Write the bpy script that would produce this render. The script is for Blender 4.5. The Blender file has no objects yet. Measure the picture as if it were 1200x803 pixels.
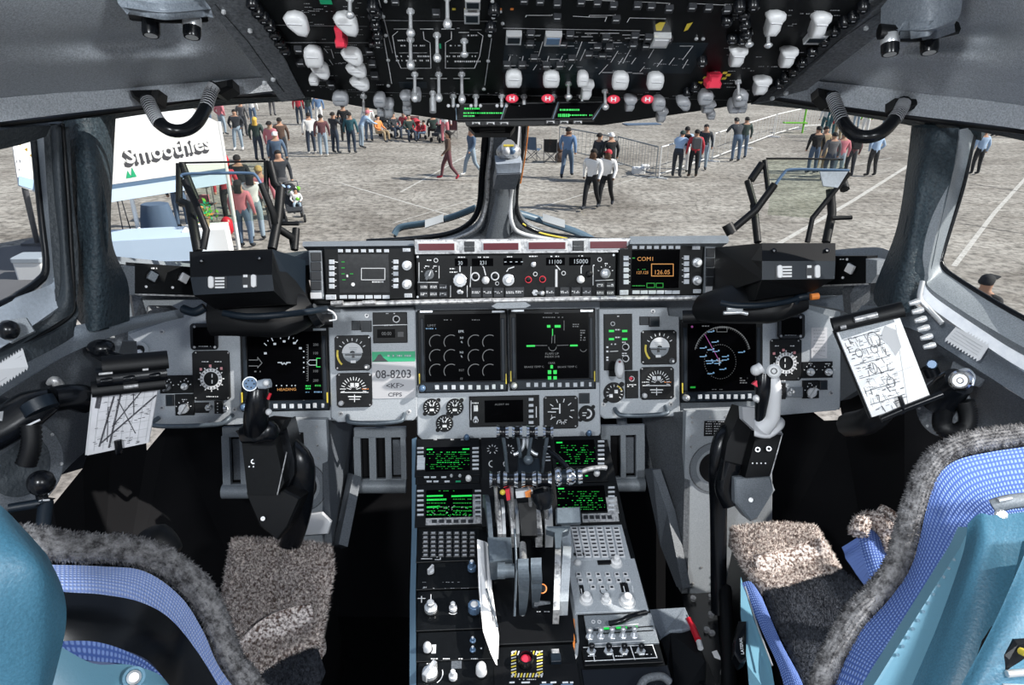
import bpy, math, random
from mathutils import Vector, Matrix, noise
random.seed(7)
R = math.radians
SC = bpy.context.scene
COL = SC.collection
# ---------------------------------------------------------------- camera
F = 800.0
TH, PSI, RHO = R(24.3), R(3.7), 0.010
CAM = Vector((-0.09, 0.0, 1.45))
fwd = Vector((math.sin(PSI)*math.cos(TH), math.cos(PSI)*math.cos(TH), -math.sin(TH)))
rt0 = Vector((math.cos(PSI), -math.sin(PSI), 0))
up0 = rt0.cross(fwd)
RT = rt0*math.cos(RHO) + up0*math.sin(RHO)
UP = up0*math.cos(RHO) - rt0*math.sin(RHO)
cd = bpy.data.cameras.new('camera'); cam = bpy.data.objects.new('camera', cd); COL.objects.link(cam)
cd.sensor_width = 36; cd.lens = 36*F/1200; cd.clip_start = 0.02; cd.clip_end = 2000
mw = Matrix((RT, UP, -fwd)).transposed().to_4x4(); mw.translation = CAM
cam.matrix_world = mw
SC.camera = cam
def ray(px, py):                      # direction through a photo pixel with unit depth
    return fwd + RT*((px-600)/F) + UP*((401.5-py)/F)
def D(px, py, d):                     # point seen at a pixel at a given depth
    return CAM + ray(px, py)*d
# ---------------------------------------------------------------- materials
MATS = {}
def mat(name, col, rough=0.5, metal=0.0, var=None, bump=None, emit=None, spec=0.5, cov=None, coat=0):
    m = bpy.data.materials.new(name); m.use_nodes = True
    nt = m.node_tree; b = nt.nodes['Principled BSDF']
    b.inputs['Base Color'].default_value = (*col, 1); b.inputs['Roughness'].default_value = rough
    b.inputs['Metallic'].default_value = metal; b.inputs['Specular IOR Level'].default_value = spec
    if coat: b.inputs['Coat Weight'].default_value = coat
    tc = nt.nodes.new('ShaderNodeTexCoord')
    if var:                            # (scale, second colour, contrast lo, hi)
        n = nt.nodes.new('ShaderNodeTexNoise'); n.inputs['Scale'].default_value = var[0]; n.inputs['Detail'].default_value = 6
        n.inputs['Roughness'].default_value = 0.65
        r = nt.nodes.new('ShaderNodeValToRGB'); r.color_ramp.elements[0].position = var[2]; r.color_ramp.elements[1].position = var[3]
        r.color_ramp.elements[0].color = (*var[1], 1); r.color_ramp.elements[1].color = (*col, 1)
        nt.links.new(tc.outputs['Object'], n.inputs['Vector']); nt.links.new(n.outputs['Fac'], r.inputs['Fac'])
        nt.links.new(r.outputs['Color'], b.inputs['Base Color'])
    if bump:
        n2 = nt.nodes.new('ShaderNodeTexNoise'); n2.inputs['Scale'].default_value = bump[0]; n2.inputs['Detail'].default_value = 4
        bp = nt.nodes.new('ShaderNodeBump'); bp.inputs['Strength'].default_value = bump[1]; bp.inputs['Distance'].default_value = bump[2] if len(bump) > 2 else 0.002
        nt.links.new(tc.outputs['Object'], n2.inputs['Vector']); nt.links.new(n2.outputs['Fac'], bp.inputs['Height'])
        nt.links.new(bp.outputs['Normal'], b.inputs['Normal'])
    if emit:
        b.inputs['Emission Color'].default_value = (*emit[0], 1); b.inputs['Emission Strength'].default_value = emit[1]
    MATS[name] = m
    return m
mat('liner', (.58,.62,.67), .5, 0, (520,(.3,.33,.365),.35,.65), (500,.5,.0015))
mat('liner_light', (.3,.34,.39), .45, 0, (520,(.17,.2,.235),.35,.65), (500,.3,.001))
mat('leather', (.034,.052,.064), .55, 0, (260,(.014,.022,.03),.35,.62), (140,.9,.004), None, .3)
mat('leather2', (.035,.044,.052), .6, 0, None, (160,.8,.003))
mat('frame_grey', (.2,.215,.235), .5, .2, (300,(.06,.066,.072),.3,.7), (500,.3,.001))
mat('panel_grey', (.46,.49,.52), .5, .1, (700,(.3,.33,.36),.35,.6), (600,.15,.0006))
mat('panel_mid', (.26,.285,.31), .5, .1, (600,(.15,.17,.19),.35,.62), (600,.2,.0006))
mat('panel_dark', (.13,.145,.165), .55, 0, (500,(.055,.063,.074),.35,.65), (400,.3,.0008))
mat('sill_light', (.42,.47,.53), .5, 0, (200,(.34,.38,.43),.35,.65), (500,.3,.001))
mat('black', (.003,.0035,.0045), .5, 0, None, (500,.2,.0006), None, .3)
mat('black_gloss', (.004,.005,.007), .25, 0, None, None, None, .4)
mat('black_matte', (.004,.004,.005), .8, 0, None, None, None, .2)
mat('carpet', (.004,.004,.0045), .95, 0, (90,(.003,.003,.003),.3,.7), (400,.8,.004), None, .1)
mat('navy', (.006,.012,.02), .45, 0, None, (500,.3,.0006), None, .35)
mat('blackface', (.004,.005,.006), .45, 0, (200,(.002,.0025,.003),.35,.65), None, None, .25)
mat('steelface', (.008,.014,.02), .4, 0, None, None, None, .3)
mat('screen', (.0006,.0006,.001), .25, 0, None, None, None, .04)
mat('screen_grey', (.02,.021,.023), .3, 0, (120,(.008,.009,.01),.4,.7))
mat('silver', (.7,.72,.74), .3, .6)
mat('silver_worn', (.6,.6,.6), .4, .5, (120,(.2,.2,.21),.35,.55))
mat('chrome', (.85,.87,.9), .12, 1)
mat('white', (.8,.8,.8), .4)
mat('white_cap', (.62,.63,.64), .4, 0, (250,(.6,.61,.62),.3,.6))
mat('grey_cap', (.3,.31,.33), .35)
mat('offwhite', (.62,.63,.65), .5)
mat('mark', (.75,.76,.78), .5)
mat('markdim', (.38,.39,.41), .5)
mat('key_white', (.55,.58,.62), .4)
mat('key_dark', (.02,.022,.026), .4)
mat('yellow', (.7,.55,.06), .5)
mat('red', (.65,.02,.04), .35)
mat('redlamp', (.11,.008,.016), .3)
mat('redcap', (.75,.04,.08), .3)
mat('orange', (.8,.25,.05), .4)
mat('blue_knob', (.12,.2,.32), .3, .2)
mat('blue_grey', (.09,.15,.21), .4)
mat('lever_grey', (.12,.15,.18), .4, .2, (200,(.08,.1,.12),.3,.7))
mat('e_green', (0,.05,.01), .5, 0, None, None, ((.02,1,.12),.75))
mat('e_green2', (0,.03,.005), .5, 0, None, None, ((.02,1,.08),.3))
mat('e_white', (.05,.05,.05), .5, 0, None, None, ((.8,.9,1),.55))
mat('e_grey', (.02,.02,.02), .5, 0, None, None, ((.8,.85,.9),.14))
mat('e_blue', (.02,.03,.05), .5, 0, None, None, ((.3,.6,.95),.5))
mat('e_orange', (.05,.02,0), .5, 0, None, None, ((1,.45,.12),.6))
mat('e_magenta', (.05,0,.05), .5, 0, None, None, ((.8,.2,.7),.25))
mat('paper', (.85,.85,.86), .7, 0, (25,(.72,.73,.74),.3,.6))
mat('paper_grey', (.62,.62,.65), .7, 0, (25,(.5,.5,.52),.3,.6))
mat('ink', (.05,.05,.06), .6)
mat('placard_green', (.01,.38,.17), .45)
mat('teal', (.06,.185,.275), .42, 0, (500,(.042,.135,.205),.35,.65), (350,.35,.0012))
mat('teal_light', (.16,.35,.46), .4, 0, None, (350,.25,.001))
mat('fur', (.16,.15,.15), .9, 0, (45,(.05,.045,.045),.3,.62), None, None, .15)
mat('fur_grey', (.27,.265,.27), .9, 0, (110,(.05,.048,.05),.36,.62), None, None, .15)
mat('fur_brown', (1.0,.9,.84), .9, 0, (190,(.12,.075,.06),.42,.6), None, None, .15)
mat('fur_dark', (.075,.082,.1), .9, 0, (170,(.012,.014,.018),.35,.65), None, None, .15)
def fabric_mat(name, c1, c2, s):
    m = mat(name, c1, .8, 0, None, None, None, .2); nt = m.node_tree; b = nt.nodes['Principled BSDF']
    tc = nt.nodes.new('ShaderNodeTexCoord')
    at = nt.nodes.new('ShaderNodeAttribute'); at.attribute_name = 'weave'; sx = nt.nodes.new('ShaderNodeSeparateXYZ'); nt.links.new(at.outputs['Vector'], sx.inputs[0])
    sins = []
    for ax in 'XY':
        a = nt.nodes.new('ShaderNodeMath'); a.operation = 'MULTIPLY'; a.inputs[1].default_value = s; nt.links.new(sx.outputs[ax], a.inputs[0])
        c_ = nt.nodes.new('ShaderNodeMath'); c_.operation = 'SINE'; nt.links.new(a.outputs[0], c_.inputs[0])
        d_ = nt.nodes.new('ShaderNodeMath'); d_.operation = 'MULTIPLY_ADD'; d_.inputs[1].default_value = .5; d_.inputs[2].default_value = .5; nt.links.new(c_.outputs[0], d_.inputs[0]); sins.append(d_)
    mul = nt.nodes.new('ShaderNodeMath'); mul.operation = 'MULTIPLY'
    r = nt.nodes.new('ShaderNodeValToRGB'); r.color_ramp.elements[0].position = .02; r.color_ramp.elements[1].position = .5
    r.color_ramp.elements[0].color = (*c2, 1); r.color_ramp.elements[1].color = (*c1, 1)
    bp = nt.nodes.new('ShaderNodeBump'); bp.inputs['Strength'].default_value = .6; bp.inputs['Distance'].default_value = .002
    nt.links.new(sins[0].outputs[0], mul.inputs[0]); nt.links.new(sins[1].outputs[0], mul.inputs[1])
    nt.links.new(mul.outputs[0], r.inputs['Fac']); nt.links.new(r.outputs['Color'], b.inputs['Base Color'])
    nt.links.new(mul.outputs[0], bp.inputs['Height']); nt.links.new(bp.outputs['Normal'], b.inputs['Normal'])
fabric_mat('blue_fabric', (.26,.38,.75), (.07,.13,.4), 1450)
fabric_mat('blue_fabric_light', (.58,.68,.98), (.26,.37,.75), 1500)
def glass_mat(name, tint, gloss):
    m = bpy.data.materials.new(name); m.use_nodes = True; nt = m.node_tree; nt.nodes.clear()
    o = nt.nodes.new('ShaderNodeOutputMaterial'); t = nt.nodes.new('ShaderNodeBsdfTransparent'); g = nt.nodes.new('ShaderNodeBsdfGlossy')
    t.inputs['Color'].default_value = (*tint, 1); g.inputs['Roughness'].default_value = .03
    mx = nt.nodes.new('ShaderNodeMixShader'); mx.inputs[0].default_value = gloss
    nt.links.new(t.outputs[0], mx.inputs[1]); nt.links.new(g.outputs[0], mx.inputs[2]); nt.links.new(mx.outputs[0], o.inputs['Surface'])
    MATS[name] = m
glass_mat('glass', (.97,.98,.97), .015)
glass_mat('combiner', (.9,.93,.88), .03)
def ground_mat():
    m = mat('concrete', (.3,.285,.265), .9, 0, None, None, None, .2); nt = m.node_tree; b = nt.nodes['Principled BSDF']
    tc = nt.nodes.new('ShaderNodeTexCoord')
    def noi(sc, det, stretch=(1,1,1), dist=0):
        mp = nt.nodes.new('ShaderNodeMapping'); mp.inputs['Scale'].default_value = stretch
        n = nt.nodes.new('ShaderNodeTexNoise'); n.inputs['Scale'].default_value = sc; n.inputs['Detail'].default_value = det; n.inputs['Roughness'].default_value = .7
        n.inputs['Distortion'].default_value = dist
        nt.links.new(tc.outputs['Object'], mp.inputs['Vector']); nt.links.new(mp.outputs[0], n.inputs['Vector']); return n.outputs['Fac']
    def ramp(src, p0, c0, p1, c1):
        r = nt.nodes.new('ShaderNodeValToRGB'); r.color_ramp.elements[0].position = p0; r.color_ramp.elements[1].position = p1
        r.color_ramp.elements[0].color = (*c0, 1); r.color_ramp.elements[1].color = (*c1, 1); nt.links.new(src, r.inputs['Fac']); return r.outputs['Color']
    def mul(a, bb, fac=1.0):
        x = nt.nodes.new('ShaderNodeMix'); x.data_type = 'RGBA'; x.blend_type = 'MULTIPLY'; x.inputs['Factor'].default_value = fac
        nt.links.new(a, x.inputs['A']); nt.links.new(bb, x.inputs['B']); return x.outputs['Result']
    c = ramp(noi(.22, 10, (1,1,1), .5), .36, (.26,.237,.212), .64, (.48,.45,.41))
    c = mul(c, ramp(noi(.9, 8, (.45,1.6,1), .5), .38, (.62,.6,.58), .56, (1,1,1)), .7)
    c = mul(c, ramp(noi(5, 12), .38, (.35,.35,.35), .56, (1.15,1.15,1.15)), .85)
    # cracks and pavement joints
    v = nt.nodes.new('ShaderNodeTexVoronoi'); v.feature = 'DISTANCE_TO_EDGE'; v.inputs['Scale'].default_value = .16
    nd = nt.nodes.new('ShaderNodeTexNoise'); nd.inputs['Scale'].default_value = .5; nd.inputs['Detail'].default_value = 5
    ad = nt.nodes.new('ShaderNodeMix'); ad.data_type = 'RGBA'; ad.blend_type = 'ADD'; ad.inputs['Factor'].default_value = 1.4
    nt.links.new(tc.outputs['Object'], nd.inputs['Vector']); nt.links.new(tc.outputs['Object'], ad.inputs['A']); nt.links.new(nd.outputs['Color'], ad.inputs['B'])
    nt.links.new(ad.outputs['Result'], v.inputs['Vector'])
    c = mul(c, ramp(v.outputs['Distance'], .001, (.3,.28,.26), .004, (1,1,1)), .45)
    nt.links.new(c, b.inputs['Base Color'])
ground_mat()
# ---------------------------------------------------------------- mesh builder
class MB:
    def __init__(s, m='black'):
        s.att = {}; s.v = []; s.f = []; s.mi = []; s.sm = []; s.ml = [m]; s.c = 0
    def set(s, m):
        if m not in s.ml: s.ml.append(m)
        s.c = s.ml.index(m); return s
    def add(s, vs, fs, sm=False):
        b = len(s.v); s.v += [Vector(v) for v in vs]
        for f in fs: s.f.append([b+i for i in f]); s.mi.append(s.c); s.sm.append(sm)
        return s
    def loops(s, ls, close=True, cap0=False, cap1=False, sm=True):   # skin a list of equal-count loops
        n = len(ls[0]); vs = [p for l in ls for p in l]; fs = []
        for i in range(len(ls)-1):
            for j in range(n if close else n-1):
                k = (j+1) % n; fs.append([i*n+j, i*n+k, (i+1)*n+k, (i+1)*n+j])
        s.add(vs, fs, sm)
        if cap0: s.add(ls[0], [list(range(n))[::-1]])
        if cap1: s.add(ls[-1], [list(range(n))])
        return s
    def tube(s, pts, r, n=8, cap=True, flat=1.0):
        pts = [Vector(p) for p in pts]; rs = r if isinstance(r, (list, tuple)) else [r]*len(pts); ls = []; prev = None
        for i, p in enumerate(pts):
            t = (pts[min(i+1, len(pts)-1)]-pts[max(i-1, 0)])
            t = t.normalized() if t.length > 1e-9 else Vector((0,0,1))
            if prev is None: a = t.orthogonal().normalized()
            else:
                a = prev-t*prev.dot(t); a = a.normalized() if a.length > 1e-6 else t.orthogonal().normalized()
            prev = a; b = t.cross(a)
            ls.append([p+(a*math.cos(2*math.pi*k/n)+b*math.sin(2*math.pi*k/n)*flat)*rs[i] for k in range(n)])
        return s.loops(ls, True, cap, cap)
    def box3(s, c, sx, sy, sz, rz=0, rx=0):
        m = Matrix.Rotation(rz, 3, 'Z') @ Matrix.Rotation(rx, 3, 'X')
        vs = [Vector(c)+m @ Vector((x*sx/2, y*sy/2, z*sz/2)) for z in (-1,1) for x, y in ((-1,-1),(1,-1),(1,1),(-1,1))]
        return s.add(vs, [[3,2,1,0],[4,5,6,7],[0,1,5,4],[1,2,6,5],[2,3,7,6],[3,0,4,7]])
    def prism(s, pl, uv, h0, h1, ch=0, top=True, bot=True):
        n = len(uv); cu = sum(p[0] for p in uv)/n; cv = sum(p[1] for p in uv)/n
        ls = [[pl.w(u, v, h0) for u, v in uv]]
        if ch > 0:
            rr = max(max(abs(u-cu) for u, v in uv), 1e-6); rv = max(max(abs(v-cv) for u, v in uv), 1e-6)
            k, kv = max(0, 1-ch/rr), max(0, 1-ch/rv)
            ls.append([pl.w(u, v, h1-ch*.8) for u, v in uv]); ls.append([pl.w(cu+(u-cu)*k, cv+(v-cv)*kv, h1) for u, v in uv])
        else: ls.append([pl.w(u, v, h1) for u, v in uv])
        return s.loops(ls, True, bot, top, False)
    def build(s, name, parent=None, label=None, kind=None, mod=None):
        me = bpy.data.meshes.new(name)
        lo = Vector((min(v[i] for v in s.v) for i in range(3))); hi = Vector((max(v[i] for v in s.v) for i in range(3)))
        c = (lo+hi)/2; c.z = lo.z
        me.from_pydata([v-c for v in s.v], [], s.f)
        for m in s.ml: me.materials.append(MATS[m])
        me.polygons.foreach_set('material_index', s.mi); me.polygons.foreach_set('use_smooth', s.sm)
        if s.att and any('fabric' in q for q in s.ml):
            at = me.attributes.new('weave', 'FLOAT_VECTOR', 'POINT')
            for i_, t_ in s.att.items(): at.data[i_].vector = t_
        me.validate(); me.update()
        o = bpy.data.objects.new(name, me); COL.objects.link(o); 
        if parent is not None:
            o.parent = parent; o.location = c-WL[parent.name] ; WL[o.name] = c
        else: o.location = c; WL[o.name] = c
        if label: o['label'] = label
        if kind: o['kind'] = kind
        return o
def into(mb, o):                       # add printed marks, screws and other surface detail to the mesh they sit on
    me = o.data; off = WL[o.name]; vs = [v.co.copy() for v in me.vertices]; fs = [list(p.vertices) for p in me.polygons]
    mi = [p.material_index for p in me.polygons]; sm = [p.use_smooth for p in me.polygons]; names = [q.name for q in me.materials]
    mp = []
    for q in mb.ml:
        if q not in names: names.append(q); me.materials.append(MATS[q])
        mp.append(names.index(q))
    n = len(vs); vs += [v-off for v in mb.v]; fs += [[n+i for i in f] for f in mb.f]; mi += [mp[i] for i in mb.mi]; sm += mb.sm
    mats = [q for q in me.materials]; me.clear_geometry(); me.from_pydata(vs, [], fs)
    me.polygons.foreach_set('material_index', mi); me.polygons.foreach_set('use_smooth', sm); me.validate(); me.update()
    return o
WL = {}
def thing(name, label, cat, loc, group=None):
    o = bpy.data.objects.new(name, None); o.empty_display_size = .05; COL.objects.link(o); o.location = loc; WL[o.name] = Vector(loc)
    o['label'] = label; o['category'] = cat
    if group: o['group'] = group
    return o
def tag(o, label, cat, group=None):
    o['label'] = label; o['category'] = cat
    if group: o['group'] = group
    return o
class Plane:
    def __init__(s, o, n, u=(1,0,0)):
        s.o = Vector(o); s.n = Vector(n).normalized(); u = Vector(u); s.u = (u-s.n*u.dot(s.n)).normalized(); s.v = s.n.cross(s.u)
    def w(s, u, v, h=0): return s.o+s.u*u+s.v*v+s.n*h
    def hit(s, px, py, h=0):
        r = ray(px, py); t = ((s.o+s.n*h)-CAM).dot(s.n)/r.dot(s.n); return CAM+r*t
    def uv(s, px, py, h=0):
        p = s.hit(px, py, h)-s.o; return (p.dot(s.u), p.dot(s.v))
    def k(s, px, py):                      # metres per pixel here
        return (s.hit(px, py)-CAM).dot(fwd)/F
    def rect(s, x0, y0, x1, y1, h=0):      # upright rectangle on this plane: centre and size
        a, b, c, d = s.uv(x0, y0, h), s.uv(x1, y0, h), s.uv(x1, y1, h), s.uv(x0, y1, h)
        cu = (a[0]+b[0]+c[0]+d[0])/4; cv = (a[1]+b[1]+c[1]+d[1])/4
        w = (math.dist(a, b)+math.dist(d, c))/2; hh = (math.dist(a, d)+math.dist(b, c))/2
        return cu, cv, w, hh
def rr(cu, cv, w, h, r=0, n=3):
    if r <= 0: return [(cu-w/2,cv-h/2),(cu+w/2,cv-h/2),(cu+w/2,cv+h/2),(cu-w/2,cv+h/2)]
    r = min(r, w/2, h/2); out = []
    for ax, ay, a0 in ((1,-1,-90),(1,1,0),(-1,1,90),(-1,-1,180)):
        for i in range(n+1):
            a = R(a0+90*i/n); out.append((cu+ax*(w/2-r)+r*math.cos(a), cv+ay*(h/2-r)+r*math.sin(a)))
    return out
def circ(cu, cv, r, n=16, a0=0): return [(cu+r*math.cos(a0+2*math.pi*i/n), cv+r*math.sin(a0+2*math.pi*i/n)) for i in range(n)]
def bx(mb, pl, x0, y0, x1, y1, h0, h1, ch=0, r=0, m=None, hm=0):
    if m: mb.set(m)
    cu, cv, w, h = pl.rect(x0, y0, x1, y1, hm); mb.prism(pl, rr(cu, cv, w, h, r), h0, h1, ch); return mb
def cy(mb, pl, px, py, rp, h0, h1, ch=0, m=None, n=16, r2=None, hm=0):
    if m: mb.set(m)
    u, v = pl.uv(px, py, hm); r = rp*pl.k(px, py)
    if r2 is None: mb.prism(pl, circ(u, v, r, n), h0, h1, ch)
    else:
        r2 *= pl.k(px, py); mb.loops([[pl.w(a, b, h0) for a, b in circ(u, v, r, n)], [pl.w(a, b, h1) for a, b in circ(u, v, r2, n)]], True, True, True)
    return mb
def ringm(mb, pl, px, py, ro, ri, h0, h1, m=None, n=20, hm=0):
    if m: mb.set(m)
    u, v = pl.uv(px, py, hm); k = pl.k(px, py); o, i = circ(u, v, ro*k, n), circ(u, v, ri*k, n)
    mb.loops([[pl.w(a, b, h0) for a, b in o], [pl.w(a, b, h1) for a, b in o], [pl.w(a, b, h1) for a, b in i], [pl.w(a, b, h0) for a, b in i]], True, False, False, False)
def arc(mb, pl, px, py, rp, a0, a1, wp, h, m=None, n=12, hm=0):      # flat arc mark, degrees counter-clockwise from right
    if m: mb.set(m)
    u, v = pl.uv(px, py, hm); k = pl.k(px, py)
    o = [pl.w(u+(rp+wp/2)*k*math.cos(R(a0+(a1-a0)*i/n)), v+(rp+wp/2)*k*math.sin(R(a0+(a1-a0)*i/n)), h) for i in range(n+1)]
    q = [pl.w(u+(rp-wp/2)*k*math.cos(R(a0+(a1-a0)*i/n)), v+(rp-wp/2)*k*math.sin(R(a0+(a1-a0)*i/n)), h) for i in range(n+1)]
    mb.add(o+q, [[i, i+1, n+2+i, n+1+i] for i in range(n)])
def ticks(mb, pl, px, py, r0, r1, a0, a1, cnt, wp, h, m=None, hm=0):
    if m: mb.set(m)
    u, v = pl.uv(px, py, hm); k = pl.k(px, py)
    for i in range(cnt):
        a = R(a0+(a1-a0)*i/max(1, cnt-1)); c, s_ = math.cos(a), math.sin(a); w = wp*k/2
        pts = [(u+r0*k*c-w*s_, v+r0*k*s_+w*c), (u+r0*k*c+w*s_, v+r0*k*s_-w*c), (u+r1*k*c+w*s_, v+r1*k*s_-w*c), (u+r1*k*c-w*s_, v+r1*k*s_+w*c)]
        mb.add([pl.w(a_, b_, h) for a_, b_ in pts], [[0,1,2,3]])
def fr(mb, pl, x0, y0, x1, y1, h, m=None, hm=None):                  # flat printed mark
    if m: mb.set(m)
    cu, cv, w, hh = pl.rect(x0, y0, x1, y1, h if hm is None else hm)
    mb.add([pl.w(a, b, h) for a, b in rr(cu, cv, w, hh)], [[0,1,2,3]]); return mb
def ln(mb, pl, pts, wp, h, m=None, th=0):                              # flat printed line through pixels
    if m: mb.set(m)
    q = [pl.uv(x, y, h) for x, y in pts]; k = pl.k(*pts[0])*wp/2
    for (a, b), (c, d) in zip(q, q[1:]):
        L = math.hypot(c-a, d-b) or 1e-6; nx, ny = -(d-b)/L*k, (c-a)/L*k; ex, ey = (c-a)/L*k, (d-b)/L*k
        mb.add([pl.w(*p, h) for p in ((a+nx-ex, b+ny-ey), (a-nx-ex, b-ny-ey), (c-nx+ex, d-ny+ey), (c+nx+ex, d+ny+ey))], [[0,1,2,3]])
def scrib(mb, pl, x0, y0, x1, y1, h, m=None, rows=1, dens=.8, gap=.5):  # rows of small unreadable print
    if m: mb.set(m)
    rh = (y1-y0)/rows
    for r_ in range(rows):
        x = x0; yy = y0+rh*(r_+.5)
        while x < x1:
            w = random.uniform(.8, 2.6)
            if random.random() < dens: fr(mb, pl, x, yy-rh*(1-gap)/2, min(x+w, x1), yy+rh*(1-gap)/2, h)
            x += w+random.uniform(.4, 1.1)
TX = {}
def text(mb, pl, s, px, py, hp, h, m=None, stretch=1.0, rot=0, kk=None):   # centred at pixel, cap height hp pixels
    if m: mb.set(m)
    if s not in TX:
        cu = bpy.data.curves.new('t', 'FONT'); cu.body = s; cu.align_x = 'CENTER'; cu.align_y = 'CENTER'; cu.resolution_u = 2; cu.offset = .012 if s in ('08-8203','<KF>','CFPS','LATERAL') else (.022 if s == 'Smoothies' else 0)
        o = bpy.data.objects.new('t', cu); COL.objects.link(o); dg = bpy.context.evaluated_depsgraph_get(); ev = o.evaluated_get(dg); me = ev.to_mesh()
        vs = [v.co.copy() for v in me.vertices]; fs = [list(p.vertices) for p in me.polygons]; ev.to_mesh_clear(); bpy.data.objects.remove(o); bpy.data.curves.remove(cu)
        y0 = min(v.y for v in vs); y1 = max(v.y for v in vs); x0 = min(v.x for v in vs); x1 = max(v.x for v in vs)
        TX[s] = ([((v.x-(x0+x1)/2)/(y1-y0), (v.y-(y0+y1)/2)/(y1-y0)) for v in vs], fs)
    vs, fs = TX[s]; u, v = pl.uv(px, py, h); k = (kk or pl.k(px, py))*hp; c, sn = math.cos(R(rot)), math.sin(R(rot))
    mb.add([pl.w(u+(a*stretch*c-b*sn)*k, v+(a*stretch*sn+b*c)*k, h) for a, b in vs], fs)
# surfaces given as rows of (px, py, depth)
def crom(a, b, c, d, t):
    return .5*((2*b)+(c-a)*t+(2*a-5*b+4*c-d)*t*t+(3*b-3*c+d-a)*t**3)
def resample(row, n):
    m = len(row)-1; out = []
    for i in range(n+1):
        t = i/n*m; k = min(int(t), m-1); f = t-k
        A, B, C_, D_ = row[max(k-1,0)], row[k], row[k+1], row[min(k+2,m)]
        out.append(crom(A, B, C_, D_, f))
    return out
def patch(mb, rows, nu=16, nv=10, th=.01, bump=None, smooth=True, m=None):
    if m: mb.set(m)
    W = [[D(*p) for p in r] for r in rows]
    W = [resample(r, nu) for r in W]
    colsT = [resample([W[i][j] for i in range(len(W))], nv) if len(W) > 2 else [W[0][j].lerp(W[-1][j], t/nv) for t in range(nv+1)] for j in range(nu+1)]
    g = [[colsT[j][i] for j in range(nu+1)] for i in range(nv+1)]
    if bump:
        g = [[p+(p-CAM).normalized()*bump(i/nv, j/nu) for j, p in enumerate(r)] for i, r in enumerate(g)]
    n1 = nu+1; vs = [p for r in g for p in r]; N = len(vs)
    nr = []
    for i in range(nv+1):
        for j in range(n1):
            a = g[i][min(j+1,nu)]-g[i][max(j-1,0)]; b = g[min(i+1,nv)][j]-g[max(i-1,0)][j]
            q = a.cross(b).normalized()
            if q.dot(vs[i*n1+j]-CAM) < 0: q = -q
            nr.append(q)
    vs = vs+[v+q*th for v, q in zip(vs, nr)]
    fs = [[i*n1+j, i*n1+j+1, (i+1)*n1+j+1, (i+1)*n1+j] for i in range(nv) for j in range(nu)]
    fb = [[N+x for x in f][::-1] for f in fs]
    eg = []
    for j in range(nu): eg += [[j, N+j, N+j+1, j+1], [nv*n1+j, nv*n1+j+1, N+nv*n1+j+1, N+nv*n1+j]]
    for i in range(nv): eg += [[i*n1, (i+1)*n1, N+(i+1)*n1, N+i*n1], [i*n1+nu, N+i*n1+nu, N+(i+1)*n1+nu, (i+1)*n1+nu]]
    b0 = len(mb.v); LU = sum((g[nv//2][j+1]-g[nv//2][j]).length for j in range(nu)); LV = sum((g[i+1][nu//2]-g[i][nu//2]).length for i in range(nv))
    for i in range(nv+1):
        for j in range(n1):
            mb.att[b0+i*n1+j] = (j/nu*LU, i/nv*LV, 0)
    mb.add(vs, fs+fb, smooth); mb.add(vs, eg, False)
    return mb
def slab(mb, pts, th, m=None, dr=None, ch=0):                         # polygon of (px,py,d) with thickness away from the camera
    if m: mb.set(m)
    P_ = [D(*p) for p in pts]; c = sum(P_, Vector())/len(P_)
    if dr is None:
        nn = Vector()
        for i in range(len(P_)): nn += (P_[i]-c).cross(P_[(i+1) % len(P_)]-c)
        dr = nn.normalized()
        if dr.dot(c-CAM) < 0: dr = -dr
    ls = [[p+dr*th for p in P_], P_]
    if ch: ls = [[p+dr*th for p in P_], [p+dr*ch for p in P_], [p+(c-p).normalized()*ch for p in P_]]
    mb.loops(ls, True, True, True, False); return mb
def ptube(mb, pts, r, n=8, m=None, sub=0, flat=1.0):
    if m: mb.set(m)
    q = [D(*p) for p in pts]
    if sub:
        if isinstance(r, (list, tuple)):
            c = len(r)-1; r = [r[min(int(i/sub*c), c-1)]*(1-(i/sub*c-min(int(i/sub*c), c-1)))+r[min(int(i/sub*c), c-1)+1]*(i/sub*c-min(int(i/sub*c), c-1)) for i in range(sub+1)]
        q = resample(q, sub)
    mb.tube(q, r, n, True, flat); return mb
def ball(mb, c, r, m=None, n=10, sc=(1,1,1)):
    if m: mb.set(m)
    c = Vector(c); ls = []
    for i in range(1, n):
        a = math.pi*i/n; ls.append([c+Vector((r*math.sin(a)*math.cos(2*math.pi*k/n)*sc[0], r*math.sin(a)*math.sin(2*math.pi*k/n)*sc[1], r*math.cos(a)*sc[2])) for k in range(n)])
    mb.loops(ls, True, True, True); return mb
def tufts(mb, pts_n, L, w, m=None):       # little pointed tufts of pile growing out of a surface
    if m: mb.set(m)
    for p, n_ in pts_n:
        a = n_.orthogonal().normalized(); b = n_.cross(a); t = random.uniform(0, 6.28)
        a, b = a*math.cos(t)+b*math.sin(t), b*math.cos(t)-a*math.sin(t)
        tip = p+(n_+Vector((random.uniform(-.6,.6), random.uniform(-.6,.6), random.uniform(-.6,.6)))).normalized()*L*random.uniform(.6, 1.2)
        mb.add([p+a*w, p-a*w*.5+b*w*.87, p-a*w*.5-b*w*.87, tip], [[0,1,3],[1,2,3],[2,0,3]], True)
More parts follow.
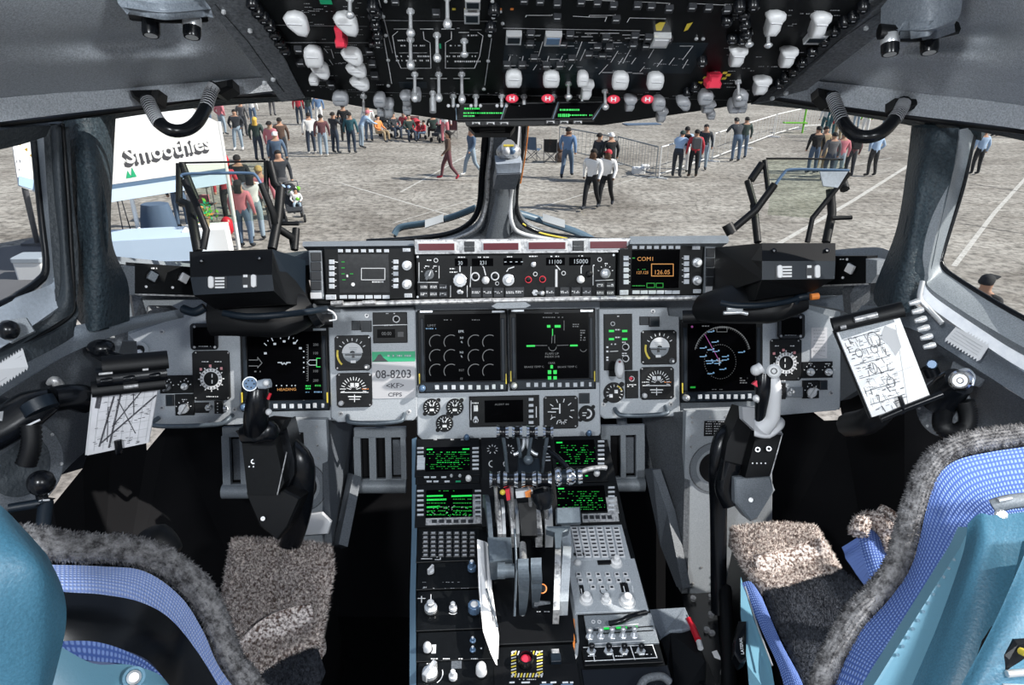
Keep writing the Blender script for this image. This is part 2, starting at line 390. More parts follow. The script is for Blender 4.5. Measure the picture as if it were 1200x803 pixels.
# working planes of the flight deck
MAIN = Plane(D(600,430,1.45), (0,-math.cos(R(22)),math.sin(R(22))))
GLARE = Plane(D(607,325,1.36), (0,-math.cos(R(14)),math.sin(R(14))))
_a, _b = D(600,0,.687), D(600,130,.918)
OVER = Plane((0,_b.y,_b.z), Vector((1,0,0)).cross(Vector((0,_a.y-_b.y,_a.z-_b.z))))
if OVER.n.z > 0: OVER.n = -OVER.n; OVER.v = OVER.n.cross(OVER.u)
_a, _b = D(600,513,1.42), D(600,618,1.30)
PEDA = Plane((0,_a.y,_a.z), Vector((1,0,0)).cross(Vector((0,_a.y-_b.y,_a.z-_b.z))))
if PEDA.n.z < 0: PEDA.n = -PEDA.n; PEDA.v = PEDA.n.cross(PEDA.u)
_c = D(600,800,1.03)
PEDB = Plane((0,_b.y,_b.z), Vector((1,0,0)).cross(Vector((0,_b.y-_c.y,_b.z-_c.z))))
if PEDB.n.z < 0: PEDB.n = -PEDB.n; PEDB.v = PEDB.n.cross(PEDB.u)
# ================================================================= cockpit shell
ST = 'structure'
def gs(i, j, ci, cj, si, sj): return math.exp(-((i-ci)/si)**2-((j-cj)/sj)**2)
# ceiling lining, left and right, draped vinyl with folds
m = MB('liner')
def lb(i, j):
    return .06*gs(i,j,.22,.2,.2,.2)*-1 + .022*gs(i,j,.62,.62,.08,.2) - .022*gs(i,j,.76,.74,.06,.25) + .03*gs(i,j,.5,.8,.25,.06) - .02*gs(i,j,.6,.92,.12,.06) + .005*math.sin(j*13+i*3)*i
patch(m, [[(-300,-170,.45),(-150,-170,.46),(0,-170,.5),(75,-170,.55)], [(-260,0,.5),(-30,0,.58),(120,0,.68),(238,-2,.76)],
          [(-260,60,.56),(-10,60,.66),(140,55,.78),(290,50,.86)], [(-260,142,.62),(0,115,.78),(160,102,.9),(322,90,.99)]], 60, 50, .015, lb)
patch(m, [[(-260,142,.62),(0,115,.78),(160,102,.9),(345,88,1.0)], [(-260,180,.63),(0,143,.79),(160,124,.91),(345,104,1.01)]], 20, 3, .02)
m.build('ceiling', kind=ST)
m = MB('liner')
patch(m, [[(1500,-170,.45),(1350,-170,.46),(1250,-170,.5),(1200,-170,.56)], [(1460,0,.5),(1260,0,.58),(1160,0,.68),(1080,-2,.76)],
          [(1460,60,.56),(1220,60,.66),(1140,50,.76),(1010,52,.84)], [(1460,165,.62),(1200,124,.78),(1050,105,.9),(940,94,.98)]], 60, 50, .015, lb)
patch(m, [[(1460,165,.62),(1200,124,.78),(1050,105,.9),(905,90,.99)], [(1460,200,.63),(1200,152,.79),(1050,133,.91),(900,112,1.0)]], 20, 3, .02)
m.build('ceiling', kind=ST)
# header between the lining and the windshield
m = MB('leather')
patch(m, [[(60,135,.97),(170,118,1.0),(260,108,1.03),(365,98,1.05)], [(60,152,1.0),(170,134,1.06),(260,124,1.08),(365,117,1.1)]], 20, 4, .03)
patch(m, [[(1150,145,.97),(1050,127,1.0),(960,114,1.03),(885,108,1.05)], [(1150,165,1.0),(1050,144,1.06),(960,130,1.08),(880,122,1.1)]], 20, 4, .03)
m.build('trim_1', kind=ST)
m = MB('black')
ptube(m, [(-60,160,.8),(0,146,.83),(75,138,.93),(160,127,.97),(240,115,1.0),(355,110,1.05)], .004, 6, None, 20)
ptube(m, [(1260,163,.8),(1200,154,.83),(1130,146,.93),(1060,137,.97),(960,124,1.0),(890,112,1.05)], .004, 6, None, 20)
m.build('trim_2', kind=ST)
# leather pillars
m = MB('leather')
def pb(i, j): return -.018*math.exp(-((j-.55)/.35)**2)
patch(m, [[(74,140,.99),(88,138,.98),(110,138,1.0),(136,134,1.03)], [(78,200,1.0),(95,200,.985),(115,200,1.0),(133,190,1.06)], [(82,270,1.01),(98,270,.995),(118,270,1.0),(131,280,1.08)],
          [(86,330,1.02),(100,330,1.0),(125,330,1.02),(150,332,1.1)], [(90,374,1.03),(105,388,1.01),(125,384,1.03),(152,376,1.1)]], 16, 40, .03, pb)
o = m.build('trim_3', kind=ST)
m = MB('leather2')
patch(m, [[(58,148,.95),(66,146,.94),(74,143,.96)], [(63,230,.96),(71,230,.95),(79,230,.97)], [(68,300,.97),(76,300,.955),(84,300,.975)], [(60,352,.97),(78,355,.96),(89,350,.985)], [(30,385,.94),(60,384,.96),(86,376,.98)], [(-60,428,.85),(-20,425,.86),(10,415,.88)]], 8, 40, .02)
m.set('black'); ptube(m, [(73,145,.955),(80,230,.965),(84,300,.97),(87,350,.98),(84,368,.98),(60,386,.955),(0,420,.89),(-60,450,.85)], .003, 6, None, 30)
m.build('trim_4', kind=ST)
m = MB('leather')
patch(m, [[(1068,148,1.03),(1085,150,1.0),(1105,150,.98),(1124,150,.97)], [(1062,200,1.06),(1075,200,1.0),(1095,200,.985),(1117,200,.97)], [(1050,270,1.08),(1065,270,1.0),(1085,270,.995),(1103,260,.98)],
          [(1024,340,1.1),(1045,345,1.02),(1070,345,1.0),(1090,322,.99)], [(1030,362,1.1),(1045,368,1.03),(1065,366,1.01),(1078,350,1.0)]], 16, 40, .03, pb)
m.build('trim_5', kind=ST)
# centre post between the two windshield panes, its gaskets
m = MB('frame_grey')
patch(m, [[(564,118,1.36),(575,118,1.33),(605,118,1.33),(614,118,1.36)], [(570,180,1.42),(578,180,1.39),(604,180,1.39),(612,180,1.42)], [(566,230,1.5),(576,230,1.47),(600,230,1.47),(606,230,1.5)],
          [(556,262,1.56),(572,262,1.53),(603,262,1.53),(622,262,1.56)], [(510,282,1.6),(560,280,1.56),(620,280,1.56),(680,282,1.6)], [(500,300,1.58),(560,300,1.54),(620,300,1.54),(690,300,1.58)]], 14, 30, .03)
m.set('panel_dark'); ptube(m, [(592,182,1.375),(589,232,1.46),(585,276,1.53)], [.03,.026,.05], 10, None, 10, .35)
m.build('trim_6', kind=ST)
m = MB('black_gloss')
ptube(m, [(572,110,1.34),(569,160,1.38),(565,205,1.44),(562,240,1.5),(551,261,1.53),(525,274,1.55),(480,280,1.56),(430,283,1.56)], .0085, 8, None, 40, .7)
m.set('silver_worn'); ptube(m, [(579,110,1.33),(577,160,1.37),(573,205,1.42),(570,240,1.48),(560,266,1.5),(535,279,1.53),(500,284,1.54)], .004, 6, None, 40)
m.build('trim_7', kind=ST)
m = MB('black_gloss')
ptube(m, [(617,110,1.34),(615,150,1.38),(610,190,1.43),(605,230,1.49),(607,252,1.51),(618,266,1.53),(645,275,1.55),(700,281,1.56),(760,283,1.56)], .006, 8, None, 40, .7)
m.set('offwhite'); ptube(m, [(609,110,1.33),(606,160,1.37),(602,205,1.42),(598,235,1.48),(600,262,1.5),(612,274,1.53),(650,282,1.54)], .005, 6, None, 40)
m.set('orange'); ptube(m, [(621,118,1.37),(617,170,1.41),(610,215,1.46)], .0016, 5, None, 16)
m.set('yellow'); ptube(m, [(612,262,1.52),(630,272,1.54),(665,280,1.55)], .0025, 5, None, 16)
m.build('trim_8', kind=ST)
# windshield surrounds: outer edge reveals and sill
m = MB('leather2')
patch(m, [[(128,306,1.24),(260,304,1.36),(430,286,1.5),(520,280,1.58)], [(120,318,1.22),(260,318,1.34),(430,305,1.45),(520,300,1.5)]], 24, 3, .04)
patch(m, [[(1054,300,1.24),(950,297,1.36),(760,285,1.5),(680,281,1.58)], [(1060,312,1.22),(950,312,1.34),(760,302,1.45),(680,300,1.5)]], 24, 3, .04)
m.build('trim_9', kind=ST)
# windshield panes
for k, pts in ((1, [(112,112,1.1),(592,100,1.4),(575,292,1.72),(112,308,1.2)]), (2, [(1085,130,1.1),(600,100,1.4),(600,292,1.72),(1075,302,1.2)])):
    m = MB('glass'); slab(m, pts, .012); m.build('window_%d' % k, kind=ST)
# wipers outside
for pts, blk, lab in (([(462,275,1.9),(470,266,1.9),(500,261,1.9),(530,254,1.88),(558,243,1.86)], (498,519,262,255,259), 'blue-grey windshield wiper blade resting left of the centre post'),
                 ([(700,284,1.9),(676,272,1.9),(645,262,1.9),(628,256,1.88),(608,250,1.86)], (636,662,254,262,258), 'blue-grey windshield wiper blade resting right of the centre post')):
    r0 = thing('windshield_wiper', lab, 'wiper', D(*pts[2]))
    m = MB('blue_grey'); ptube(m, pts, .011, 8, None, 24, .5); m.build('wiper_arm', r0)
    m = MB('black'); ptube(m, [(x, y+3, d+.02) for x, y, d in pts], .004, 6, None, 24); m.build('wiper_blade', r0)
    m = MB('offwhite'); a, b, ya, yb, yc = blk; slab(m, [(a,ya-4,1.865),(b,yb-4,1.865),(b,yb+5,1.865),(a,ya+5,1.865)], .012); m.build('placard', r0)
# side windows: pane, gasket, reveal
m = MB('glass'); slab(m, [(-260,190,.75),(52,152,1.0),(68,330,1.02),(-20,390,.95),(-260,470,.8)], .01); m.build('window_3', kind=ST)
m = MB('glass'); slab(m, [(1460,190,.75),(1128,148,1.0),(1096,330,1.02),(1150,372,.95),(1460,500,.8)], .01); m.build('window_4', kind=ST)
m = MB('panel_mid')
patch(m, [[(41,160,1.0),(48,158,.99),(60,157,.96)], [(48,240,1.0),(56,240,.99),(64,240,.965)], [(57,316,1.0),(64,316,.99),(70,318,.97)], [(48,336,.985),(58,345,.98),(70,352,.97)]], 6, 24, .012)
m.set('black_gloss'); ptube(m, [(39,140,1.0),(42,180,1.0),(50,260,1.0),(55,312,1.0),(45,330,.99),(20,347,.95),(0,358,.92),(-120,415,.82)], .006, 8, None, 30)
m.build('trim_10', kind=ST)
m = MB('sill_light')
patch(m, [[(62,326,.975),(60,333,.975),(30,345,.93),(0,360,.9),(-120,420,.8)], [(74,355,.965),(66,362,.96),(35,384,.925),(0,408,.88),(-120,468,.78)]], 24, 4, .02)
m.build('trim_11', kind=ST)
m = MB('leather2'); patch(m, [[(-260,176,.66),(-60,160,.75),(20,150,.85),(60,147,.92)], [(-260,200,.67),(-60,184,.76),(15,172,.86),(54,160,.93)]], 20, 3, .01)
m.build('trim_12', kind=ST)
m = MB('panel_mid')
patch(m, [[(1148,152,1.0),(1136,150,.99),(1125,152,.97)], [(1143,155,1.0),(1134,165,.99),(1120,190,.97)], [(1128,220,1.0),(1118,225,.99),(1108,230,.97)], [(1108,290,1.0),(1099,292,.99),(1092,296,.975)], [(1104,312,1.0),(1096,318,.99),(1088,324,.98)], [(1122,328,.98),(1112,335,.97),(1095,342,.97)], [(1200,374,.9),(1195,392,.895),(1190,402,.89)], [(1320,432,.8),(1315,450,.795),(1310,462,.79)]], 8, 60, .014)
m.set('black_gloss'); ptube(m, [(1160,147,.99),(1144,153,1.0),(1128,220,1.0),(1106,292,1.0),(1104,310,1.0),(1122,327,.98),(1200,373,.9),(1320,432,.8)], .0035, 8, None, 50)
m.build('trim_13', kind=ST)
mat('sill_white', (.85,.87,.9), .45, 0, (60,(.7,.73,.78),.35,.65))  # sunlight on the right sill put into its base colour
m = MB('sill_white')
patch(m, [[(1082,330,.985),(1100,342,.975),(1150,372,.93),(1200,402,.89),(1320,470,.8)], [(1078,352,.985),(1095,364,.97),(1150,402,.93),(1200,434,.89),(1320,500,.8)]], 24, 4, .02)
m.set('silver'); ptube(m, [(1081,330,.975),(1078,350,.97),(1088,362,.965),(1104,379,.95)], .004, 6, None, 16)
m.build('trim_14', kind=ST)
m = MB('leather2'); patch(m, [[(1460,192,.66),(1260,168,.75),(1190,158,.85),(1135,150,.93)], [(1460,205,.67),(1260,178,.76),(1190,163,.86),(1135,152,.935)]], 20, 3, .01)
m.build('trim_15', kind=ST)
# curved side rails and lower side walls
m = MB('liner_light')
patch(m, [[(-160,500,.78),(-40,442,.86),(0,418,.89),(50,395,.95),(90,381,.99),(150,374,1.1),(212,362,1.25)], [(-160,520,.79),(-40,465,.87),(0,440,.9),(55,408,.96),(100,392,1.0),(150,381,1.1),(214,368,1.25)],
          [(-160,560,.8),(-40,492,.88),(0,464,.92),(58,427,.98),(106,404,1.02),(152,388,1.12),(216,372,1.26)]], 40, 8, .02)
m.build('trim_16', kind=ST)
m = MB('liner_light')
patch(m, [[(1500,610,.73),(1360,525,.78),(1240,462,.86),(1200,436,.89),(1150,404,.94),(1110,375,.98),(1080,362,1.03),(1010,358,1.2)], [(1500,630,.74),(1360,540,.79),(1240,475,.87),(1200,448,.9),(1150,416,.95),(1105,388,.99),(1070,370,1.04),(1005,366,1.2)],
          [(1500,680,.75),(1360,570,.8),(1240,494,.88),(1200,468,.91),(1150,436,.96),(1100,404,1.0),(1063,384,1.05),(1000,374,1.22)]], 40, 8, .02)
m.build('trim_17', kind=ST)
m = MB('panel_dark')
patch(m, [[(-160,560,.82),(0,464,.94),(60,427,1.0),(106,404,1.04),(160,400,1.25)], [(-160,640,.86),(0,540,.98),(60,500,1.04),(104,470,1.08),(165,440,1.3)], [(-160,720,.88),(0,600,.99),(50,578,1.05),(97,532,1.1),(180,470,1.35)]], 30, 20, .02)
u = D(40,545,1.015)
for rr_, mm, dz in ((.058,'panel_dark',0),(.040,'leather2',.002)):
    m.set(mm); pl_ = Plane(D(22,545,1.0-dz), (CAM-D(22,545,1.0)).normalized()+Vector((.5,0,.0))); m.prism(pl_, [(a, b*1.15) for a, b in circ(0,0,rr_,32)], -.004, .004, .001)
for a in range(8):
    m.set('silver_worn'); m.prism(pl_, circ(.054*math.cos(a*.785), .062*math.sin(a*.785), .0025, 8), .003, .006)
m.build('wall_left', kind=ST)
m = MB('panel_dark')
patch(m, [[(1500,640,.95),(1360,560,.9),(1200,468,.93),(1110,412,1.0),(1063,385,1.06),(985,380,1.3)], [(1500,740,.98),(1360,640,.93),(1200,520,.98),(1120,470,1.05),(1055,430,1.12),(985,430,1.32)], [(1500,880,1.0),(1360,760,.95),(1240,620,.96),(1100,500,1.09),(1040,446,1.16),(985,470,1.35)]], 30, 20, .02)
pl_ = Plane(D(1106,478,1.0), (CAM-D(1112,478,1.0)).normalized()+Vector((-.5,0,0)))
m.set('frame_grey'); m.prism(pl_, [(a, b*1.2) for a, b in circ(0,0,.036,32)], -.004, .004, .001)
for a in range(8):
    m.set('silver_worn'); m.prism(pl_, circ(.031*math.cos(a*.785), .037*math.sin(a*.785), .002, 8), .003, .006)
m.build('wall_right', kind=ST)
# dark lower hull with the small low windows beside the rudder pedals
def holed(mb, outer, hole):
    o_ = [D(*p) for p in outer]; h_ = [D(*p) for p in hole]
    n = len(o_); mb.loops([o_, h_], True, False, False, False)
def quadto(hole, outer): return hole, outer
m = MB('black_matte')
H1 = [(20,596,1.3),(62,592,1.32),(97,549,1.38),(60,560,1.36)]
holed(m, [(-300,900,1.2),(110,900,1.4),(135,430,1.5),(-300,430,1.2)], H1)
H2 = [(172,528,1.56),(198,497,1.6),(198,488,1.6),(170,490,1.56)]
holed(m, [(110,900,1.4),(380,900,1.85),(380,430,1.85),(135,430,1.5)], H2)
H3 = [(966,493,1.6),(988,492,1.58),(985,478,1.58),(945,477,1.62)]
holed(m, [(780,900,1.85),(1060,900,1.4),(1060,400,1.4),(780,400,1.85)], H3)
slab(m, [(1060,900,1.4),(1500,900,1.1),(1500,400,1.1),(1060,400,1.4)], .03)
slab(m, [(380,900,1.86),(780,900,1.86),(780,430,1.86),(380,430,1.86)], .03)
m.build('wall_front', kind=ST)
m = MB('frame_grey')
slab(m, [(80,400,1.35),(140,340,1.45),(270,338,1.55),(270,440,1.6),(80,440,1.35)], .02)
slab(m, [(930,330,1.55),(1050,340,1.45),(1100,380,1.35),(1100,440,1.35),(930,430,1.6)], .02)
slab(m, [(120,322,1.30),(225,322,1.42),(270,340,1.55),(140,345,1.45)], .02); slab(m, [(975,318,1.42),(1060,316,1.30),(1060,345,1.42),(930,335,1.55)], .02)
m.build('wall_front', kind=ST)
m = MB('carpet'); m.box3((0,.6,-.02), 2.6, 3.4, .04); m.build('floor', kind=ST)
# roof skin above the lining so the sun only comes through the glass
m = MB('liner')
def rw(x, y): return Vector((x, y, 1.0))
m.loops([[(-1.05,-.5,1.62),(-.7,-.5,1.95),(0,-.5,2.05),(.7,-.5,1.95),(1.05,-.5,1.62)], [(-1.05,.45,1.62),(-.7,.45,1.85),(0,.45,1.95),(.7,.45,1.85),(1.05,.45,1.62)], [(-.85,.95,1.42),(-.5,1.0,1.5),(0,1.05,1.52),(.5,1.0,1.5),(.85,.95,1.42)]], False, False, False)
m.build('ceiling', kind=ST)
# hull side skins below the side windows
m = MB('liner')
m.loops([[(-1.08,-.6,0),(-1.08,-.6,1.08)], [(-1.08,.5,0),(-1.08,.5,1.05)], [(-1.02,.85,0),(-1.02,.85,.98)]], False, False, False)
m.build('wall_left', kind=ST)
m = MB('liner')
m.loops([[(1.08,-.6,0),(1.08,-.6,1.08)], [(1.08,.5,0),(1.08,.5,1.05)], [(1.02,.85,0),(1.02,.85,.98)]], False, False, False)
m.build('wall_right', kind=ST)
# rivets in the overhead edge frames are built with the overhead panel
# ---------------------------------------------------------------- placards, knobs and levers on the walls
def placard(pts, lab, mm='offwhite'):
    m = MB(mm); slab(m, pts, .002)
    q = [D(*p) for p in pts]; a, b, c, d = q[0], q[1], q[2], q[3]
    n = (b-a).cross(d-a).normalized(); n = n if n.dot(CAM-a) > 0 else -n
    m.set('markdim')
    for i in range(4):
        t = .2+.2*i; p0 = a.lerp(d, t).lerp(b.lerp(c, t), .08)+n*.0008; p1 = a.lerp(d, t).lerp(b.lerp(c, t), .9)+n*.0008; w = (d-a)*.03
        m.add([p0, p1, p1+w, p0+w], [[0,1,2,3]])
    m.set(mm)                              # pinked zigzag edges
    for e0, e1 in ((a, b), (d, c)):
        for i in range(12):
            p = e0.lerp(e1, (i+.5)/12); t = (e1-e0)/24; out = (a-d).normalized()*(.004 if e0 is a else -.004)
            m.add([p-t, p+t, p+out], [[0,1,2]])
    tag(m.build('instruction_placard'), lab, 'label')
placard([(-12,434,.862),(27,410,.894),(33,430,.896),(-10,458,.87)], 'off-white placard with zigzag edges stuck on the left side rail')
placard([(1120,383,.955),(1158,406,.918),(1148,422,.925),(1108,397,.962)], 'pale blue-white placard with zigzag edges stuck on the right side rail')
r0 = thing('window_crank', 'round black knob on a small grey plate below the left side window', 'knob', D(12,387,.86))
m = MB('panel_mid'); slab(m, [(0,376,.862),(30,372,.87),(40,388,.87),(12,402,.86)], .006); m.build('plate', r0)
m = MB('black_gloss'); ball(m, D(10,387,.845), .0125); ptube(m, [(10,387,.85),(18,387,.868)], .005); m.build('knob', r0)
# assist handles at the windshield header
for nm, A, pts, B, lab in (('l', [(149,104),(183,103),(181,118),(163,121),(152,112)], [(172,116,.885),(179,131,.875),(188,145,.87),(202,153,.87),(218,152,.88),(231,143,.89),(241,126,.905),(247,108,.925),(252,100,.93)], [(246,95),(270,91),(271,101),(256,109),(246,106)], 'black stitched leather grab handle looped below the ceiling lining at left'),
                           ('r', [(961,101),(985,106),(984,115),(974,122),(962,110)], [(975,112,.93),(981,127,.915),(989,145,.89),(1002,158,.88),(1020,160,.87),(1036,153,.87),(1048,140,.875),(1056,128,.885),(1060,118,.89)], [(1052,113),(1081,114),(1080,123),(1066,130),(1052,124)], 'black stitched leather grab handle looped below the ceiling lining at right')):
    r0 = thing('grab_handle', lab, 'handle', D(*pts[0]))
    m = MB('black_gloss'); ptube(m, pts, .0085, 10, None, 30)
    m.build('grip', r0)
    q = resample([D(*p) for p in pts], 60)
    for rg in (range(2, 15), range(45, 58)):
        m = MB('markdim')
        for i in rg:
            t = (q[i+1]-q[i-1]).normalized(); m.tube([q[i]-t*.0012, q[i]+t*.0012], .0089, 10, False)
        m.build('stitching', r0, 'grey thread wound over the end of the grip')
    for S in (A, B):
        dd = .885 if (S is A) == (nm == 'l') else .93
        m = MB('black'); 
        if nm == 'r': dd = .93 if S is A else .885
        slab(m, [(x, y, dd) for x, y in S], .03, None, None, .006); m.build('mount', r0)
# reading lamps under moulded housings
for sx, lab, lamps in ((0, 'chrome and black reading lamps hanging from the moulded left ceiling housing', [(225,28,'silver',1),(177,26,'black',0)]),
                       (1, 'chrome and black reading lamps hanging from the moulded right ceiling housing', [(1043,48,'silver',1),(1089,46,'black',0)])):
    c0 = D(195,8,.70) if sx == 0 else D(1082,25,.72)
    r0 = thing('reading_lamp', lab, 'lamp', c0)
    m = MB('liner_light')
    if sx == 0: rws = [[(140,-60,.62),(180,-60,.64),(245,-50,.68)], [(137,0,.66),(190,2,.655),(248,4,.70)], [(150,10,.66),(195,15,.65),(247,11,.70)], [(150,13,.70),(195,17,.70),(246,13,.74)]]
    else: rws = [[(1035,-60,.68),(1080,-60,.64),(1130,-60,.62)], [(1032,28,.72),(1085,22,.66),(1127,8,.66)], [(1034,33,.715),(1085,36,.66),(1120,26,.67)], [(1040,35,.75),(1085,37,.71),(1118,28,.70)]]
    patch(m, rws, 20, 16, .008); m.build('housing', r0)
    m = MB('black')
    xs = (155,240,11,15) if sx == 0 else (1030,1118,33,30)
    ptube(m, [(xs[0],xs[2]+4,.70),((xs[0]+xs[1])/2,xs[2]+7,.70),(xs[1],xs[3]+2,.72)], .009, 8, None, 12, .7); m.build('bracket', r0)
    for x, y, mm, big in lamps:
        kk = .7/800; q = D(x, y, .70)
        m = MB('black_gloss'); m.tube([q+UP*9*kk, q-UP*12*kk, q-UP*16*kk], [10*kk, 10*kk, 9*kk], 16)
        m.set('e_grey'); m.tube([q-UP*15*kk, q-UP*16.2*kk], 7*kk, 14)
        lp = m.build('lamp_barrel', r0)
        if big: m = MB('silver'); m.tube([q+UP*8*kk, q+UP*7*kk, q-UP*3*kk, q-UP*4*kk], [9*kk, 10.4*kk, 10.4*kk, 10*kk], 18); m.build('sleeve', lp, 'chrome sleeve')
# ================================================================= glareshield and its units
G = GLARE
glare = thing('glareshield', 'long black glareshield shelf across the cockpit with a silver lower rail', 'glareshield', D(600,352,1.36))
m = MB('black'); bx(m, G, 362, 292, 836, 356, -.16, -.012, .004); m.build('shelf', glare)
m = MB('silver_worn')
ptube(m, [(392,357,1.345),(500,354,1.345),(600,352,1.345),(700,350,1.345),(832,349,1.345)], .0055, 8, None, 24, .8)
for a, b in ((388,402),(425,440),(560,577),(704,722)): ptube(m, [(a,356-(a-388)*.018,1.335),(b,355-(a-388)*.018,1.335)], .005, 8)
m.build('hand_rail', glare, 'worn silver rail along the bottom edge')
m = MB('panel_mid'); slab(m, [(576,359,1.33),(582,355,1.33),(616,354,1.33),(622,358,1.33),(616,361,1.33),(582,362,1.33)], .008)
for x in (588,599,610): m.set('black'); cy(m, G, x, 358, 2, .03, .034, hm=.03)
m.build('latch_plate', glare, 'small silver plate with screws at the centre')
def strip(x0, y0, x1, y1, nm='lip_cover', lab='grey padded top lip'):
    m = MB('sill_light'); m.ml = ['panel_mid']
    a, b = D(x0, y0, 1.37), D(x1, y0-(x1-x0)*.008, 1.37); c, d = D(x1, y1-(x1-x0)*.008, 1.34), D(x0, y1, 1.34); bk = Vector((0,.09,-.05))
    ls = []
    for p, q in ((a, d), (b, c)):
        ls.append([p+bk, p, p.lerp(q, .5)+Vector((0,-.006,0)), q, q+bk*1.0])
    m.loops(ls, True, True, True, False); m.build(nm, glare, lab)
strip(355,283,485,289); strip(738,277,853,286); 
m = MB('panel_mid'); patch(m, [[(131,300,1.14),(160,303,1.2),(190,306,1.24),(224,309,1.27)], [(131,308,1.13),(160,312,1.19),(190,315,1.23),(224,317,1.26)]], 12, 3, .05); tag(m.build('padded_sill'), 'short grey padded sill beside the left pillar under the windshield', 'sill')
m = MB('panel_mid'); patch(m, [[(978,293,1.27),(1000,291,1.24),(1030,290,1.2),(1046,296,1.15)], [(978,303,1.26),(1000,302,1.23),(1030,303,1.19),(1042,308,1.14)]], 12, 3, .05); tag(m.build('padded_sill'), 'short grey padded sill beside the right pillar under the windshield', 'sill')
# annunciator strip
r0 = thing('annunciator_strip', 'narrow silver strip with four dark red warning lamps above the autopilot panel', 'warning light strip', G.hit(610,290))
m = MB('silver_worn'); bx(m, G, 486, 280, 738, 297, -.0115, .004, .001); m.build('housing', r0)
for x0, x1, y in ((490,533,289.5),(566,608,289),(619,663,288),(691,735,287)):
    m = MB('offwhite'); bx(m, G, x0-1.5, y-6, x1+1.5, y+6, .003, .006, .001, hm=.004)
    m.set('redlamp'); bx(m, G, x0+.5, y-4, x1-.5, y+4, .006, .0072, .0005, hm=.006)
    m.set('red'); scrib(m, G, x0+3, y-2, x1-3, y+2, .0074, 'redlamp', 2, .6); m.build('warning_lamp', r0)
for x0, x1, y in ((544,556,289),(671,684,288)):
    for k in (0, 1):
        m = MB('key_dark'); bx(m, G, x0, y-6+k*6.2, x1, y-.4+k*6.2, .003, .008, .001, hm=.004); m.build('button', r0)
# autopilot panel
ap = thing('autopilot_panel', 'wide black autopilot control panel with knobs and readouts at the centre of the glareshield', 'control panel', G.hit(607,325))
m = MB('panel_dark'); m.ml = ['blackface']; bx(m, G, 488, 298, 722, 351, -.0115, .004, .002, hm=.004); apf = m.build('face_plate', ap)
H = .0045
m = MB('mark')
for a in range(11): pass
ticks(m, G, 503, 321, 8, 9.5, 20, 160, 5, .8, H, 'mark'); ticks(m, G, 709, 320, 8, 9.5, 20, 160, 5, .8, H)
for x0, x1, y in ((498,506,305),(534,546,301.5),(560,573,301.5),(594,601,301),(620,630,300.5),(645,655,300.5),(678,684,300),(527,533,315),(527,536,319),(498,502,312),(508,512,312),(695,700,311),(706,712,309)): scrib(m, G, x0, y-1.3, x1, y+1.3, H)
for x, y0, y1 in ((491,308,330),(514.5,312,326),(528,335,348),(547.5,335,348)): ln(m, G, [(x, y0), (x, y1)], .7, H)
ln(m, G, [(552,313),(551,336)], 1, H, 'offwhite'); ln(m, G, [(656,316),(650,309)], 1.2, H); ln(m, G, [(652,317),(652,335)], 2.6, H); ln(m, G, [(681,320),(681,313),(684,309)], 1.2, H); ln(m, G, [(695,312),(695,334)], .9, H)
ln(m, G, [(490,331),(513,331)], .8, H); ln(m, G, [(563,308),(567,314),(569,322)], 1.2, H); ln(m, G, [(594,318),(596,315),(602,313)], 1.2, H)
ln(m, G, [(698,329),(718,328)], .8, H); ln(m, G, [(539,312),(539,322)], 1.5, H)
into(m, apf)
m = MB('screen'); fr(m, G, 533, 303, 548, 312, H); fr(m, G, 553, 303, 578, 312, H); fr(m, G, 590, 302.5, 612, 311, H); fr(m, G, 640, 302, 662, 311, H); fr(m, G, 667, 301.5, 692, 311, H)
text(m, G, '30', 539.5, 308.3, 4.5, H+.0004, 'e_white', .9); text(m, G, '231', 566, 308, 4.5, H+.0004, None, .9); text(m, G, '11100', 651, 306.8, 4.5, H+.0004); text(m, G, '15000', 681, 306.3, 5, H+.0004)
text(m, G, '- - - -', 602, 307, 1.0, H+.0004, 'e_white'); into(m, apf)
def knob(px, py, r, par, mm='silver', style=0, pl=G, h=.012, base='black', h0=.004, name='knob', lab=None):
    m = MB(base); cy(m, pl, px, py, r*1.25, h0-.001, h0+.0015, hm=h0)
    u, v = pl.uv(px, py, h0); k = pl.k(px, py); m.set(mm)
    if style == 0:     # fluted with cap
        out = [(u+r*k*(1+.06*(i % 2))*math.cos(2*math.pi*i/24), v+r*k*(1+.06*(i % 2))*math.sin(2*math.pi*i/24)) for i in range(24)]
        m.prism(pl, out, h0, h0+h, .001); m.set('white' if mm != 'black' else 'black'); m.prism(pl, circ(u, v, r*k*.62), h0+h, h0+h+.002, .001)
    elif style == 1:   # bar pointer
        a = R(-35); m.prism(pl, circ(u, v, r*k), h0, h0+h*.5, .001)
        c, s_ = math.cos(a), math.sin(a); pts = [(x*c-y*s_+u, x*s_+y*c+v) for x, y in ((-r*k*.3,-r*k*1.2),(r*k*.3,-r*k*1.2),(r*k*.3,r*k*1.2),(-r*k*.3,r*k*1.2))]
        m.prism(pl, pts, h0, h0+h, .001); m.set('mark'); m.prism(pl, [((x-u)*.3+u+s_*-r*k*.4, (y-v)*.5+v+c*r*k*.4) for x, y in pts], h0+h, h0+h+.0005)
    elif style == 2:   # plain domed
        ls = [[pl.w(a, b, h0+h*t) for a, b in circ(u, v, r*k*q)] for t, q in ((0,1),(.7,.95),(.92,.75),(1,.35))]; m.loops(ls, True, False, True)
    elif style == 3:   # two-stage concentric
        m.prism(pl, circ(u, v, r*k, 20), h0, h0+h*.45, .001); m.prism(pl, circ(u, v, r*k*.6, 16), h0+h*.45, h0+h, .001); m.set('white'); m.prism(pl, circ(u, v, r*k*.4, 12), h0+h, h0+h+.0008)
    return m.build(name, par, lab)
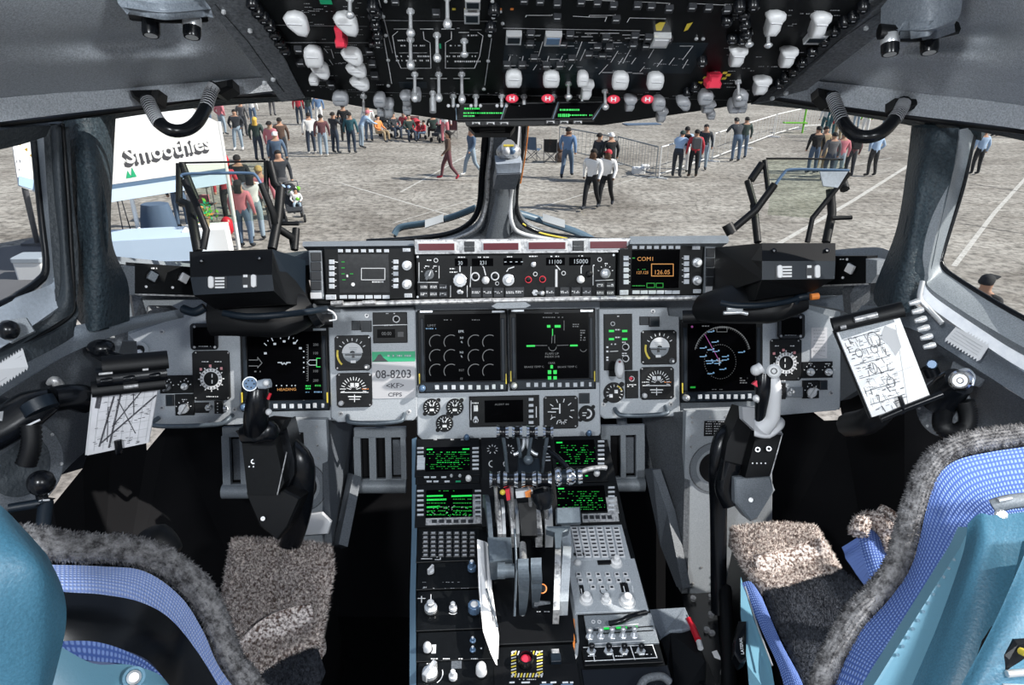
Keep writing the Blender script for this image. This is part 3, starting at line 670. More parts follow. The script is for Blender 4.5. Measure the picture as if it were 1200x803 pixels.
knob(503,322,5.5,ap,'frame_grey',1); knob(539,328,7.5,ap,'silver',0,h=.016); knob(569,328.5,4.6,ap,'white_cap',2); knob(595.5,328,7,ap,'silver',3,h=.015); knob(680,327.5,4.6,ap,'white',2); knob(709,320.5,6,ap,'silver',2,h=.01); knob(625,310,3,ap,'silver',3,h=.008)
knob(619,327.5,3,ap,'black',2,h=.004,lab='black push button with a red rim'); knob(635.5,327,3,ap,'black',2,h=.004,lab='black push button with a red rim')
m = MB('red')
for x, y in ((619,327.5),(635.5,327)): ringm(m, G, x, y, 4, 3.1, .004, .0062)
m.set('offwhite')
for x, y, r_ in ((511,305,2.6),(557,324,5.2),(580,323.5,5),(582.5,332,2.3),(627,321,2.6),(660,320,2.6),(702,304,2.6)): ringm(m, G, x, y, r_, r_*.72, .004, .0065)
into(m, apf)
knob(557,324,3,ap,'black',2,h=.005); knob(580,323.5,3,ap,'black',2,h=.005); knob(690,321,4,ap,'black',2,h=.008)
def key(pl, x0, y0, x1, y1, par, mm='key_white', h=.006, h0=.004, mark=None, name='button', lab=None):
    m = MB(mm); bx(m, pl, x0, y0, x1, y1, h0, h, .0006, hm=h0)
    if mark: scrib(m, pl, x0+1, (y0+y1)/2-1.6, x1-1, (y0+y1)/2+1.6, h+.0003, mark, 2, .85, .45)
    return m.build(name, par, lab)
for j, y in enumerate((333,341.5)):
    for i in range(3): key(G, 492+i*11.3, y, 501.5+i*11.3, y+6.5, ap, 'key_dark', .007, mark='mark')
for x in (552,565.5,578.5,592): key(G, x, 337, x+11.5, 348.5, ap, 'key_dark', .008, mark='mark')
for x in (603,639,656,669,682): key(G, x, 336.5, x+11, 348, ap, 'key_dark', .008, mark='mark')
for x in (698.5,710.5):
    for y in (331,340): key(G, x, y, x+9.5, y+6.5, ap, 'key_dark', .007, mark='mark')
def toggle(pl, px, py, par, L=.02, r=.0022, tip=1.6, mm='silver', dv=-.25, du=0, h0=.004, name='toggle_switch', lab=None, nut=True, base='silver', fl=False):
    k = pl.k(px, py); u, v = pl.uv(px, py, h0); m = MB(base)
    if nut: m.prism(pl, circ(u, v, r*2.2, 6), h0-.001, h0+.003, .0006)
    m.set(mm); a = pl.w(u, v, h0); b = pl.w(u+du*L, v+dv*L, h0+L)
    m.tube([a, a.lerp(b, .5), a.lerp(b, .85), b, b+(b-a).normalized()*r*.5], [r*.65, r, r*tip, r*tip, r*.6], 10)
    return m.build(name, par, lab)
toggle(G, 538, 342, ap, .014, du=.4, dv=0); toggle(G, 627, 343, ap, .016, .003, du=.9, dv=0)
m = MB('silver')
for x, y in ((489.5,301),(489.5,348),(719,299),(719,346)): cy(m, G, x, y, 1.3, .004, .0055, hm=.004)
into(m, apf)
# multifunction control displays each side of the autopilot panel
def mcd(x0, y0, x1, y1, sc, L, Rr, tys, T, ty, B, by, extra, kn, lab, scr, swx, swy):
    r0 = thing('control_display_unit', lab, 'display', G.hit((x0+x1)/2, (y0+y1)/2))
    m = MB('blackface'); bx(m, G, x0, y0, x1, y1, -.0115, .006, .003, hm=.006); bz = m.build('bezel', r0)
    m = MB(scr); bx(m, G, *sc, .0055, .0066, 0, hm=.0066); s = m.build('screen', r0)
    h = .0072
    if scr == 'screen_grey':
        m = MB('yellow'); m.ml = ['orange']; x, y, X, Y = 423.5, 314.5, 451, 328
        for a, b in (((x,y),(X,y)),((X,y),(X,Y)),((X,Y),(x,Y)),((x,Y),(x,y))): ln(m, G, [a, b], .9, h, 'offwhite')
        for a, b in ((400,307),(400,314),(400,321),(410,321),(401,328)): fr(m, G, a, b-.6, a+4, b+.6, h, 'e_green2')
        cy(m, G, 414.5, 333, 2.2, h, h+.0003, m='mark'); scrib(m, G, 436, 329, 450, 332, h, 'mark'); fr(m, G, 406, 322, 408, 325, h)
        into(m, s)
    else:
        m = MB('e_orange')
        text(m, G, 'COM1', 756, 303.5, 4.6, h, 'e_orange', 1.1); text(m, G, '127.125', 753, 319.5, 3.4, h, None, .95); text(m, G, '126.05', 776.3, 319, 5, h, 'e_orange', 1.0)
        x, y, X, Y = 763.5, 309.5, 789, 323.5
        for a, b in (((x,y),(X,y)),((X,y),(X,Y)),((X,Y),(x,Y)),((x,Y),(x,y))): ln(m, G, [a, b], .9, h)
        for x, X in ((758,767),(769,777)):
            for a, b in (((x,332),(X,332)),((X,332),(X,337)),((X,337),(x,337)),((x,337),(x,332))): ln(m, G, [a, b], .7, h, 'e_green2')
        scrib(m, G, 741, 334, 756, 336, h); scrib(m, G, 746, 315, 762, 316.5, h, 'e_green2', 1, .4); fr(m, G, 741, 302, 744, 303, h)
        into(m, s)
    for y in tys:
        key(G, L-3, y-2.6, L+3, y+2.6, r0, 'key_white', .010, .006); key(G, Rr-3, y-2.6-(.5 if L>600 else 0), Rr+3, y+2.2, r0, 'key_white', .010, .006)
    for x in T: key(G, x-2.8, ty-1.8, x+2.8, ty+1.8, r0, 'key_white', .009, .006)
    for x in B: key(G, x-4.2, by-2, x+4.2, by+2, r0, 'key_white', .009, .006)
    for a, b, c, d in extra: key(G, a, b, c, d, r0, 'key_white', .009, .006, mark='markdim')
    for x, y in kn: knob(x, y, 5.6, r0, 'silver', 3, h=.018, h0=.006)
    m = MB('mark'); fr(m, G, sc[0]-3, tys[0], sc[0]-1, tys[0]+.8, .0065)
    for y in tys: fr(m, G, L+3.2, y-.4, L+5.2, y+.4, .0065); fr(m, G, Rr-5, y-.4, Rr-3.2, y+.4, .0065)
    into(m, bz)
    r1 = thing('dimmer_strip', 'narrow dark switch strip with white foot '+('left of the blank grey display' if L < 600 else 'right of the radio display'), 'switch panel', G.hit((swx[0]+swx[1])/2, 320))
    m = MB('offwhite'); m.ml = ['panel_mid']; bx(m, G, swx[0], swy[0], swx[1], swy[1], -.0115, .006, .002, hm=.006); m.build('face_plate', r1)
    ys = [swy[0]+2, swy[0]+15, swy[0]+22, swy[0]+40]
    for i in range(4):
        a = swy[0]+2+i*11.2; m = MB('key_dark'); bx(m, G, swx[0]+1.5, a, swx[1]-1.5, a+10.2, .006, .010, .001, hm=.006); m.build('rocker_switch', r1)
    m = MB('offwhite'); bx(m, G, swx[0]+1, swy[1]-8, swx[1]-1, swy[1]-1, .006, .008, .0005, hm=.006); m.build('lamp_cover', r1)
mcd(380,290,486,352,(397,298,456,343), 389,464,(307,314,321,328.5,335.5), (399,408,417,426,435,444,453),294, (402.5,412.5,422.5,432.5,442.5,452.5),348, [(382,345.5,394,351),(472,291,481,295),(474,344,483,348.5)], [(477,311),(477,333)],
    'multifunction display with a dim grey screen left of the autopilot panel', 'screen_grey', (363,378), (294,351))
mcd(724,286,824,347,(740,293,796,338), 733.3,804,(302.5,309.5,316.5,323.5,330.5), (743.5,752,760.5,769,777.5,786,794),290, (745,754.5,764,773.5,783,792),342.5, [(726,340,736,345.5),(811,288.5,820,292.5),(812,339,821,343.5)], [(816,307.5),(816,328.5)],
    'radio control display showing orange 126.05 right of the autopilot panel', 'screen', (825.5,838.5), (289,344))
# outboard light panels
for pts, kn, sgn, lab in (([(157,308),(226,313),(228,347),(156,345)], [(178,324,'panel_mid'),(215,326,'offwhite')], -1, 'black lighting panel with grey knobs at the far left end of the glareshield'),
                   ([(977,300),(1017,300),(1017,333),(962,335)], [(997,315,'white')], 1, 'black lighting panel with a white knob at the far right end of the glareshield')):
    e0, e1 = (D(157,328,1.12), D(227,330,1.2)) if sgn < 0 else (D(975,318,1.2), D(1030,316,1.13))
    nn_ = (e1-e0).cross(Vector((0,.25,1))); nn_ = nn_ if nn_.dot(CAM-e0) > 0 else -nn_
    ox = Plane((e0+e1)/2, nn_, (e1-e0))
    r0 = thing('lighting_panel', lab, 'control panel', ox.hit(pts[0][0], 325))
    m = MB('blackface'); q = [ox.uv(x, y) for x, y in pts]; m.prism(ox, q, -.03, .002, 0); lf = m.build('face_plate', r0)
    m = MB('silver_worn'); ln(m, ox, [(pts[3][0], pts[3][1]), (pts[2][0], pts[2][1])], 1.8, .003); m.build('lower_edge', r0)
    for x, y, mm in kn:
        m = MB('black'); cy(m, ox, x, y, 7.5, .002, .008, .002, hm=.002); u, v = ox.uv(x, y, .008); k = ox.k(x, y)
        m.set(mm); a = R(-30 if sgn > 0 else -28); c, s_ = math.cos(a), math.sin(a); m.prism(ox, [(u+(p*c-q_*s_)*k, v+(p*s_+q_*c)*k) for p, q_ in ((-4.5,-5),(4.5,-5),(4.5,5),(-4.5,5))], .008, .014, .001); m.build('knob', r0)
    m = MB('mark')
    for x, y in (((171,336),(202,337)) if sgn < 0 else ((988,325.5),(993,304))): cy(m, ox, x, y, 1.5, .002, .0035, n=8, hm=.002)
    scrib(m, ox, *((177,313,184,316) if sgn < 0 else (984,303,992,305)), .0028); into(m, lf)
    m = MB('panel_mid'); q = [(143,312),(157,312),(157,346),(150,346),(143,338)] if sgn < 0 else [(1016,303),(1029,305),(1029,322),(1022,332),(1016,332)]
    m.prism(ox, [ox.uv(x, y) for x, y in q], -.03, .004, .001); m.build('end_bracket', r0)
# brackets and struts under the outboard ends
m = MB('frame_grey'); slab(m, [(154,346,1.2),(166,348,1.2),(173,370,1.22),(172,382,1.22),(158,372,1.2)], .02); slab(m, [(174,358,1.28),(200,358,1.3),(212,364,1.32),(172,380,1.26)], .01)
tag(m.build('glareshield_bracket'), 'dark grey triangular bracket under the left end of the glareshield', 'bracket')
m = MB('frame_grey'); slab(m, [(1002,334,1.2),(1020,334,1.2),(1019,352,1.22),(998,370,1.22),(996,345,1.2)], .02)
m.set('panel_mid'); slab(m, [(950,350,1.32),(999,344,1.28),(996,368,1.26),(985,363,1.28),(940,354,1.33)], .01)
tag(m.build('glareshield_bracket'), 'grey triangular bracket under the right end of the glareshield', 'bracket')
# ---------------------------------------------------------------- head-up displays
def hud(side):
    if side < 0:
        f = [(222,295),(319,292),(319,322),(223,325)]; lo = [(223,325),(319,322),(321,341),(227,346)]; und = [(227,346),(321,341),(336,356),(252,362)]
        sd = [(319,292),(358,305),(358,354),(321,341)]; lab = 'left head-up display with black wrinkle-paint box and folding combiner frame'
    else:
        f = [(893,285),(979,285),(979,306),(893,306)]; lo = [(893,306),(979,306),(978,327),(893,328)]; und = [(893,328),(978,327),(952,342),(885,352)]
        sd = [(838,290),(893,285),(893,328),(838,346)]; lab = 'right head-up display with black wrinkle-paint box and folding combiner frame'
    r0 = thing('head_up_display', lab, 'head-up display', D(*(f[3]), 1.2))
    d0 = 1.12
    def q(pts, ds): return [D(x, y, d) for (x, y), d in zip(pts, ds)]
    m = MB('black'); bk = Vector((0,.2,-.085))
    top = q(f, (d0+.02,d0+.02,d0,d0)); low = q(lo, (d0,d0,d0+.0,d0+.0)); un = q(und, (d0,d0,d0+.05,d0+.05))
    if side < 0: sdp = q(sd, (d0+.02,d0+.2,d0+.2,d0)); 
    else: sdp = q(sd, (d0+.2,d0+.02,d0,d0+.2))
    m.add(top, [[0,1,2,3]]); m.set('navy'); m.add(low, [[0,1,2,3]]); m.set('black'); m.add(un, [[0,1,2,3]]); m.set('navy' if side < 0 else 'black'); m.add(sdp, [[0,1,2,3]]); m.set('black')
    tp = [top[0], top[1], top[1]+bk, top[0]+bk]; m.add(tp, [[0,1,2,3]]); m.add([un[3], un[2], un[2]+bk, un[3]+bk], [[0,1,2,3]])
    oth = [top[0], low[0], un[0], un[3], un[3]+bk, top[0]+bk] if side < 0 else [top[1], low[1], un[1], un[2], un[2]+bk, top[1]+bk]
    m.add([top[0], top[3], low[3], un[3], un[3]+bk, top[0]+bk], [[0,1,2,3,4,5]]); m.add([top[1], top[2], low[2], un[2], un[2]+bk, top[1]+bk], [[0,1,2,3,4,5]])
    m.build('housing', r0)
    FP = Plane(low[0]*.5+low[2]*.5, (low[1]-low[0]).cross(low[3]-low[0]) if (low[1]-low[0]).cross(low[3]-low[0]).dot(CAM-low[0]) > 0 else -(low[1]-low[0]).cross(low[3]-low[0]))
    UPL = Plane(top[0]*.5+top[2]*.5, (top[1]-top[0]).cross(top[3]-top[0]) if (top[1]-top[0]).cross(top[3]-top[0]).dot(CAM-top[0]) > 0 else -(top[1]-top[0]).cross(top[3]-top[0]))
    for x, y in (((236,306),(304,303)) if side < 0 else ((907,294),(969,294))):
        m = MB('black_gloss'); cy(m, UPL, x, y, 3, 0, .003, .001, hm=0); m.set('silver_worn'); cy(m, UPL, x, y, 1.2, .003, .004, hm=.003, n=8); m.build('screw', r0)
    w = ((244,324,266,338),(284,322,301,337)) if side < 0 else ((909,311,928,326),(945,311,960,326))
    for i, (a, b, c, d) in enumerate(w):
        m = MB('key_dark'); bx(m, FP, a, b, c, d, -.002, .001, 0, hm=.001); m.set('white')
        if i == 0:
            u0, v0, ww, hh = FP.rect(a+1, b, a+7, d, .001); m.prism(FP, rr(u0, v0, ww, hh, ww*.45, 4), .001, .006, .001)
            for k in range(4): fr(m, FP, a+8, b+1+k*3.6, a+19, b+3+k*3.6, .0015, 'white')
        else:
            u0, v0, ww, hh = FP.rect(c-6, b, c, d, .001); m.prism(FP, rr(u0, v0, ww, hh, ww*.45, 4), .001, .006, .001)
            fr(m, FP, a+1, b, a+6, b+3, .0015, 'white'); fr(m, FP, a+1, d-3, a+6, d, .0015)
        m.build('thumbwheel', r0)
    # projector body and cables underneath
    m = MB('black'); 
    if side < 0:
        ptube(m, [(250,366,1.22),(290,364,1.22),(330,368,1.24),(360,362,1.28)], [.045,.05,.045,.03], 12, None, 16, .6); ptube(m, [(262,378,1.25),(390,376,1.3)], .014, 8)
        m.build('projector', r0)
        m = MB('navy'); ptube(m, [(262,367,1.155),(290,371,1.15),(330,369,1.16),(372,364,1.22),(382,362,1.26)], .006, 8, None, 20); ptube(m, [(215,362,1.2),(228,366,1.19),(240,360,1.19)], .008, 8, None, 10); m.build('cable', r0)
        m = MB('black_gloss'); ptube(m, [(366,372,1.26),(374,368,1.26)], .022, 12); m.set('offwhite'); ptube(m, [(380,362,1.25),(390,366,1.25),(394,374,1.25),(386,376,1.25)], .0018, 6, None, 12); m.build('connector', r0)
    else:
        ptube(m, [(820,360,1.3),(860,355,1.24),(900,352,1.22),(940,348,1.22)], [.03,.045,.05,.03], 12, None, 16, .6); ptube(m, [(800,372,1.3),(850,370,1.28),(905,360,1.26)], .014, 8)
        m.build('projector', r0)
        m = MB('navy'); ptube(m, [(845,355,1.17),(862,358,1.16),(890,358,1.16),(915,355,1.17),(935,350,1.18)], .005, 8, None, 20); ptube(m, [(930,362,1.2),(934,350,1.19),(948,347,1.19)], .007, 8, None, 10); m.build('cable', r0)
        m = MB('silver'); ptube(m, [(852,362,1.17),(870,362,1.17)], .0035, 8); ptube(m, [(848,367,1.17),(868,366,1.17),(876,368,1.17)], .0035, 8); m.set('orange'); ptube(m, [(950,348,1.18),(959,347,1.18)], .006, 8); m.build('connector', r0, 'silver and orange cable connector')
    # combiner frame
    def bar(pts, w, t=.006, nm='frame_arm', mm='black'):
        m = MB(mm); P_ = [D(*p) for p in pts]; P_ = resample(P_, len(pts)*4) if len(pts) > 2 and w < .004 else P_
        m.tube(P_, w*.78 if w > .004 else w, 8); return m.build(nm, r0)
    if side < 0:
        bar([(210,192,1.25),(210,238,1.25)], .008); bar([(213,192,1.25),(230,234,1.26)], .009); bar([(212,237,1.24),(222,240,1.23),(232,294,1.22)], .011); bar([(216,212,1.2),(230,240,1.19),(242,270,1.18),(238,292,1.18)], .008)
        bar([(210,191,1.25),(262,190,1.25),(314,189,1.25)], .0018, nm='frame_bar'); bar([(212,207,1.18),(218,204,1.18),(255,203,1.18),(290,203,1.18),(300,206,1.18),(308,220,1.18)], .0026, nm='frame_bar', mm='blue_knob')
        bar([(312,190,1.24),(312,230,1.24)], .006); bar([(316,190,1.24),(322,215,1.24),(328,222,1.24)], .010); bar([(306,215,1.17),(320,250,1.18),(322,262,1.19)], .008); bar([(329,220,1.23),(326,255,1.22),(319,292,1.2)], .011)
        bar([(322,262,1.22),(350,262,1.22)], .005); bar([(326,268,1.24),(342,278,1.26),(345,292,1.27)], .009); bar([(347,268,1.27),(345,293,1.26)], .009, nm='lock_lever')
        g = [(212,193,1.25),(312,191,1.25),(305,216,1.2),(320,255,1.2),(240,262,1.2),(214,215,1.2)]
    else:
        bar([(898,186,1.25),(940,186,1.25),(988,187,1.25)], .0018, nm='frame_bar'); bar([(909,216,1.18),(918,204,1.18),(926,199,1.18),(960,199,1.18),(995,200,1.18)], .0026, nm='frame_bar', mm='blue_knob')
        bar([(896,188,1.24),(900,222,1.23)], .006); bar([(893,192,1.24),(880,211,1.24)], .009); bar([(876,212,1.24),(884,240,1.23)], .008); bar([(908,216,1.18),(886,246,1.19),(855,272,1.2)], .0085); bar([(883,240,1.22),(888,284,1.2)], .0085)
        bar([(852,263,1.2),(858,274,1.2)], .013, nm='lock_knob'); bar([(995,203,1.18),(952,256,1.19),(946,284,1.19)], .006); bar([(973,222,1.22),(975,250,1.22),(968,284,1.21)], .010); bar([(975,256,1.2),(998,255,1.2)], .005, nm='lock_lever'); bar([(984,200,1.24),(990,222,1.22)], .011)
        g = [(899,187,1.25),(988,188,1.25),(994,201,1.19),(952,254,1.19),(900,250,1.2),(905,216,1.19)]
        m = MB('silver'); m.ml = ['sill_light']; slab(m, [(961,201,1.17),(994,201,1.17),(982,220,1.17),(965,218,1.17)], .003); m.build('mirror', r0, 'pale reflecting plate')
    m = MB('combiner'); slab(m, g, .004); m.build('combiner_glass', r0)
hud(-1); hud(1)
# ================================================================= instrument panel
mat('c_rose', (.65,.28,.3), .5)
A = MAIN
pan = thing('instrument_panel', 'wide light grey instrument panel carrying the screens and gauges below the glareshield', 'instrument panel', A.hit(600,500))
def plate(pts, h0, h1, ch=.002, mm='panel_grey', nm='panel_plate', rad=0, par=None):
    m = MB(mm); m.prism(A, [A.uv(x, y, h1) for x, y in pts], h0, h1, ch); return m.build(nm, par or pan)
plate([(150,352),(1010,346),(990,380),(984,480),(700,489),(487,492),(290,494),(185,490),(150,400)], -.05, -.012, 0, 'panel_mid', 'backing_plate')
PLL = plate([(150,392),(244,360),(285,358),(300,358),(300,490),(388,488),(388,492),(300,496),(272,498),(182,499),(176,490),(178,420)], -.011, -.002, .001)
PLC = plate([(384,366),(398,366),(399,362),(484,360),(487,364),(489,488),(484,493),(396,495),(388,490)], -.011, .004, .002)
PLB = plate([(488,452),(703,448),(704,508),(700,513),(495,516),(489,510)], -.013, .000, .002)
PLR = plate([(702,362),(782,360),(784,370),(796,371),(797,484),(792,488),(708,491),(703,486)], -.011, .004, .002)
PLW = plate([(893,366),(912,362),(940,360),(1000,380),(985,392),(984,478),(980,481),(890,489),(797,490),(797,482),(893,476)], -.011, -.002, .001)
m = MB('panel_grey'); bx(m, A, 487, 355, 703, 364, -.02, -.002, 0); m.build('panel_plate', pan); m = MB('panel_grey'); bx(m, A, 280, 478, 392, 490, -.02, -.003, 0, hm=0); m.build('panel_plate', pan)
def handle(pts, nm='grab_rail', lab='blue-grey bent grab rail'):
    q = resample([A.w(*A.uv(x, y), h) for x, y, h in pts], 26); m = MB('lever_grey'); m.tube(q, .0048, 10); m.build(nm, pan, lab)
handle([(408,487,.004),(409,490,.018),(414,493,.024),(440,494,.026),(468,492,.024),(473,489,.018),(474,485,.004)])
handle([(720,479,.004),(721,482,.018),(727,485,.024),(752,485,.026),(776,483,.024),(779,480,.018),(779,476,.004)])
handle([(186,490,.0),(184,494,.02),(190,497,.024),(225,497,.026),(262,495,.024),(271,490,.018),(272,487,.0)])
for pl_, pts in ((PLC, ((399,485),(479,483),(430,370))), (PLR, ((707,474),(786,474),(765,365))), (PLL, ((190,478),(275,480),(190,389),(184,440))), (PLW, ((974,461),(905,372)))):
    m = MB('silver_worn')
    for x, y in pts: h = .004 if pl_ in (PLC, PLR) else -.002; cy(m, A, x, y, 2.8, h, h+.0015, .0005, n=12, hm=h); m.set('frame_grey'); cy(m, A, x, y, 1.4, h+.0015, h+.002, n=6, hm=h); m.set('silver_worn')
    into(m, pl_)
# ---------------------------------------------------------------- large displays
def display(x0, y0, x1, y1, lab, draw, hdl=-1):
    r0 = thing('flight_display', lab, 'display', A.hit((x0+x1)/2, y1))
    m = MB('black'); bx(m, A, x0, y0, x1, y1, .001, .006, .002, hm=.006)
    m.set('navy'); bx(m, A, x0+1, y1-12, x1-1, y1-1, .006, .009, .001, hm=.008)
    for a in (x0+3, x1-7): bx(m, A, a, y0+10, a+4, y1-13, .006, .009, .001, hm=.008)
    m.set('silver')
    for a in (x0+2, x1-18): bx(m, A, a, y0+1, a+15, y0+3.5, .006, .008, .0005, hm=.007)
    m.set('yellow')
    for a in (x0+1, x1-2): bx(m, A, a, y1-22, a+1.2, y1-10, .006, .010, 0, hm=.008)
    bz = m.build('bezel', r0)
    m = MB('screen'); bx(m, A, x0+8, y0+5, x1-8, y1-13, .0055, .0066, 0, hm=.0066); s = m.build('screen', r0)
    m = MB('e_white'); draw(m, .0072); into(m, s)
    n = 7; a0, a1 = x0+22, x1-24
    for i in range(n): a = a0+(a1-a0)*i/(n-1); key(A, a-2.3, y1-8.5, a+2.3, y1-3.5, r0, 'key_white', .012, .009)
    key(A, x1-18, y1-9.5, x1-14, y1-4, r0, 'key_white', .012, .009); key(A, x1-8, y1-9, x1-5, y1-4, r0, 'key_white', .012, .009)
    knob(x0+5, y1-5, 4, r0, 'blue_knob' if hdl < 0 else 'silver', 2, A, .016, 'black', .009)
    return r0
def pfd(m, h):
    for a in range(9):
        an = 55+a*10; ticks(m, A, 333, 423, 30-(4 if a % 2 == 0 else 1.5), 30, an+(0), an, 1, 1, h, 'e_white')
    for x, y in ((311,414),(322,403),(333,400),(345,402),(352,408)): fr(m, A, x-1.6, y-1, x+1.6, y+1.4, h)
    ln(m, A, [(329,425),(331,427),(333,425.5),(335,427),(337,425)], 1.2, h); ln(m, A, [(326,425),(330,425)], 1.2, h); ln(m, A, [(336,425),(340,425)], 1.2, h)
    ln(m, A, [(292,422),(302,422),(302,419),(307,425.5),(302,431),(302,429),(292,429)], .9, h, 'e_grey'); scrib(m, A, 298, 434, 307, 437, h)
    ln(m, A, [(361,404),(361,446)], .6, h, 'e_grey')
    for i in range(16): fr(m, A, 359, 404+i*2.8, 361, 404.7+i*2.8, h, 'e_grey')
    for y in (412,419,425,431,436): cy(m, A, 356, y, .9, h, h+.0002, n=8, m='e_white', hm=h)
    ln(m, A, [(360,425),(363,422),(371,422),(371,428),(363,428),(360,425)], .8, h, 'e_white')
    for y in (404,414,435,446): text(m, A, '100' if y in (414,435) else '200', 370, y, 3, h, 'e_grey')
    ln(m, A, [(375,420),(371,420),(371,430),(375,430)], .9, h, 'e_green')
    for x in (324,330,336,342,346): cy(m, A, x, 452, .8, h, h+.0002, n=8, m='e_white', hm=h)
    text(m, A, 'HEADING', 336, 456.5, 3.2, h, 'e_orange', 1.1); scrib(m, A, 358, 451, 364, 457, h, 'e_green', 2); scrib(m, A, 369, 450, 376, 454, h, 'e_green2'); scrib(m, A, 358, 459, 363, 460.5, h, 'e_blue'); scrib(m, A, 368, 458, 377, 461, h, 'e_blue'); fr(m, A, 355, 469, 357, 470, h, 'e_grey')
display(282,384,385,482,'flight display with an arc of white marks and a speed scale, left of all four',pfd)
def eng(m, h):
    for y in (401,418,435):
        for x in (512,529,557,574): arc(m, A, x, y, 8.5, 60, 215, .9, h, 'e_grey')
    text(m, A, 'EPR', 540.5, 388.5, 2.8, h, 'e_white')
    for y, s_ in ((396,'N1'),(401,'%'),(413,'N2'),(418,'%'),(434,'EGT'),(444,'FF')): text(m, A, s_, 541, y, 2.4, h, 'e_white' if y < 430 else 'e_grey')
    text(m, A, 'LIMIT', 506, 381.5, 2.6, h, 'e_grey', 1.1); scrib(m, A, 499, 384, 511, 386.5, h, 'e_blue'); scrib(m, A, 505, 374, 530, 376, h, 'e_grey', 1, .3); scrib(m, A, 553, 374, 562, 376, h)
display(490,363,594.5,460,'engine display with three rows of four dim arcs, left of the two centre screens',eng)
def cfg(m, h):
    scrib(m, A, 638, 366, 655, 368, h, 'e_grey'); scrib(m, A, 636, 371, 660, 373, h, 'e_grey')
    for x in (641,650): fr(m, A, x, 381, x+4, 384, h, 'e_green')
    fr(m, A, 654, 381, 657, 384, h); ln(m, A, [(647.5,386),(647.5,393)], 1, h); ln(m, A, [(647,393),(646.5,402)], .7, h, 'e_grey'); ln(m, A, [(650,393),(650,402)], .7, h); ln(m, A, [(661,376),(661,387)], .6, h); scrib(m, A, 671, 379, 679, 384, h, None, 2)
    fr(m, A, 617,404.5,627,406.5,h,'e_green'); fr(m, A, 668,404,677,406,h); ln(m, A, [(627,405),(641,405)], .6, h, 'e_grey'); ln(m, A, [(653,405),(666,404.5)], .6, h); arc(m, A, 647, 406.5, 4.5, 180, 360, .7, h)
    text(m, A, 'FLAPS UP', 647, 414.5, 2.5, h, 'e_grey', 1.1); text(m, A, 'INDEX 218', 647, 418, 2.3, h, 'e_grey', 1.1); text(m, A, 'GEAR', 646.5, 425.5, 2.3, h)
    text(m, A, 'BRAKE TEMP C', 626, 430, 2.2, h, 'e_grey', 1.1); text(m, A, 'BRAKE TEMP C', 665, 430, 2.2, h, None, 1.1)
    fr(m, A, 645,428,648,432,h,'e_green')
    for x in (642,648.5):
        for y in (434,441): fr(m, A, x, y, x+4, y+4.4, h)
    scrib(m, A, 680, 386, 686, 400, h, 'e_grey', 5, .7); arc(m, A, 683, 408, 4, 200, 340, .6, h)
display(597,362,698,457,'systems display with green gear squares and wing outline, right of the centre pair',cfg,1)
def nav(m, h):
    arc(m, A, 845, 416, 33, 12, 168, .8, h, 'e_grey', 40)
    for i in range(34): a = 12+i*4.6; ticks(m, A, 845, 416, 31, 34, a, a, 1, .5, h, 'e_grey')
    for i in range(44):
        a = R(i*8.2); fr(m, A, 844+18.5*math.cos(a)-.4, 424+20*math.sin(a)-.4, 844+18.5*math.cos(a)+.4, 424+20*math.sin(a)+.4, h)
    ln(m, A, [(826,392),(843,423)], .8, h, 'e_magenta')
    for x, y in ((833,389),(838,401),(824,408),(833,410),(839,412),(824,418),(831,423),(837,423),(832,426),(841,426),(850,418),(850,422),(869,413),(847,433),(833,438)):
        fr(m, A, x-4, y-.5, x+2, y+.6, h, 'e_blue'); cy(m, A, x+3.2, y-1, 1.1, h, h+.0002, n=6, hm=h)
    ln(m, A, [(843,420),(843,428)], .8, h, 'e_white'); ln(m, A, [(840,423),(847,423)], .6, h)
    ln(m, A, [(840,384),(852,384),(852,389),(840,389),(840,384)], .6, h, 'e_grey'); fr(m, A, 809,453,815,455,h,'e_green2'); scrib(m, A, 830, 456, 854, 457, h, 'e_grey', 1, .4); scrib(m, A, 867, 442, 876, 450, h, 'e_grey', 3, .5)
    cy(m, A, 811, 383, 1.4, h, h+.0002, m='e_magenta', n=8, hm=h); scrib(m, A, 820, 381, 831, 383.5, h, 'e_grey')
display(798,374,894,471,'map display with a dotted circle and pale blue markers, right of all four',nav,1)
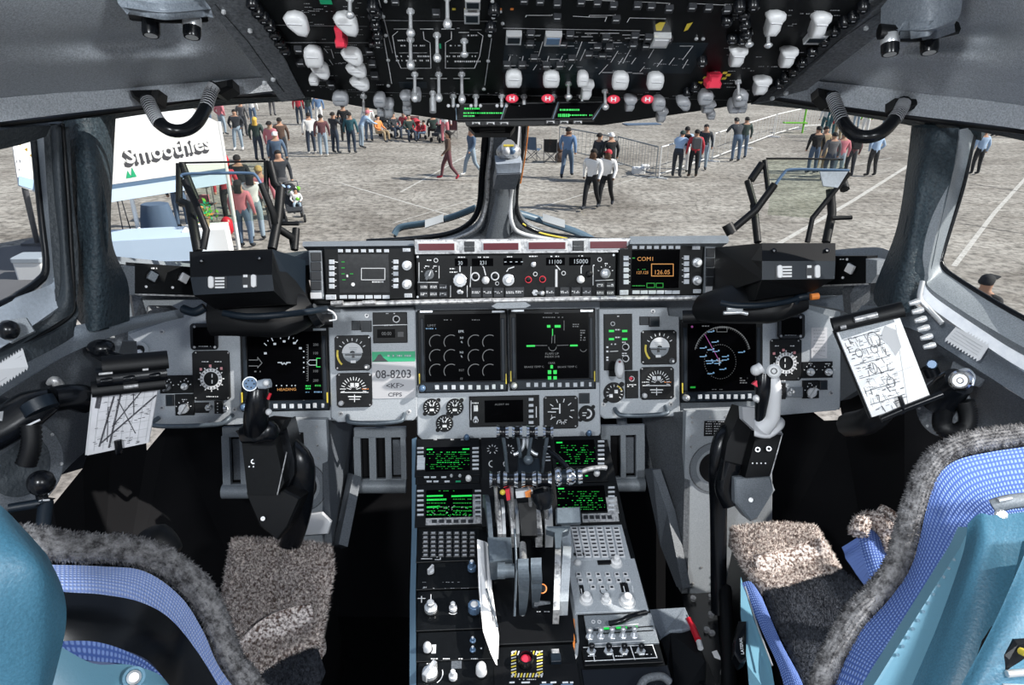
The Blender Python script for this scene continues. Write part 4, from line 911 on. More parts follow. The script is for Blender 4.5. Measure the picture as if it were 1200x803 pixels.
# ---------------------------------------------------------------- gauges
def gauge(x0, y0, x1, y1, kind, nm, lab, cat='gauge', h0=.004, cut=.004):
    r0 = thing(nm, lab, cat, A.hit((x0+x1)/2, y1)); cx, cyy = (x0+x1)/2, (y0+y1)/2; rp = min(x1-x0, y1-y0)/2
    m = MB('black'); k = A.k(cx, cyy)
    if kind in ('round','fuel','flap'):
        cy(m, A, cx, cyy, rp, h0-.002, h0+.006, .001, n=28, hm=h0)
        for a, b in ((-.8,.8),(.8,-.8)): cy(m, A, cx+a*rp, cyy+b*rp, rp*.25, h0-.001, h0+.002, n=8, hm=h0)
    else:
        u, v, w, hh = A.rect(x0, y0, x1, y1, h0); c = cut*1.2; pts = [(u-w/2+c,v-hh/2),(u+w/2-c,v-hh/2),(u+w/2,v-hh/2+c),(u+w/2,v+hh/2-c),(u+w/2-c,v+hh/2),(u-w/2+c,v+hh/2),(u-w/2,v+hh/2-c),(u-w/2,v-hh/2+c)]
        m.prism(A, pts, h0-.002, h0+.006, .001); m.set('silver_worn')
        for x, y in ((x0+2.5,y0+2.5),(x1-2.5,y0+2.5),(x0+2.5,y1-2.5),(x1-2.5,y1-2.5)): cy(m, A, x, y, .9, h0+.006, h0+.007, n=8, hm=h0+.006)
    b = m.build('case', r0); h = h0+.0064
    f = MB('blackface'); ff = rp*.86; cy(f, A, cx, cyy, ff, h0+.004, h-.0002, n=28, hm=h0+.006); fo = f.build('dial', r0)
    g = MB('mark'); h += .0003
    if kind == 'adi':
        g.set('offwhite'); arc(g, A, cx, cyy, ff*.42, 0, 180, ff*.84*.62, h, None, 20); g.set('panel_mid'); arc(g, A, cx, cyy, ff*.32, 180, 360, ff*.62, h-.0001, None, 20)
        g.set('key_dark'); ln(g, A, [(cx-ff*.5, cyy+2.5),(cx-2, cyy+2.5)], 1.6, h+.0003); ln(g, A, [(cx+2, cyy+2.5),(cx+ff*.5, cyy+2.5)], 1.6, h+.0003); fr(g, A, cx-1.6, cyy+1, cx+1.6, cyy+6, h+.0003)
        for i in range(4): fr(g, A, cx-5+i*.8, cyy-6+i*2, cx+5-i*.8, cyy-5.5+i*2, h+.0003, 'panel_mid')
        g.set('mark'); ticks(g, A, cx, cyy, ff*.8, ff*.98, 30, 150, 7, .9, h); fr(g, A, cx-3, cyy+9, cx+3, cyy+12, h); g.set('yellow'); arc(g, A, cx, cyy+1, ff*.98, 165, 225, 2.2, h+.0003)
        into(g, fo); knob(x1-5, y1-4, 3.4, r0, 'frame_grey', 3, A, .012, 'black', h0+.006); return r0
    if kind == 'hsi':
        g.set('mark'); ticks(g, A, cx, cyy-1, ff*.62, ff*.86, -10, 190, 15, .8, h); fr(g, A, cx-5, cyy-8, cx-.5, cyy-3.5, h); fr(g, A, cx+.5, cyy-8, cx+5, cyy-4, h); ticks(g, A, cx, cyy, ff*.2, ff*.5, 20, 160, 7, .7, h)
        ln(g, A, [(cx-16, cyy+3),(cx+16, cyy+3)], .9, h); ln(g, A, [(cx, cyy+6),(cx, cyy+14)], .9, h); ln(g, A, [(cx-7, cyy+8),(cx+7, cyy+8)], 1.2, h); ln(g, A, [(cx-6, cyy+11),(cx+6, cyy+11)], .8, h); scrib(g, A, cx-17, cyy-2, cx-9, cyy, h); scrib(g, A, cx+9, cyy-2, cx+17, cyy, h, 'orange')
        into(g, fo); knob(x0+5, y1-4.5, 3, r0, 'offwhite', 2, A, .010, 'black', h0+.006); return r0
    if kind == 'round':
        ticks(g, A, cx, cyy, ff*.72, ff*.95, -60, 240, 14, .7, h); scrib(g, A, cx-3, cyy-3, cx+3, cyy-1, h); ln(g, A, [(cx-2, cyy+3),(cx+2, cyy+3)], 1, h); 
        for s_ in (-1, 1): ln(g, A, [(cx+s_*1.2, cyy-1),(cx+s_*2.8, cyy-5)], 1, h)
        fr(g, A, cx-2.5, cyy+2, cx+2.5, cyy+5, h)
    if kind == 'fuel':
        ticks(g, A, cx, cyy, ff*.7, ff*.95, -40, 200, 10, .7, h); fr(g, A, cx+1, cyy-3, cx+5, cyy+1, h); g.set('yellow'); arc(g, A, cx, cyy, ff*.85, 20, 70, 1.2, h); g.set('mark'); fr(g, A, cx-5, cyy+2, cx-1, cyy+6, h)
    if kind == 'clock':
        ticks(g, A, cx, cyy-1, ff*.68, ff*.95, -30, 250, 9, 1, h); ln(g, A, [(cx-1, cyy-9),(cx-1, cyy+1)], 1.6, h); ln(g, A, [(cx-10, cyy-4),(cx-3, cyy-4)], 1.2, h); ln(g, A, [(cx-11, cyy),(cx-6, cyy)], 1.2, h); scrib(g, A, cx-11, cyy+3, cx-6, cyy+7, h, None, 2); ticks(g, A, cx+2, cyy+9, 2, 5, 180, 360, 6, .8, h)
    if kind == 'flap':
        g.set('offwhite'); arc(g, A, cx, cyy, ff*.6, -100, 90, 2, h); g.set('mark'); fr(g, A, cx-5, cyy-1, cx, cyy, h); fr(g, A, cx-5, cyy+2, cx-1, cyy+3, h)
    if kind == 'dial':
        ringr = ff*.62; g.set('offwhite'); ringm(g, A, cx, cyy+4, 12.5, 8.5, h, h+.001, n=28); g.set('black'); ticks(g, A, cx, cyy+4, 9.5, 12, 0, 340, 18, .9, h+.0014)
        g.set('mark'); ticks(g, A, cx, cyy+4, 13, 15, 0, 330, 12, 1.2, h); ln(g, A, [(cx, cyy-1),(cx, cyy+2)], 1.1, h); ln(g, A, [(cx, cyy+6),(cx, cyy+9)], 1.1, h); scrib(g, A, cx-12, cyy-17, cx-4, cyy-15, h); scrib(g, A, cx+3, cyy-17, cx+11, cyy-15, h); scrib(g, A, cx-9, cyy+24, cx+8, cyy+26, h)
        for x, y in ((-13,-7),(-2,-11),(11,-8)): g.set('c_rose'); bx(g, A, cx+x-1.4, cyy+y-1.6, cx+x+1.4, cyy+y+1.4, h, h+.0012, .0004, hm=h)
    into(g, fo); return r0
gauge(393,393,435,434,'adi','attitude_indicator','standby attitude indicator with yellow arc beside the tail number card','gauge')
gauge(395,437,436,477,'hsi','course_indicator','course indicator with knob, below the left attitude indicator','gauge')
gauge(751,387,792,427,'adi','attitude_indicator','standby attitude indicator with yellow arc, left of the map display','gauge')
gauge(750,430,789,468,'hsi','course_indicator','course indicator with knob, below the right attitude indicator','gauge')
gauge(496,467,516,487,'round','round_gauge','small round black gauge, upper left of the cluster of three','gauge',0)
gauge(523,467,543,487,'round','round_gauge','small round black gauge, upper right of the cluster of three','gauge',0)
gauge(511,486,531,506,'round','round_gauge','small round black gauge, lowest of the cluster of three','gauge',0)
gauge(637,464,677,502,'clock','square_gauge','square black gauge with tick marks right of the small blank screen','gauge',0)
gauge(678,475,697,494,'flap','round_gauge','small round gauge with white arc beside the square black gauge','gauge',0)
gauge(707,448,731,472,'fuel','round_gauge','round pressure gauge with yellow mark below the gear lever','gauge')
gauge(227,411,270,469,'dial','radio_compass','tall black dial with white ring and red marks left of the left flight display','gauge',-.002)
gauge(902,397,938,446,'dial','radio_compass','tall black dial with white ring and red marks, right of the map display','gauge',-.002)
# blank black instruments
for x0, y0, x1, y1, nm, lab, h0 in ((224,379,256,410,'blank_instrument','blank square black instrument above the left ring dial',-.002),(911,368,942,397,'blank_instrument','blank square black instrument above the right ring dial',-.002)):
    r0 = thing(nm, lab, 'instrument', A.hit((x0+x1)/2, y1)); m = MB('black_gloss'); u, v, w, hh = A.rect(x0, y0, x1, y1, h0); m.prism(A, rr(u, v, w, hh, .007, 4), h0, h0+.006, .001)
    m.build('case', r0); m = MB('screen'); m.prism(A, rr(u, v, w*.78, hh*.72, .004, 3), h0+.006, h0+.0066)
    m.set('silver_worn')
    for x, y in ((x0+4,y0+4),(x1-4,y0+4),(x0+4,y1-3),(x1-4,y1-3)): cy(m, A, x, y, 1.5, h0+.006, h0+.0075, n=8, hm=h0+.006)
    m.set('markdim'); scrib(m, A, x0+9, y1-5, x1-9, y1-3, h0+.0068); m.build('face', r0)
# centre-left column: little radio panel, indicator blocks, aircraft number card
def cpanel(x0, y0, x1, y1, nm, lab, cat='control panel', mm='blackface', h0=.004, t=.005, pl=A):
    r0 = thing(nm, lab, cat, pl.hit((x0+x1)/2, y1)); m = MB(mm); bx(m, pl, x0, y0, x1, y1, h0-.001, h0+t, .001, hm=h0+t); return r0, m.build('face_plate', r0), h0+t
r0, f, h = cpanel(437,366,477,402,'timer_panel','small black timer panel with a dim window above the aircraft number card')
m = MB('screen'); fr(m, A, 442, 386, 463, 396, h+.0005); m.set('markdim'); text(m, A, '00:00', 453, 391, 4, h+.001, 'e_grey', .9); ln(m, A, [(437,381.5),(477,380.5)], .9, h+.0005, 'mark'); scrib(m, A, 450, 380, 460, 382.5, h+.0008, 'mark'); scrib(m, A, 449, 366.5, 463, 368.5, h+.0008); fr(m, A, 466, 389, 473, 395, h+.0005, 'key_dark'); into(m, f)
m = MB('offwhite'); ringm(m, A, 465, 374, 4.2, 3, h, h+.002); into(m, f); knob(465,374,2.8,r0,'black',2,A,.005,'black',h)
for x0, y0, x1, y1, lab in ((412,376,422,387,'small square dark indicator, left of the pair above the left attitude indicator'),(423,376,435,389,'small square dark indicator, right of the pair above the left attitude indicator'),
                   (750,371,760,381,'small square dark indicator, left of the pair above the right attitude indicator'),(761,371,773,383,'small square dark indicator, right of the pair above the right attitude indicator'),(679,461,691,473,'small square dark indicator at the right end of the lower gauge row'),(194,463,203,476,'small square dark indicator on the left wing panel'),(961,446,970,457,'small square dark indicator on the right wing panel')):
    h0 = .004 if 400 < x0 < 800 and x0 != 679 else (0 if x0 == 679 else -.002)
    m = MB('key_dark'); bx(m, A, x0, y0, x1, y1, h0, h0+.006, .001, hm=h0+.006); m.set('steelface'); bx(m, A, x0+1.2, y0+1.2, x1-1.2, y1-1.2, h0+.006, h0+.0066, 0, hm=h0+.006); tag(m.build('indicator_light'), lab, 'indicator')
m = MB('card_white'); MATS.get('card_white') or mat('card_white', (.5,.5,.52), .5); u, v, w, hh = A.rect(436,411,486.5,467,.006); m.prism(A, rr(u, v, w, hh, .004, 3), .004, .0055)
h = .0059; fr(m, A, 436,412,486.5,424,h,'placard_green')
m.set('key_dark'); m.add([A.w(*A.uv(x, y, h+.0003), h+.0003) for x, y in ((436,424),(440,421),(443,416),(446,415),(449,419),(455,423.8))], [[0,1,2,3,4,5]]); scrib(m, A, 454, 415, 482, 419, h+.0003, 'panel_grey', 1, .95)
text(m, A, '08-8203', 461, 438.5, 10, h, 'ink', .92); text(m, A, '<KF>', 463, 452, 6, h, 'ink', 1.1); text(m, A, 'CFPS', 463, 462.5, 4.6, h, 'ink', 1.2)
tag(m.build('aircraft_number_card'), 'white card with green band reading 08-8203 <KF> CFPS', 'sign')
# small blank screen with keys
r0, f, h = cpanel(550,464,632,500,'standby_display','small black display unit with blank screen at the bottom centre of the panel','display',h0=0)
m = MB('screen'); bx(m, A, 568, 469, 613, 495, h-.001, h+.0006, 0, hm=h); m.set('e_grey'); text(m, A, 'ALERT 60', 588, 474, 2, h+.001, 'e_grey', 1.4); into(m, MB('screen') and f)
for y in (468,475,481.5,488,495): key(A, 619.5, y-1.6, 625, y+1.6, r0, 'key_white', h+.004, h)
m = MB('mark'); ln(m, A, [(628.5,477),(628.5,489)], 1, h+.0005); ln(m, A, [(552,470),(552,492)], .8, h+.0005); scrib(m, A, 553, 471, 561, 474, h+.0005); into(m, f); key(A, 555, 475, 560, 482, r0, 'offwhite', h+.005, h, name='rocker_switch'); toggle(A, 557.5, 490, r0, .012, .002, h0=h, dv=-.6); 
m = MB('offwhite'); ringm(m, A, 557.5, 492.5, 3.3, 2.3, h, h+.002); into(m, f)
# gear panel
r0, f, h = cpanel(708,368,741,434,'landing_gear_panel','black landing gear panel with four green lights and a pale wheel-shaped lever')
m = MB('e_green')
for x in (716.5,732):
    for y in (388,397.5): bx(m, A, x-3, y-1.3, x+3, y+1.3, h, h+.001, 0, hm=h)
m.set('mark'); scrib(m, A, 721, 369.5, 728, 372, h+.0005); scrib(m, A, 721, 385, 727, 388, h+.0005); scrib(m, A, 721, 394, 727, 397, h+.0005); scrib(m, A, 716, 402, 722, 405, h+.0005, None, 1); ln(m, A, [(715,412),(724,411.5)], .8, h+.0005); scrib(m, A, 729, 400, 735, 402.5, h+.0005); scrib(m, A, 729, 413, 736, 418, h+.0005, None, 2)
for x, y, q in ((732,406.5,4.2),(732,420,4),(717,379.5,2.6)): ringm(m, A, x, y, q, q*.75, h, h+.002, 'offwhite')
for y in (407,412,419,422): fr(m, A, 710.5, y-1, 713, y+1, h+.0005, 'mark')
into(m, f); 
for x, y in ((732,406.5),(732,420)): knob(x, y, 2.6, r0, 'black', 2, A, .006, 'black', h)
m = MB('black'); bx(m, A, 714, 434, 722, 441, .004, .012, .001, hm=.01); q = A.hit(724, 424, .012); e = A.hit(725.5, 432, .05); m.tube([q, e], .004, 8); lv = m.build('gear_lever', r0)
m = MB('offwhite'); cu, cv = A.uv(725.5, 432, .045); k = A.k(725, 432); ls = []
for t, s_ in ((.040,.6),(.043,.9),(.048,1),(.053,.9),(.056,.6)): ls.append([A.w(cu+5.6*k*s_*math.cos(2*math.pi*i/20), cv+11.5*k*s_*math.sin(2*math.pi*i/20), t) for i in range(20)])
m.loops(ls, True, True, True); m.set('redlamp'); cy(m, A, 726, 424, 1.6, .055, .057, n=8, hm=.055); m.build('wheel_knob', lv, 'pale oval wheel-shaped knob')
r0, f, h = cpanel(733,435,748,467,'warning_light_panel','narrow black panel with one red light right of the round pressure gauge')
m = MB('mark'); scrib(m, A, 735, 450, 746, 454, h+.0005, None, 2); ringm(m, A, 739, 443.5, 3.2, 2.4, h, h+.002, 'offwhite'); m.set('redcap'); cy(m, A, 739, 443.5, 2, h, h+.003, .0006, hm=h); into(m, f)
# left wing controls
def wingctl(x0, y0, x1, y1, lab, kn, txt=True):
    r0, f, h = cpanel(x0, y0, x1, y1, 'knob_panel', lab, h0=-.002)
    m = MB('mark')
    for x, y, mm, st, r_ in kn: ticks(m, A, x, y, r_+2.5, r_+4, 20, 160, 5, 1, h+.0005, 'mark'); scrib(m, A, x-3, y-r_-6, x+3, y-r_-4.2, h+.0005)
    into(m, f)
    for x, y, mm, st, r_ in kn: knob(x, y, r_, r0, mm, st, A, .014, 'black', h)
wingctl(187,440,228,461,'black panel with two small knobs left of the left ring dial',[(197,454,'frame_grey',1,4),(217,453,'silver',3,4)])
wingctl(205,462,227,487,'black panel with one pointed white knob under the two-knob panel at left',[(216,479,'offwhite',1,5.5)])
wingctl(940,424,976,443,'black panel with two small knobs right of the right ring dial',[(949,436,'silver',3,4.6),(970,436,'silver',3,4.4)])
wingctl(941,446,960,467,'black panel with one pointed white knob under the two-knob panel at right',[(950.5,460,'offwhite',1,5.5)])
for x0, y0, x1, y1, lab, T in ((228,472,244,484,'tiny black panel with a guarded toggle below the left ring dial',(244,478)),(922,454,941,466,'small grey panel with a toggle below the right ring dial',(925,461))):
    r0, f, h = cpanel(x0, y0, x1, y1, 'toggle_panel', lab, h0=-.002, mm='black' if x0 < 500 else 'panel_mid'); toggle(A, T[0], T[1], r0, .012, .003, h0=h, du=.4, dv=.3)
for x0, y0, x1, y1, lab in ((251,470,261,485,'slim black breaker strip with two plugs under the left ring dial'),(912,449,921,468,'slim black breaker strip under the right ring dial')):
    r0, f, h = cpanel(x0, y0, x1, y1, 'breaker_strip', lab, h0=-.002, mm='black'); m = MB('mark')
    for k_ in range(4): cy(m, A, (x0+x1)/2-1, y0+3+k_*3.5, .7, h, h+.001, n=6, hm=h)
    into(m, f); toggle(A, x1+3, y0+9, r0, .010, .003, h0=-.002, du=.3, dv=.2)
m = MB('paper_grey'); bx(m, A, 951, 384, 969.5, 420, -.002, -.0008, 0); m.set('ink')
for i in range(7): scrib(m, A, 953.5, 386+i*4, 967, 388.4+i*4, -.0004, 'markdim', 1, .95)
ln(m, A, [(953,411),(960,416),(967,418)], .5, -.0004); tag(m.build('data_card'), 'small cream printed card right of the right ring dial', 'label')
m = MB('panel_grey'); ringm(m, A, 164, 410, 10, 6, -.002, .002, n=24, hm=0); m.set('black'); cy(m, A, 164, 411, 6, -.002, .0, n=20); m.set('silver'); cy(m, A, 164, 413, 3.4, 0, .004, .001, n=12); tag(m.build('air_vent'), 'round grey air outlet above the left clipboard', 'vent')
m = MB('black'); bx(m, A, 388, 360, 700, 366, -.01, -.004, 0); into(m, PLC) if False else None
# ---------------------------------------------------------------- knee panels, foot wells and rudder pedals
def zw(x, y, z=None, Y=None):
    r_ = ray(x, y); t = ((z-CAM.z)/r_.z) if z is not None else (Y-CAM.y)/r_.y; return CAM+r_*t
def knee(side):
    if side < 0: fr_ = [(336,492),(382,492),(389,640),(336,640)]; sx, dark = 1, [(382,492),(414,486),(414,590),(402,640),(389,640)]; lab = 'grey riveted knee panel behind the left control stick'
    else: fr_ = [(804,482),(905,478),(905,696),(799,696)]; dark = [(804,482),(752,486),(756,560),(795,690),(799,696)]; lab = 'grey riveted knee panel behind the right control stick'
    r0 = thing('knee_panel', lab, 'panel', D(*fr_[2], 1.42))
    FP = Plane(D(fr_[0][0], 560, 1.42), (0,-1,.28))
    m = MB('panel_grey'); m.prism(FP, [FP.uv(x, y) for x, y in fr_], -.02, 0, .001)
    cx_, cy_, rr_ = (352,570,30) if side < 0 else (838,548,32)
    sx_ = -1 if side < 0 else 1
    fo = m.build('front_sheet', r0)
    m = MB('panel_mid'); 
    for a0, a1, w_, mm, rp in ((-75,80,7,'panel_mid',26),(-80,85,1.5,'frame_grey',30.5)) if side < 0 else ((100,260,7,'panel_mid',26),(95,265,1.5,'frame_grey',30.5)):
        arc(m, FP, cx_, cy_, rp, a0, a1, w_, .0015, mm, 24)
    m.set('black'); cy(m, FP, cx_, cy_, 19, .0, .002, n=32, hm=0)
    m.set('black')
    a, b, c, d = (333,507,356,525) if side < 0 else (825,493,857,511)
    fr(m, FP, a, b, c, d, .0012, 'black')
    for k_ in range(3 if side > 0 else 2):
        xx = a+2+k_*((c-a-3)/(3 if side > 0 else 2)) + (6 if side < 0 else 0)*0
        for i in range(5): scrib(m, FP, xx, b+3+i*2.8, xx+((c-a)/3-3), b+4.9+i*2.8, .0016, 'offwhite', 1, .95)
    scrib(m, FP, a+4, b+.6, c-4, b+2, .0016, 'offwhite')
    pts = ((347,500),(371,500),(371,507),(372,522),(373,537),(374,560),(376,600),(350,612)) if side < 0 else ((811,489),(811,495),(810,511),(810,524),(832,489),(851,488),(806,583),(806,598),(806,613),(806,640),(806,665),(822,665),(812,684),(834,684),(834,676))
    m.set('silver_worn')
    for x, y in pts: cy(m, FP, x, y, 1.5, 0, .0012, n=8, hm=0)
    into(m, fo)
    m = MB('panel_dark' if side < 0 else 'frame_grey'); slab(m, [(x, y, 1.42 if i in (0, len(dark)-1) else 1.62) for i, (x, y) in enumerate(dark)], .012); m.build('side_sheet', r0)
    if side < 0: m = MB('offwhite'); slab(m, [(356,604,1.4),(377,601,1.4),(388,612,1.4),(384,626,1.4),(356,628,1.4)], .01, None, None, .002); m.build('hinge_cam', r0, 'pale cam-shaped plate')  # sun falling on this plate is painted as its pale colour
    return r0
knee(-1); knee(1)
def pedal(x0, y0, x1, y1, d, slots, lab):
    r0 = thing('rudder_pedal', lab, 'pedal', D((x0+x1)/2, y1, d)); PP = Plane(D((x0+x1)/2, (y0+y1)/2, d), (0,-.93,.36))
    m = MB('frame_grey'); m.ml = ['panel_mid']; o_ = PP.rect(x0, y0, x1, y1); hb = []
    n = len(slots); u0, v0, w, hh = o_; yb = y1-15
    bx(m, PP, x0, y0, x1, y0+12, -.01, .004, .001); bx(m, PP, x0, yb, x1, y1-8, -.01, .004, .001)
    xs = [x0]+[q for s_ in slots for q in s_]+[x1]
    for i in range(0, len(xs), 2): bx(m, PP, xs[i], y0+11, xs[i+1], yb+1, -.01, .004, 0)
    m.build('foot_plate', r0)
    m = MB('panel_mid'); a, b = PP.hit(x0, y1-6), PP.hit(x1, y1-6); m.tube([a, b], .016, 16); m.build('toe_roll', r0)
    m = MB('black_matte'); bx(m, PP, x0+3, y0+8, x1-3, yb, -.035, -.02, 0); m.set('panel_dark'); bx(m, PP, (slots[-1][0]+1), y0+16, slots[-1][1]-1, yb-3, -.02, -.012, 0); m.build('backing', r0)
    m = MB('panel_dark'); a = PP.hit((x0+x1)/2, y0+3, -.01); m.tube([a, a+Vector((0,.1,.08))], .012, 8); m.build('hanger', r0)
pedal(415,501,476,576,1.55,[(423,433),(441,452),(459,470)],'grey slotted rudder pedal left of the centre pedestal')
pedal(261,500,300,582,1.52,[(270,282)],'grey slotted rudder pedal partly behind the left control stick')
pedal(704,498,755,574,1.55,[(715,727),(733,745)],'grey slotted rudder pedal right of the centre pedestal')
m = MB('frame_grey'); slab(m, [(755,550,1.5),(765,551,1.46),(782,600,1.44),(800,690,1.38),(793,688,1.4),(774,640,1.46)], .02); slab(m, [(392,640,1.44),(398,638,1.4),(414,556,1.52),(408,554,1.54)], .02, None)
tag(m.build('pedal_rail'), 'grey slanted rails along the foot wells beside the pedestal', 'rail') if False else None
for pts, lab in (([(755,550,1.5),(765,551,1.46),(782,600,1.44),(800,690,1.38),(793,688,1.4),(774,640,1.46)],'grey slanted rail along the right foot well'),([(390,640,1.44),(397,638,1.4),(414,556,1.52),(408,554,1.54)],'grey slanted rail along the left foot well')):
    m = MB('panel_dark'); slab(m, pts, .02); tag(m.build('foot_well_rail'), lab, 'rail')
# ---------------------------------------------------------------- control sticks
def stick(side):
    if side < 0:
        lab = 'black control stick with blue thumb knob in front of the left seat'; mb_, mf, ml = 'black','black','black'
        top = [(276,505),(312,490),(334,492),(326,508),(283,516)]; front = [(283,516),(321,513),(333,566),(325,580),(290,580)]; side_ = [(321,513),(334,492),(345,540),(345,556),(333,580)]
        low = [(288,578),(333,574),(352,584),(338,618),(325,634),(304,618),(292,590)]
    else:
        lab = 'grey-handled control stick on a black box in front of the right seat'
        top = [(870,477),(888,478),(913,500),(917,508),(886,506),(871,492)]; front = [(887,507),(917,508),(903,558),(873,560)]; side_ = [(870,477),(887,507),(873,560),(845,563),(852,520)]
        low = [(861,560),(903,558),(909,575),(888,609),(880,612),(862,590)]
    r0 = thing('control_stick', lab, 'control stick', D(*low[2], 1.22))
    m = MB('black_gloss' if side < 0 else 'blackface'); m.ml = ['blackface']; d0 = 1.2
    def face(pts, dd, mm): m.set(mm); m.add([D(x, y, d) for (x, y), d in zip(pts, dd)], [list(range(len(pts)))])
    if side < 0:
        slab(m, [(x, y, d0) for x, y in front], .10, 'blackface'); slab(m, [(x, y, d0+.03) for x, y in side_], .06, 'black_gloss')
        slab(m, [(x, y, d0-.005) for x, y in top], .04, 'black')
    else:
        slab(m, [(x, y, d0) for x, y in front], .10, 'blackface'); slab(m, [(x, y, d0+.03) for x, y in side_], .06, 'black')
        slab(m, [(x, y, d0-.006) for x, y in top], .02, 'offwhite')
    m.set('silver_worn'); e = [D(x, y, d0-.002) for x, y in (((283,516),(321,513)) if side < 0 else ((917,508),(903,558)))]; m.tube(e, .0012, 6)
    e = [D(x, y, d0-.002) for x, y in (((325,580),(336,530)) if side < 0 else ((887,508),(917,509)))]; m.tube(e, .0012, 6)
    FP = Plane(D(*front[0], d0), (CAM-D(*front[0], d0)))
    for x, y in (((297,541),(306,541)) if side < 0 else ((888,527),(901,526))): m.set('silver'); cy(m, FP, x, y, 3, .001, .003, n=14); m.set('black'); cy(m, FP, x, y, 1.8, .003, .0035, n=10)
    for i in range(4): m.set('mark'); cy(m, FP, (292 if side < 0 else 882)+i*5, 547 if side < 0 else 543, 1, .001, .002, n=6)
    m.build('housing', r0)
    m = MB('black' if side < 0 else 'panel_mid'); slab(m, [(x, y, d0+.01) for x, y in low], .05, None, None, .004); m.set('silver_worn'); c = D(308 if side < 0 else 880, 608 if side < 0 else 586, d0); cyl = Plane(c, CAM-c); m.prism(cyl, circ(0,0,.004,10), 0, .002); m.build('lower_cover', r0)
    m = MB('black_gloss')
    if side < 0:
        ptube(m, [(332,520,1.26),(352,545,1.26),(350,600,1.28),(340,640,1.3)], [.02,.026,.024,.02], 10, None, 16, .6)
    else:
        ptube(m, [(862,506,1.28),(850,515,1.27),(842,545,1.27),(842,600,1.3),(842,720,1.3)], [.02,.022,.018,.016,.014], 10, None, 20, .6); ptube(m, [(858,540,1.24),(850,570,1.25),(858,590,1.25)], .02, 10, None, 10)
    m.build('arm', r0)
    # grip
    m = MB('black_gloss' if side < 0 else 'offwhite')
    if side < 0:
        ptube(m, [(303,452,1.12),(302,470,1.12),(300,490,1.13),(301,503,1.15)], [.016,.020,.021,.022], 14, None, 20, .8)
        ptube(m, [(322,512,1.16),(314,506,1.15),(300,505,1.15),(283,510,1.16)], [.012,.02,.022,.014], 10, None, 12, .5)
    else:
        ptube(m, [(905,440,1.12),(907,455,1.12),(906,475,1.13),(903,490,1.14),(893,500,1.15)], [.010,.012,.0125,.014,.018], 12, None, 24)
        m.set('black_gloss'); ptube(m, [(896,438,1.125),(895,455,1.125),(893,475,1.135),(892,493,1.15)], [.018,.018,.014,.012], 12, None, 20, .8)
        m.set('offwhite'); ptube(m, [(884,502,1.16),(898,502,1.155),(912,496,1.16),(917,492,1.17)], [.014,.018,.012,.006], 10, None, 12, .4)
    gp = m.build('grip', r0)
    if side < 0:
        m = MB('blue_knob'); q = D(293,450,1.1); pk = Plane(q, CAM-q); m.prism(pk, circ(0,0,.0115,20), -.02, 0, .002); m.set('silver'); ringm(m, pk, 293, 450, 8.6, 7.4, -.002, .002); m.set('steelface'); 
        for a in range(6): m.prism(pk, circ(.006*math.cos(a), .006*math.sin(a), .0014, 6), 0, .002)
        m.build('trim_knob', gp, 'blue serrated round thumb knob')
        m = MB('silver'); m.ml = ['sill_light']; ptube(m, [(303,451,1.1),(311,450,1.1),(317,449,1.1)], [.007,.0085,.007], 12); m.set('white'); ball(m, D(312,449,1.088), .005); m.build('thumb_switch', gp, 'white and grey thumb switch')
        m = MB('red'); ptube(m, [(314,468,1.11),(317,461,1.11)], .0026, 6); m.build('trigger', gp, 'red trigger'); m = MB('white_cap'); ball(m, D(315,483,1.12), .0055); m.build('paddle_switch', gp, 'white knob')
    else:
        m = MB('white_cap'); ptube(m, [(886,434,1.1),(892,431,1.1)], [.008,.009], 12); ball(m, D(886,434,1.1), .009); m.build('thumb_switch', gp, 'white domed thumb switch')
        m = MB('white_cap'); q = D(907,435,1.1); pk = Plane(q, CAM-q); m.prism(pk, circ(0,0,.0115,20), -.02, 0, .003); m.set('black'); ringm(m, pk, 907, 435, 3.6, 2.6, 0, .001); m.build('trim_knob', gp, 'white round thumb knob')
        m = MB('redcap'); slab(m, [(882,450,1.1),(887,446,1.1),(888,454,1.1)], .008); m.build('trigger', gp, 'red triangular trigger'); m = MB('white_cap'); ball(m, D(886,467,1.12), .006); ptube(m, [(886,467,1.12),(892,472,1.13)], .005); m.build('paddle_switch', gp, 'white knob')
stick(-1); stick(1)
# ================================================================= overhead panel
O = OVER
ov = thing('overhead_panel', 'large black overhead switch panel hanging above the windshield', 'overhead panel', O.hit(620,100))
m = MB('blackface'); pts = [(238,-160),(298,0),(357,113),(450,130),(535,142),(705,147),(800,133),(905,117),(1018,0),(1090,-160)]
m.prism(O, [O.uv(x, y) for x, y in pts], -.05, 0, 0); base = m.build('panel_body', ov)
for side, pts in ((0, [(170,-160),(238,-160),(298,0),(357,113),(330,118),(240,-2)]), (1, [(1090,-160),(1210,-160),(1080,0),(945,104),(880,121),(905,117),(1018,0)])):
    m = MB('frame_grey'); m.prism(O, [O.uv(x, y) for x, y in pts], -.05, .002, 0)
    m.set('silver')
    for x, y in (((262,15),(293,37),(310,98),(320,94),(300,-10)) if side == 0 else ((1015,34),(921,110),(1060,-8),(905,116))): cy(m, O, x, y, 2.8, .002, .006, .002, n=10, hm=.004)
    m.set('black'); ln(m, O, ((252,5),(290,48),(333,108)) if side == 0 else ((1052,0),(985,46),(905,110)), 1, .0025)
    m.build('edge_frame', ov, 'grey riveted edge frame')
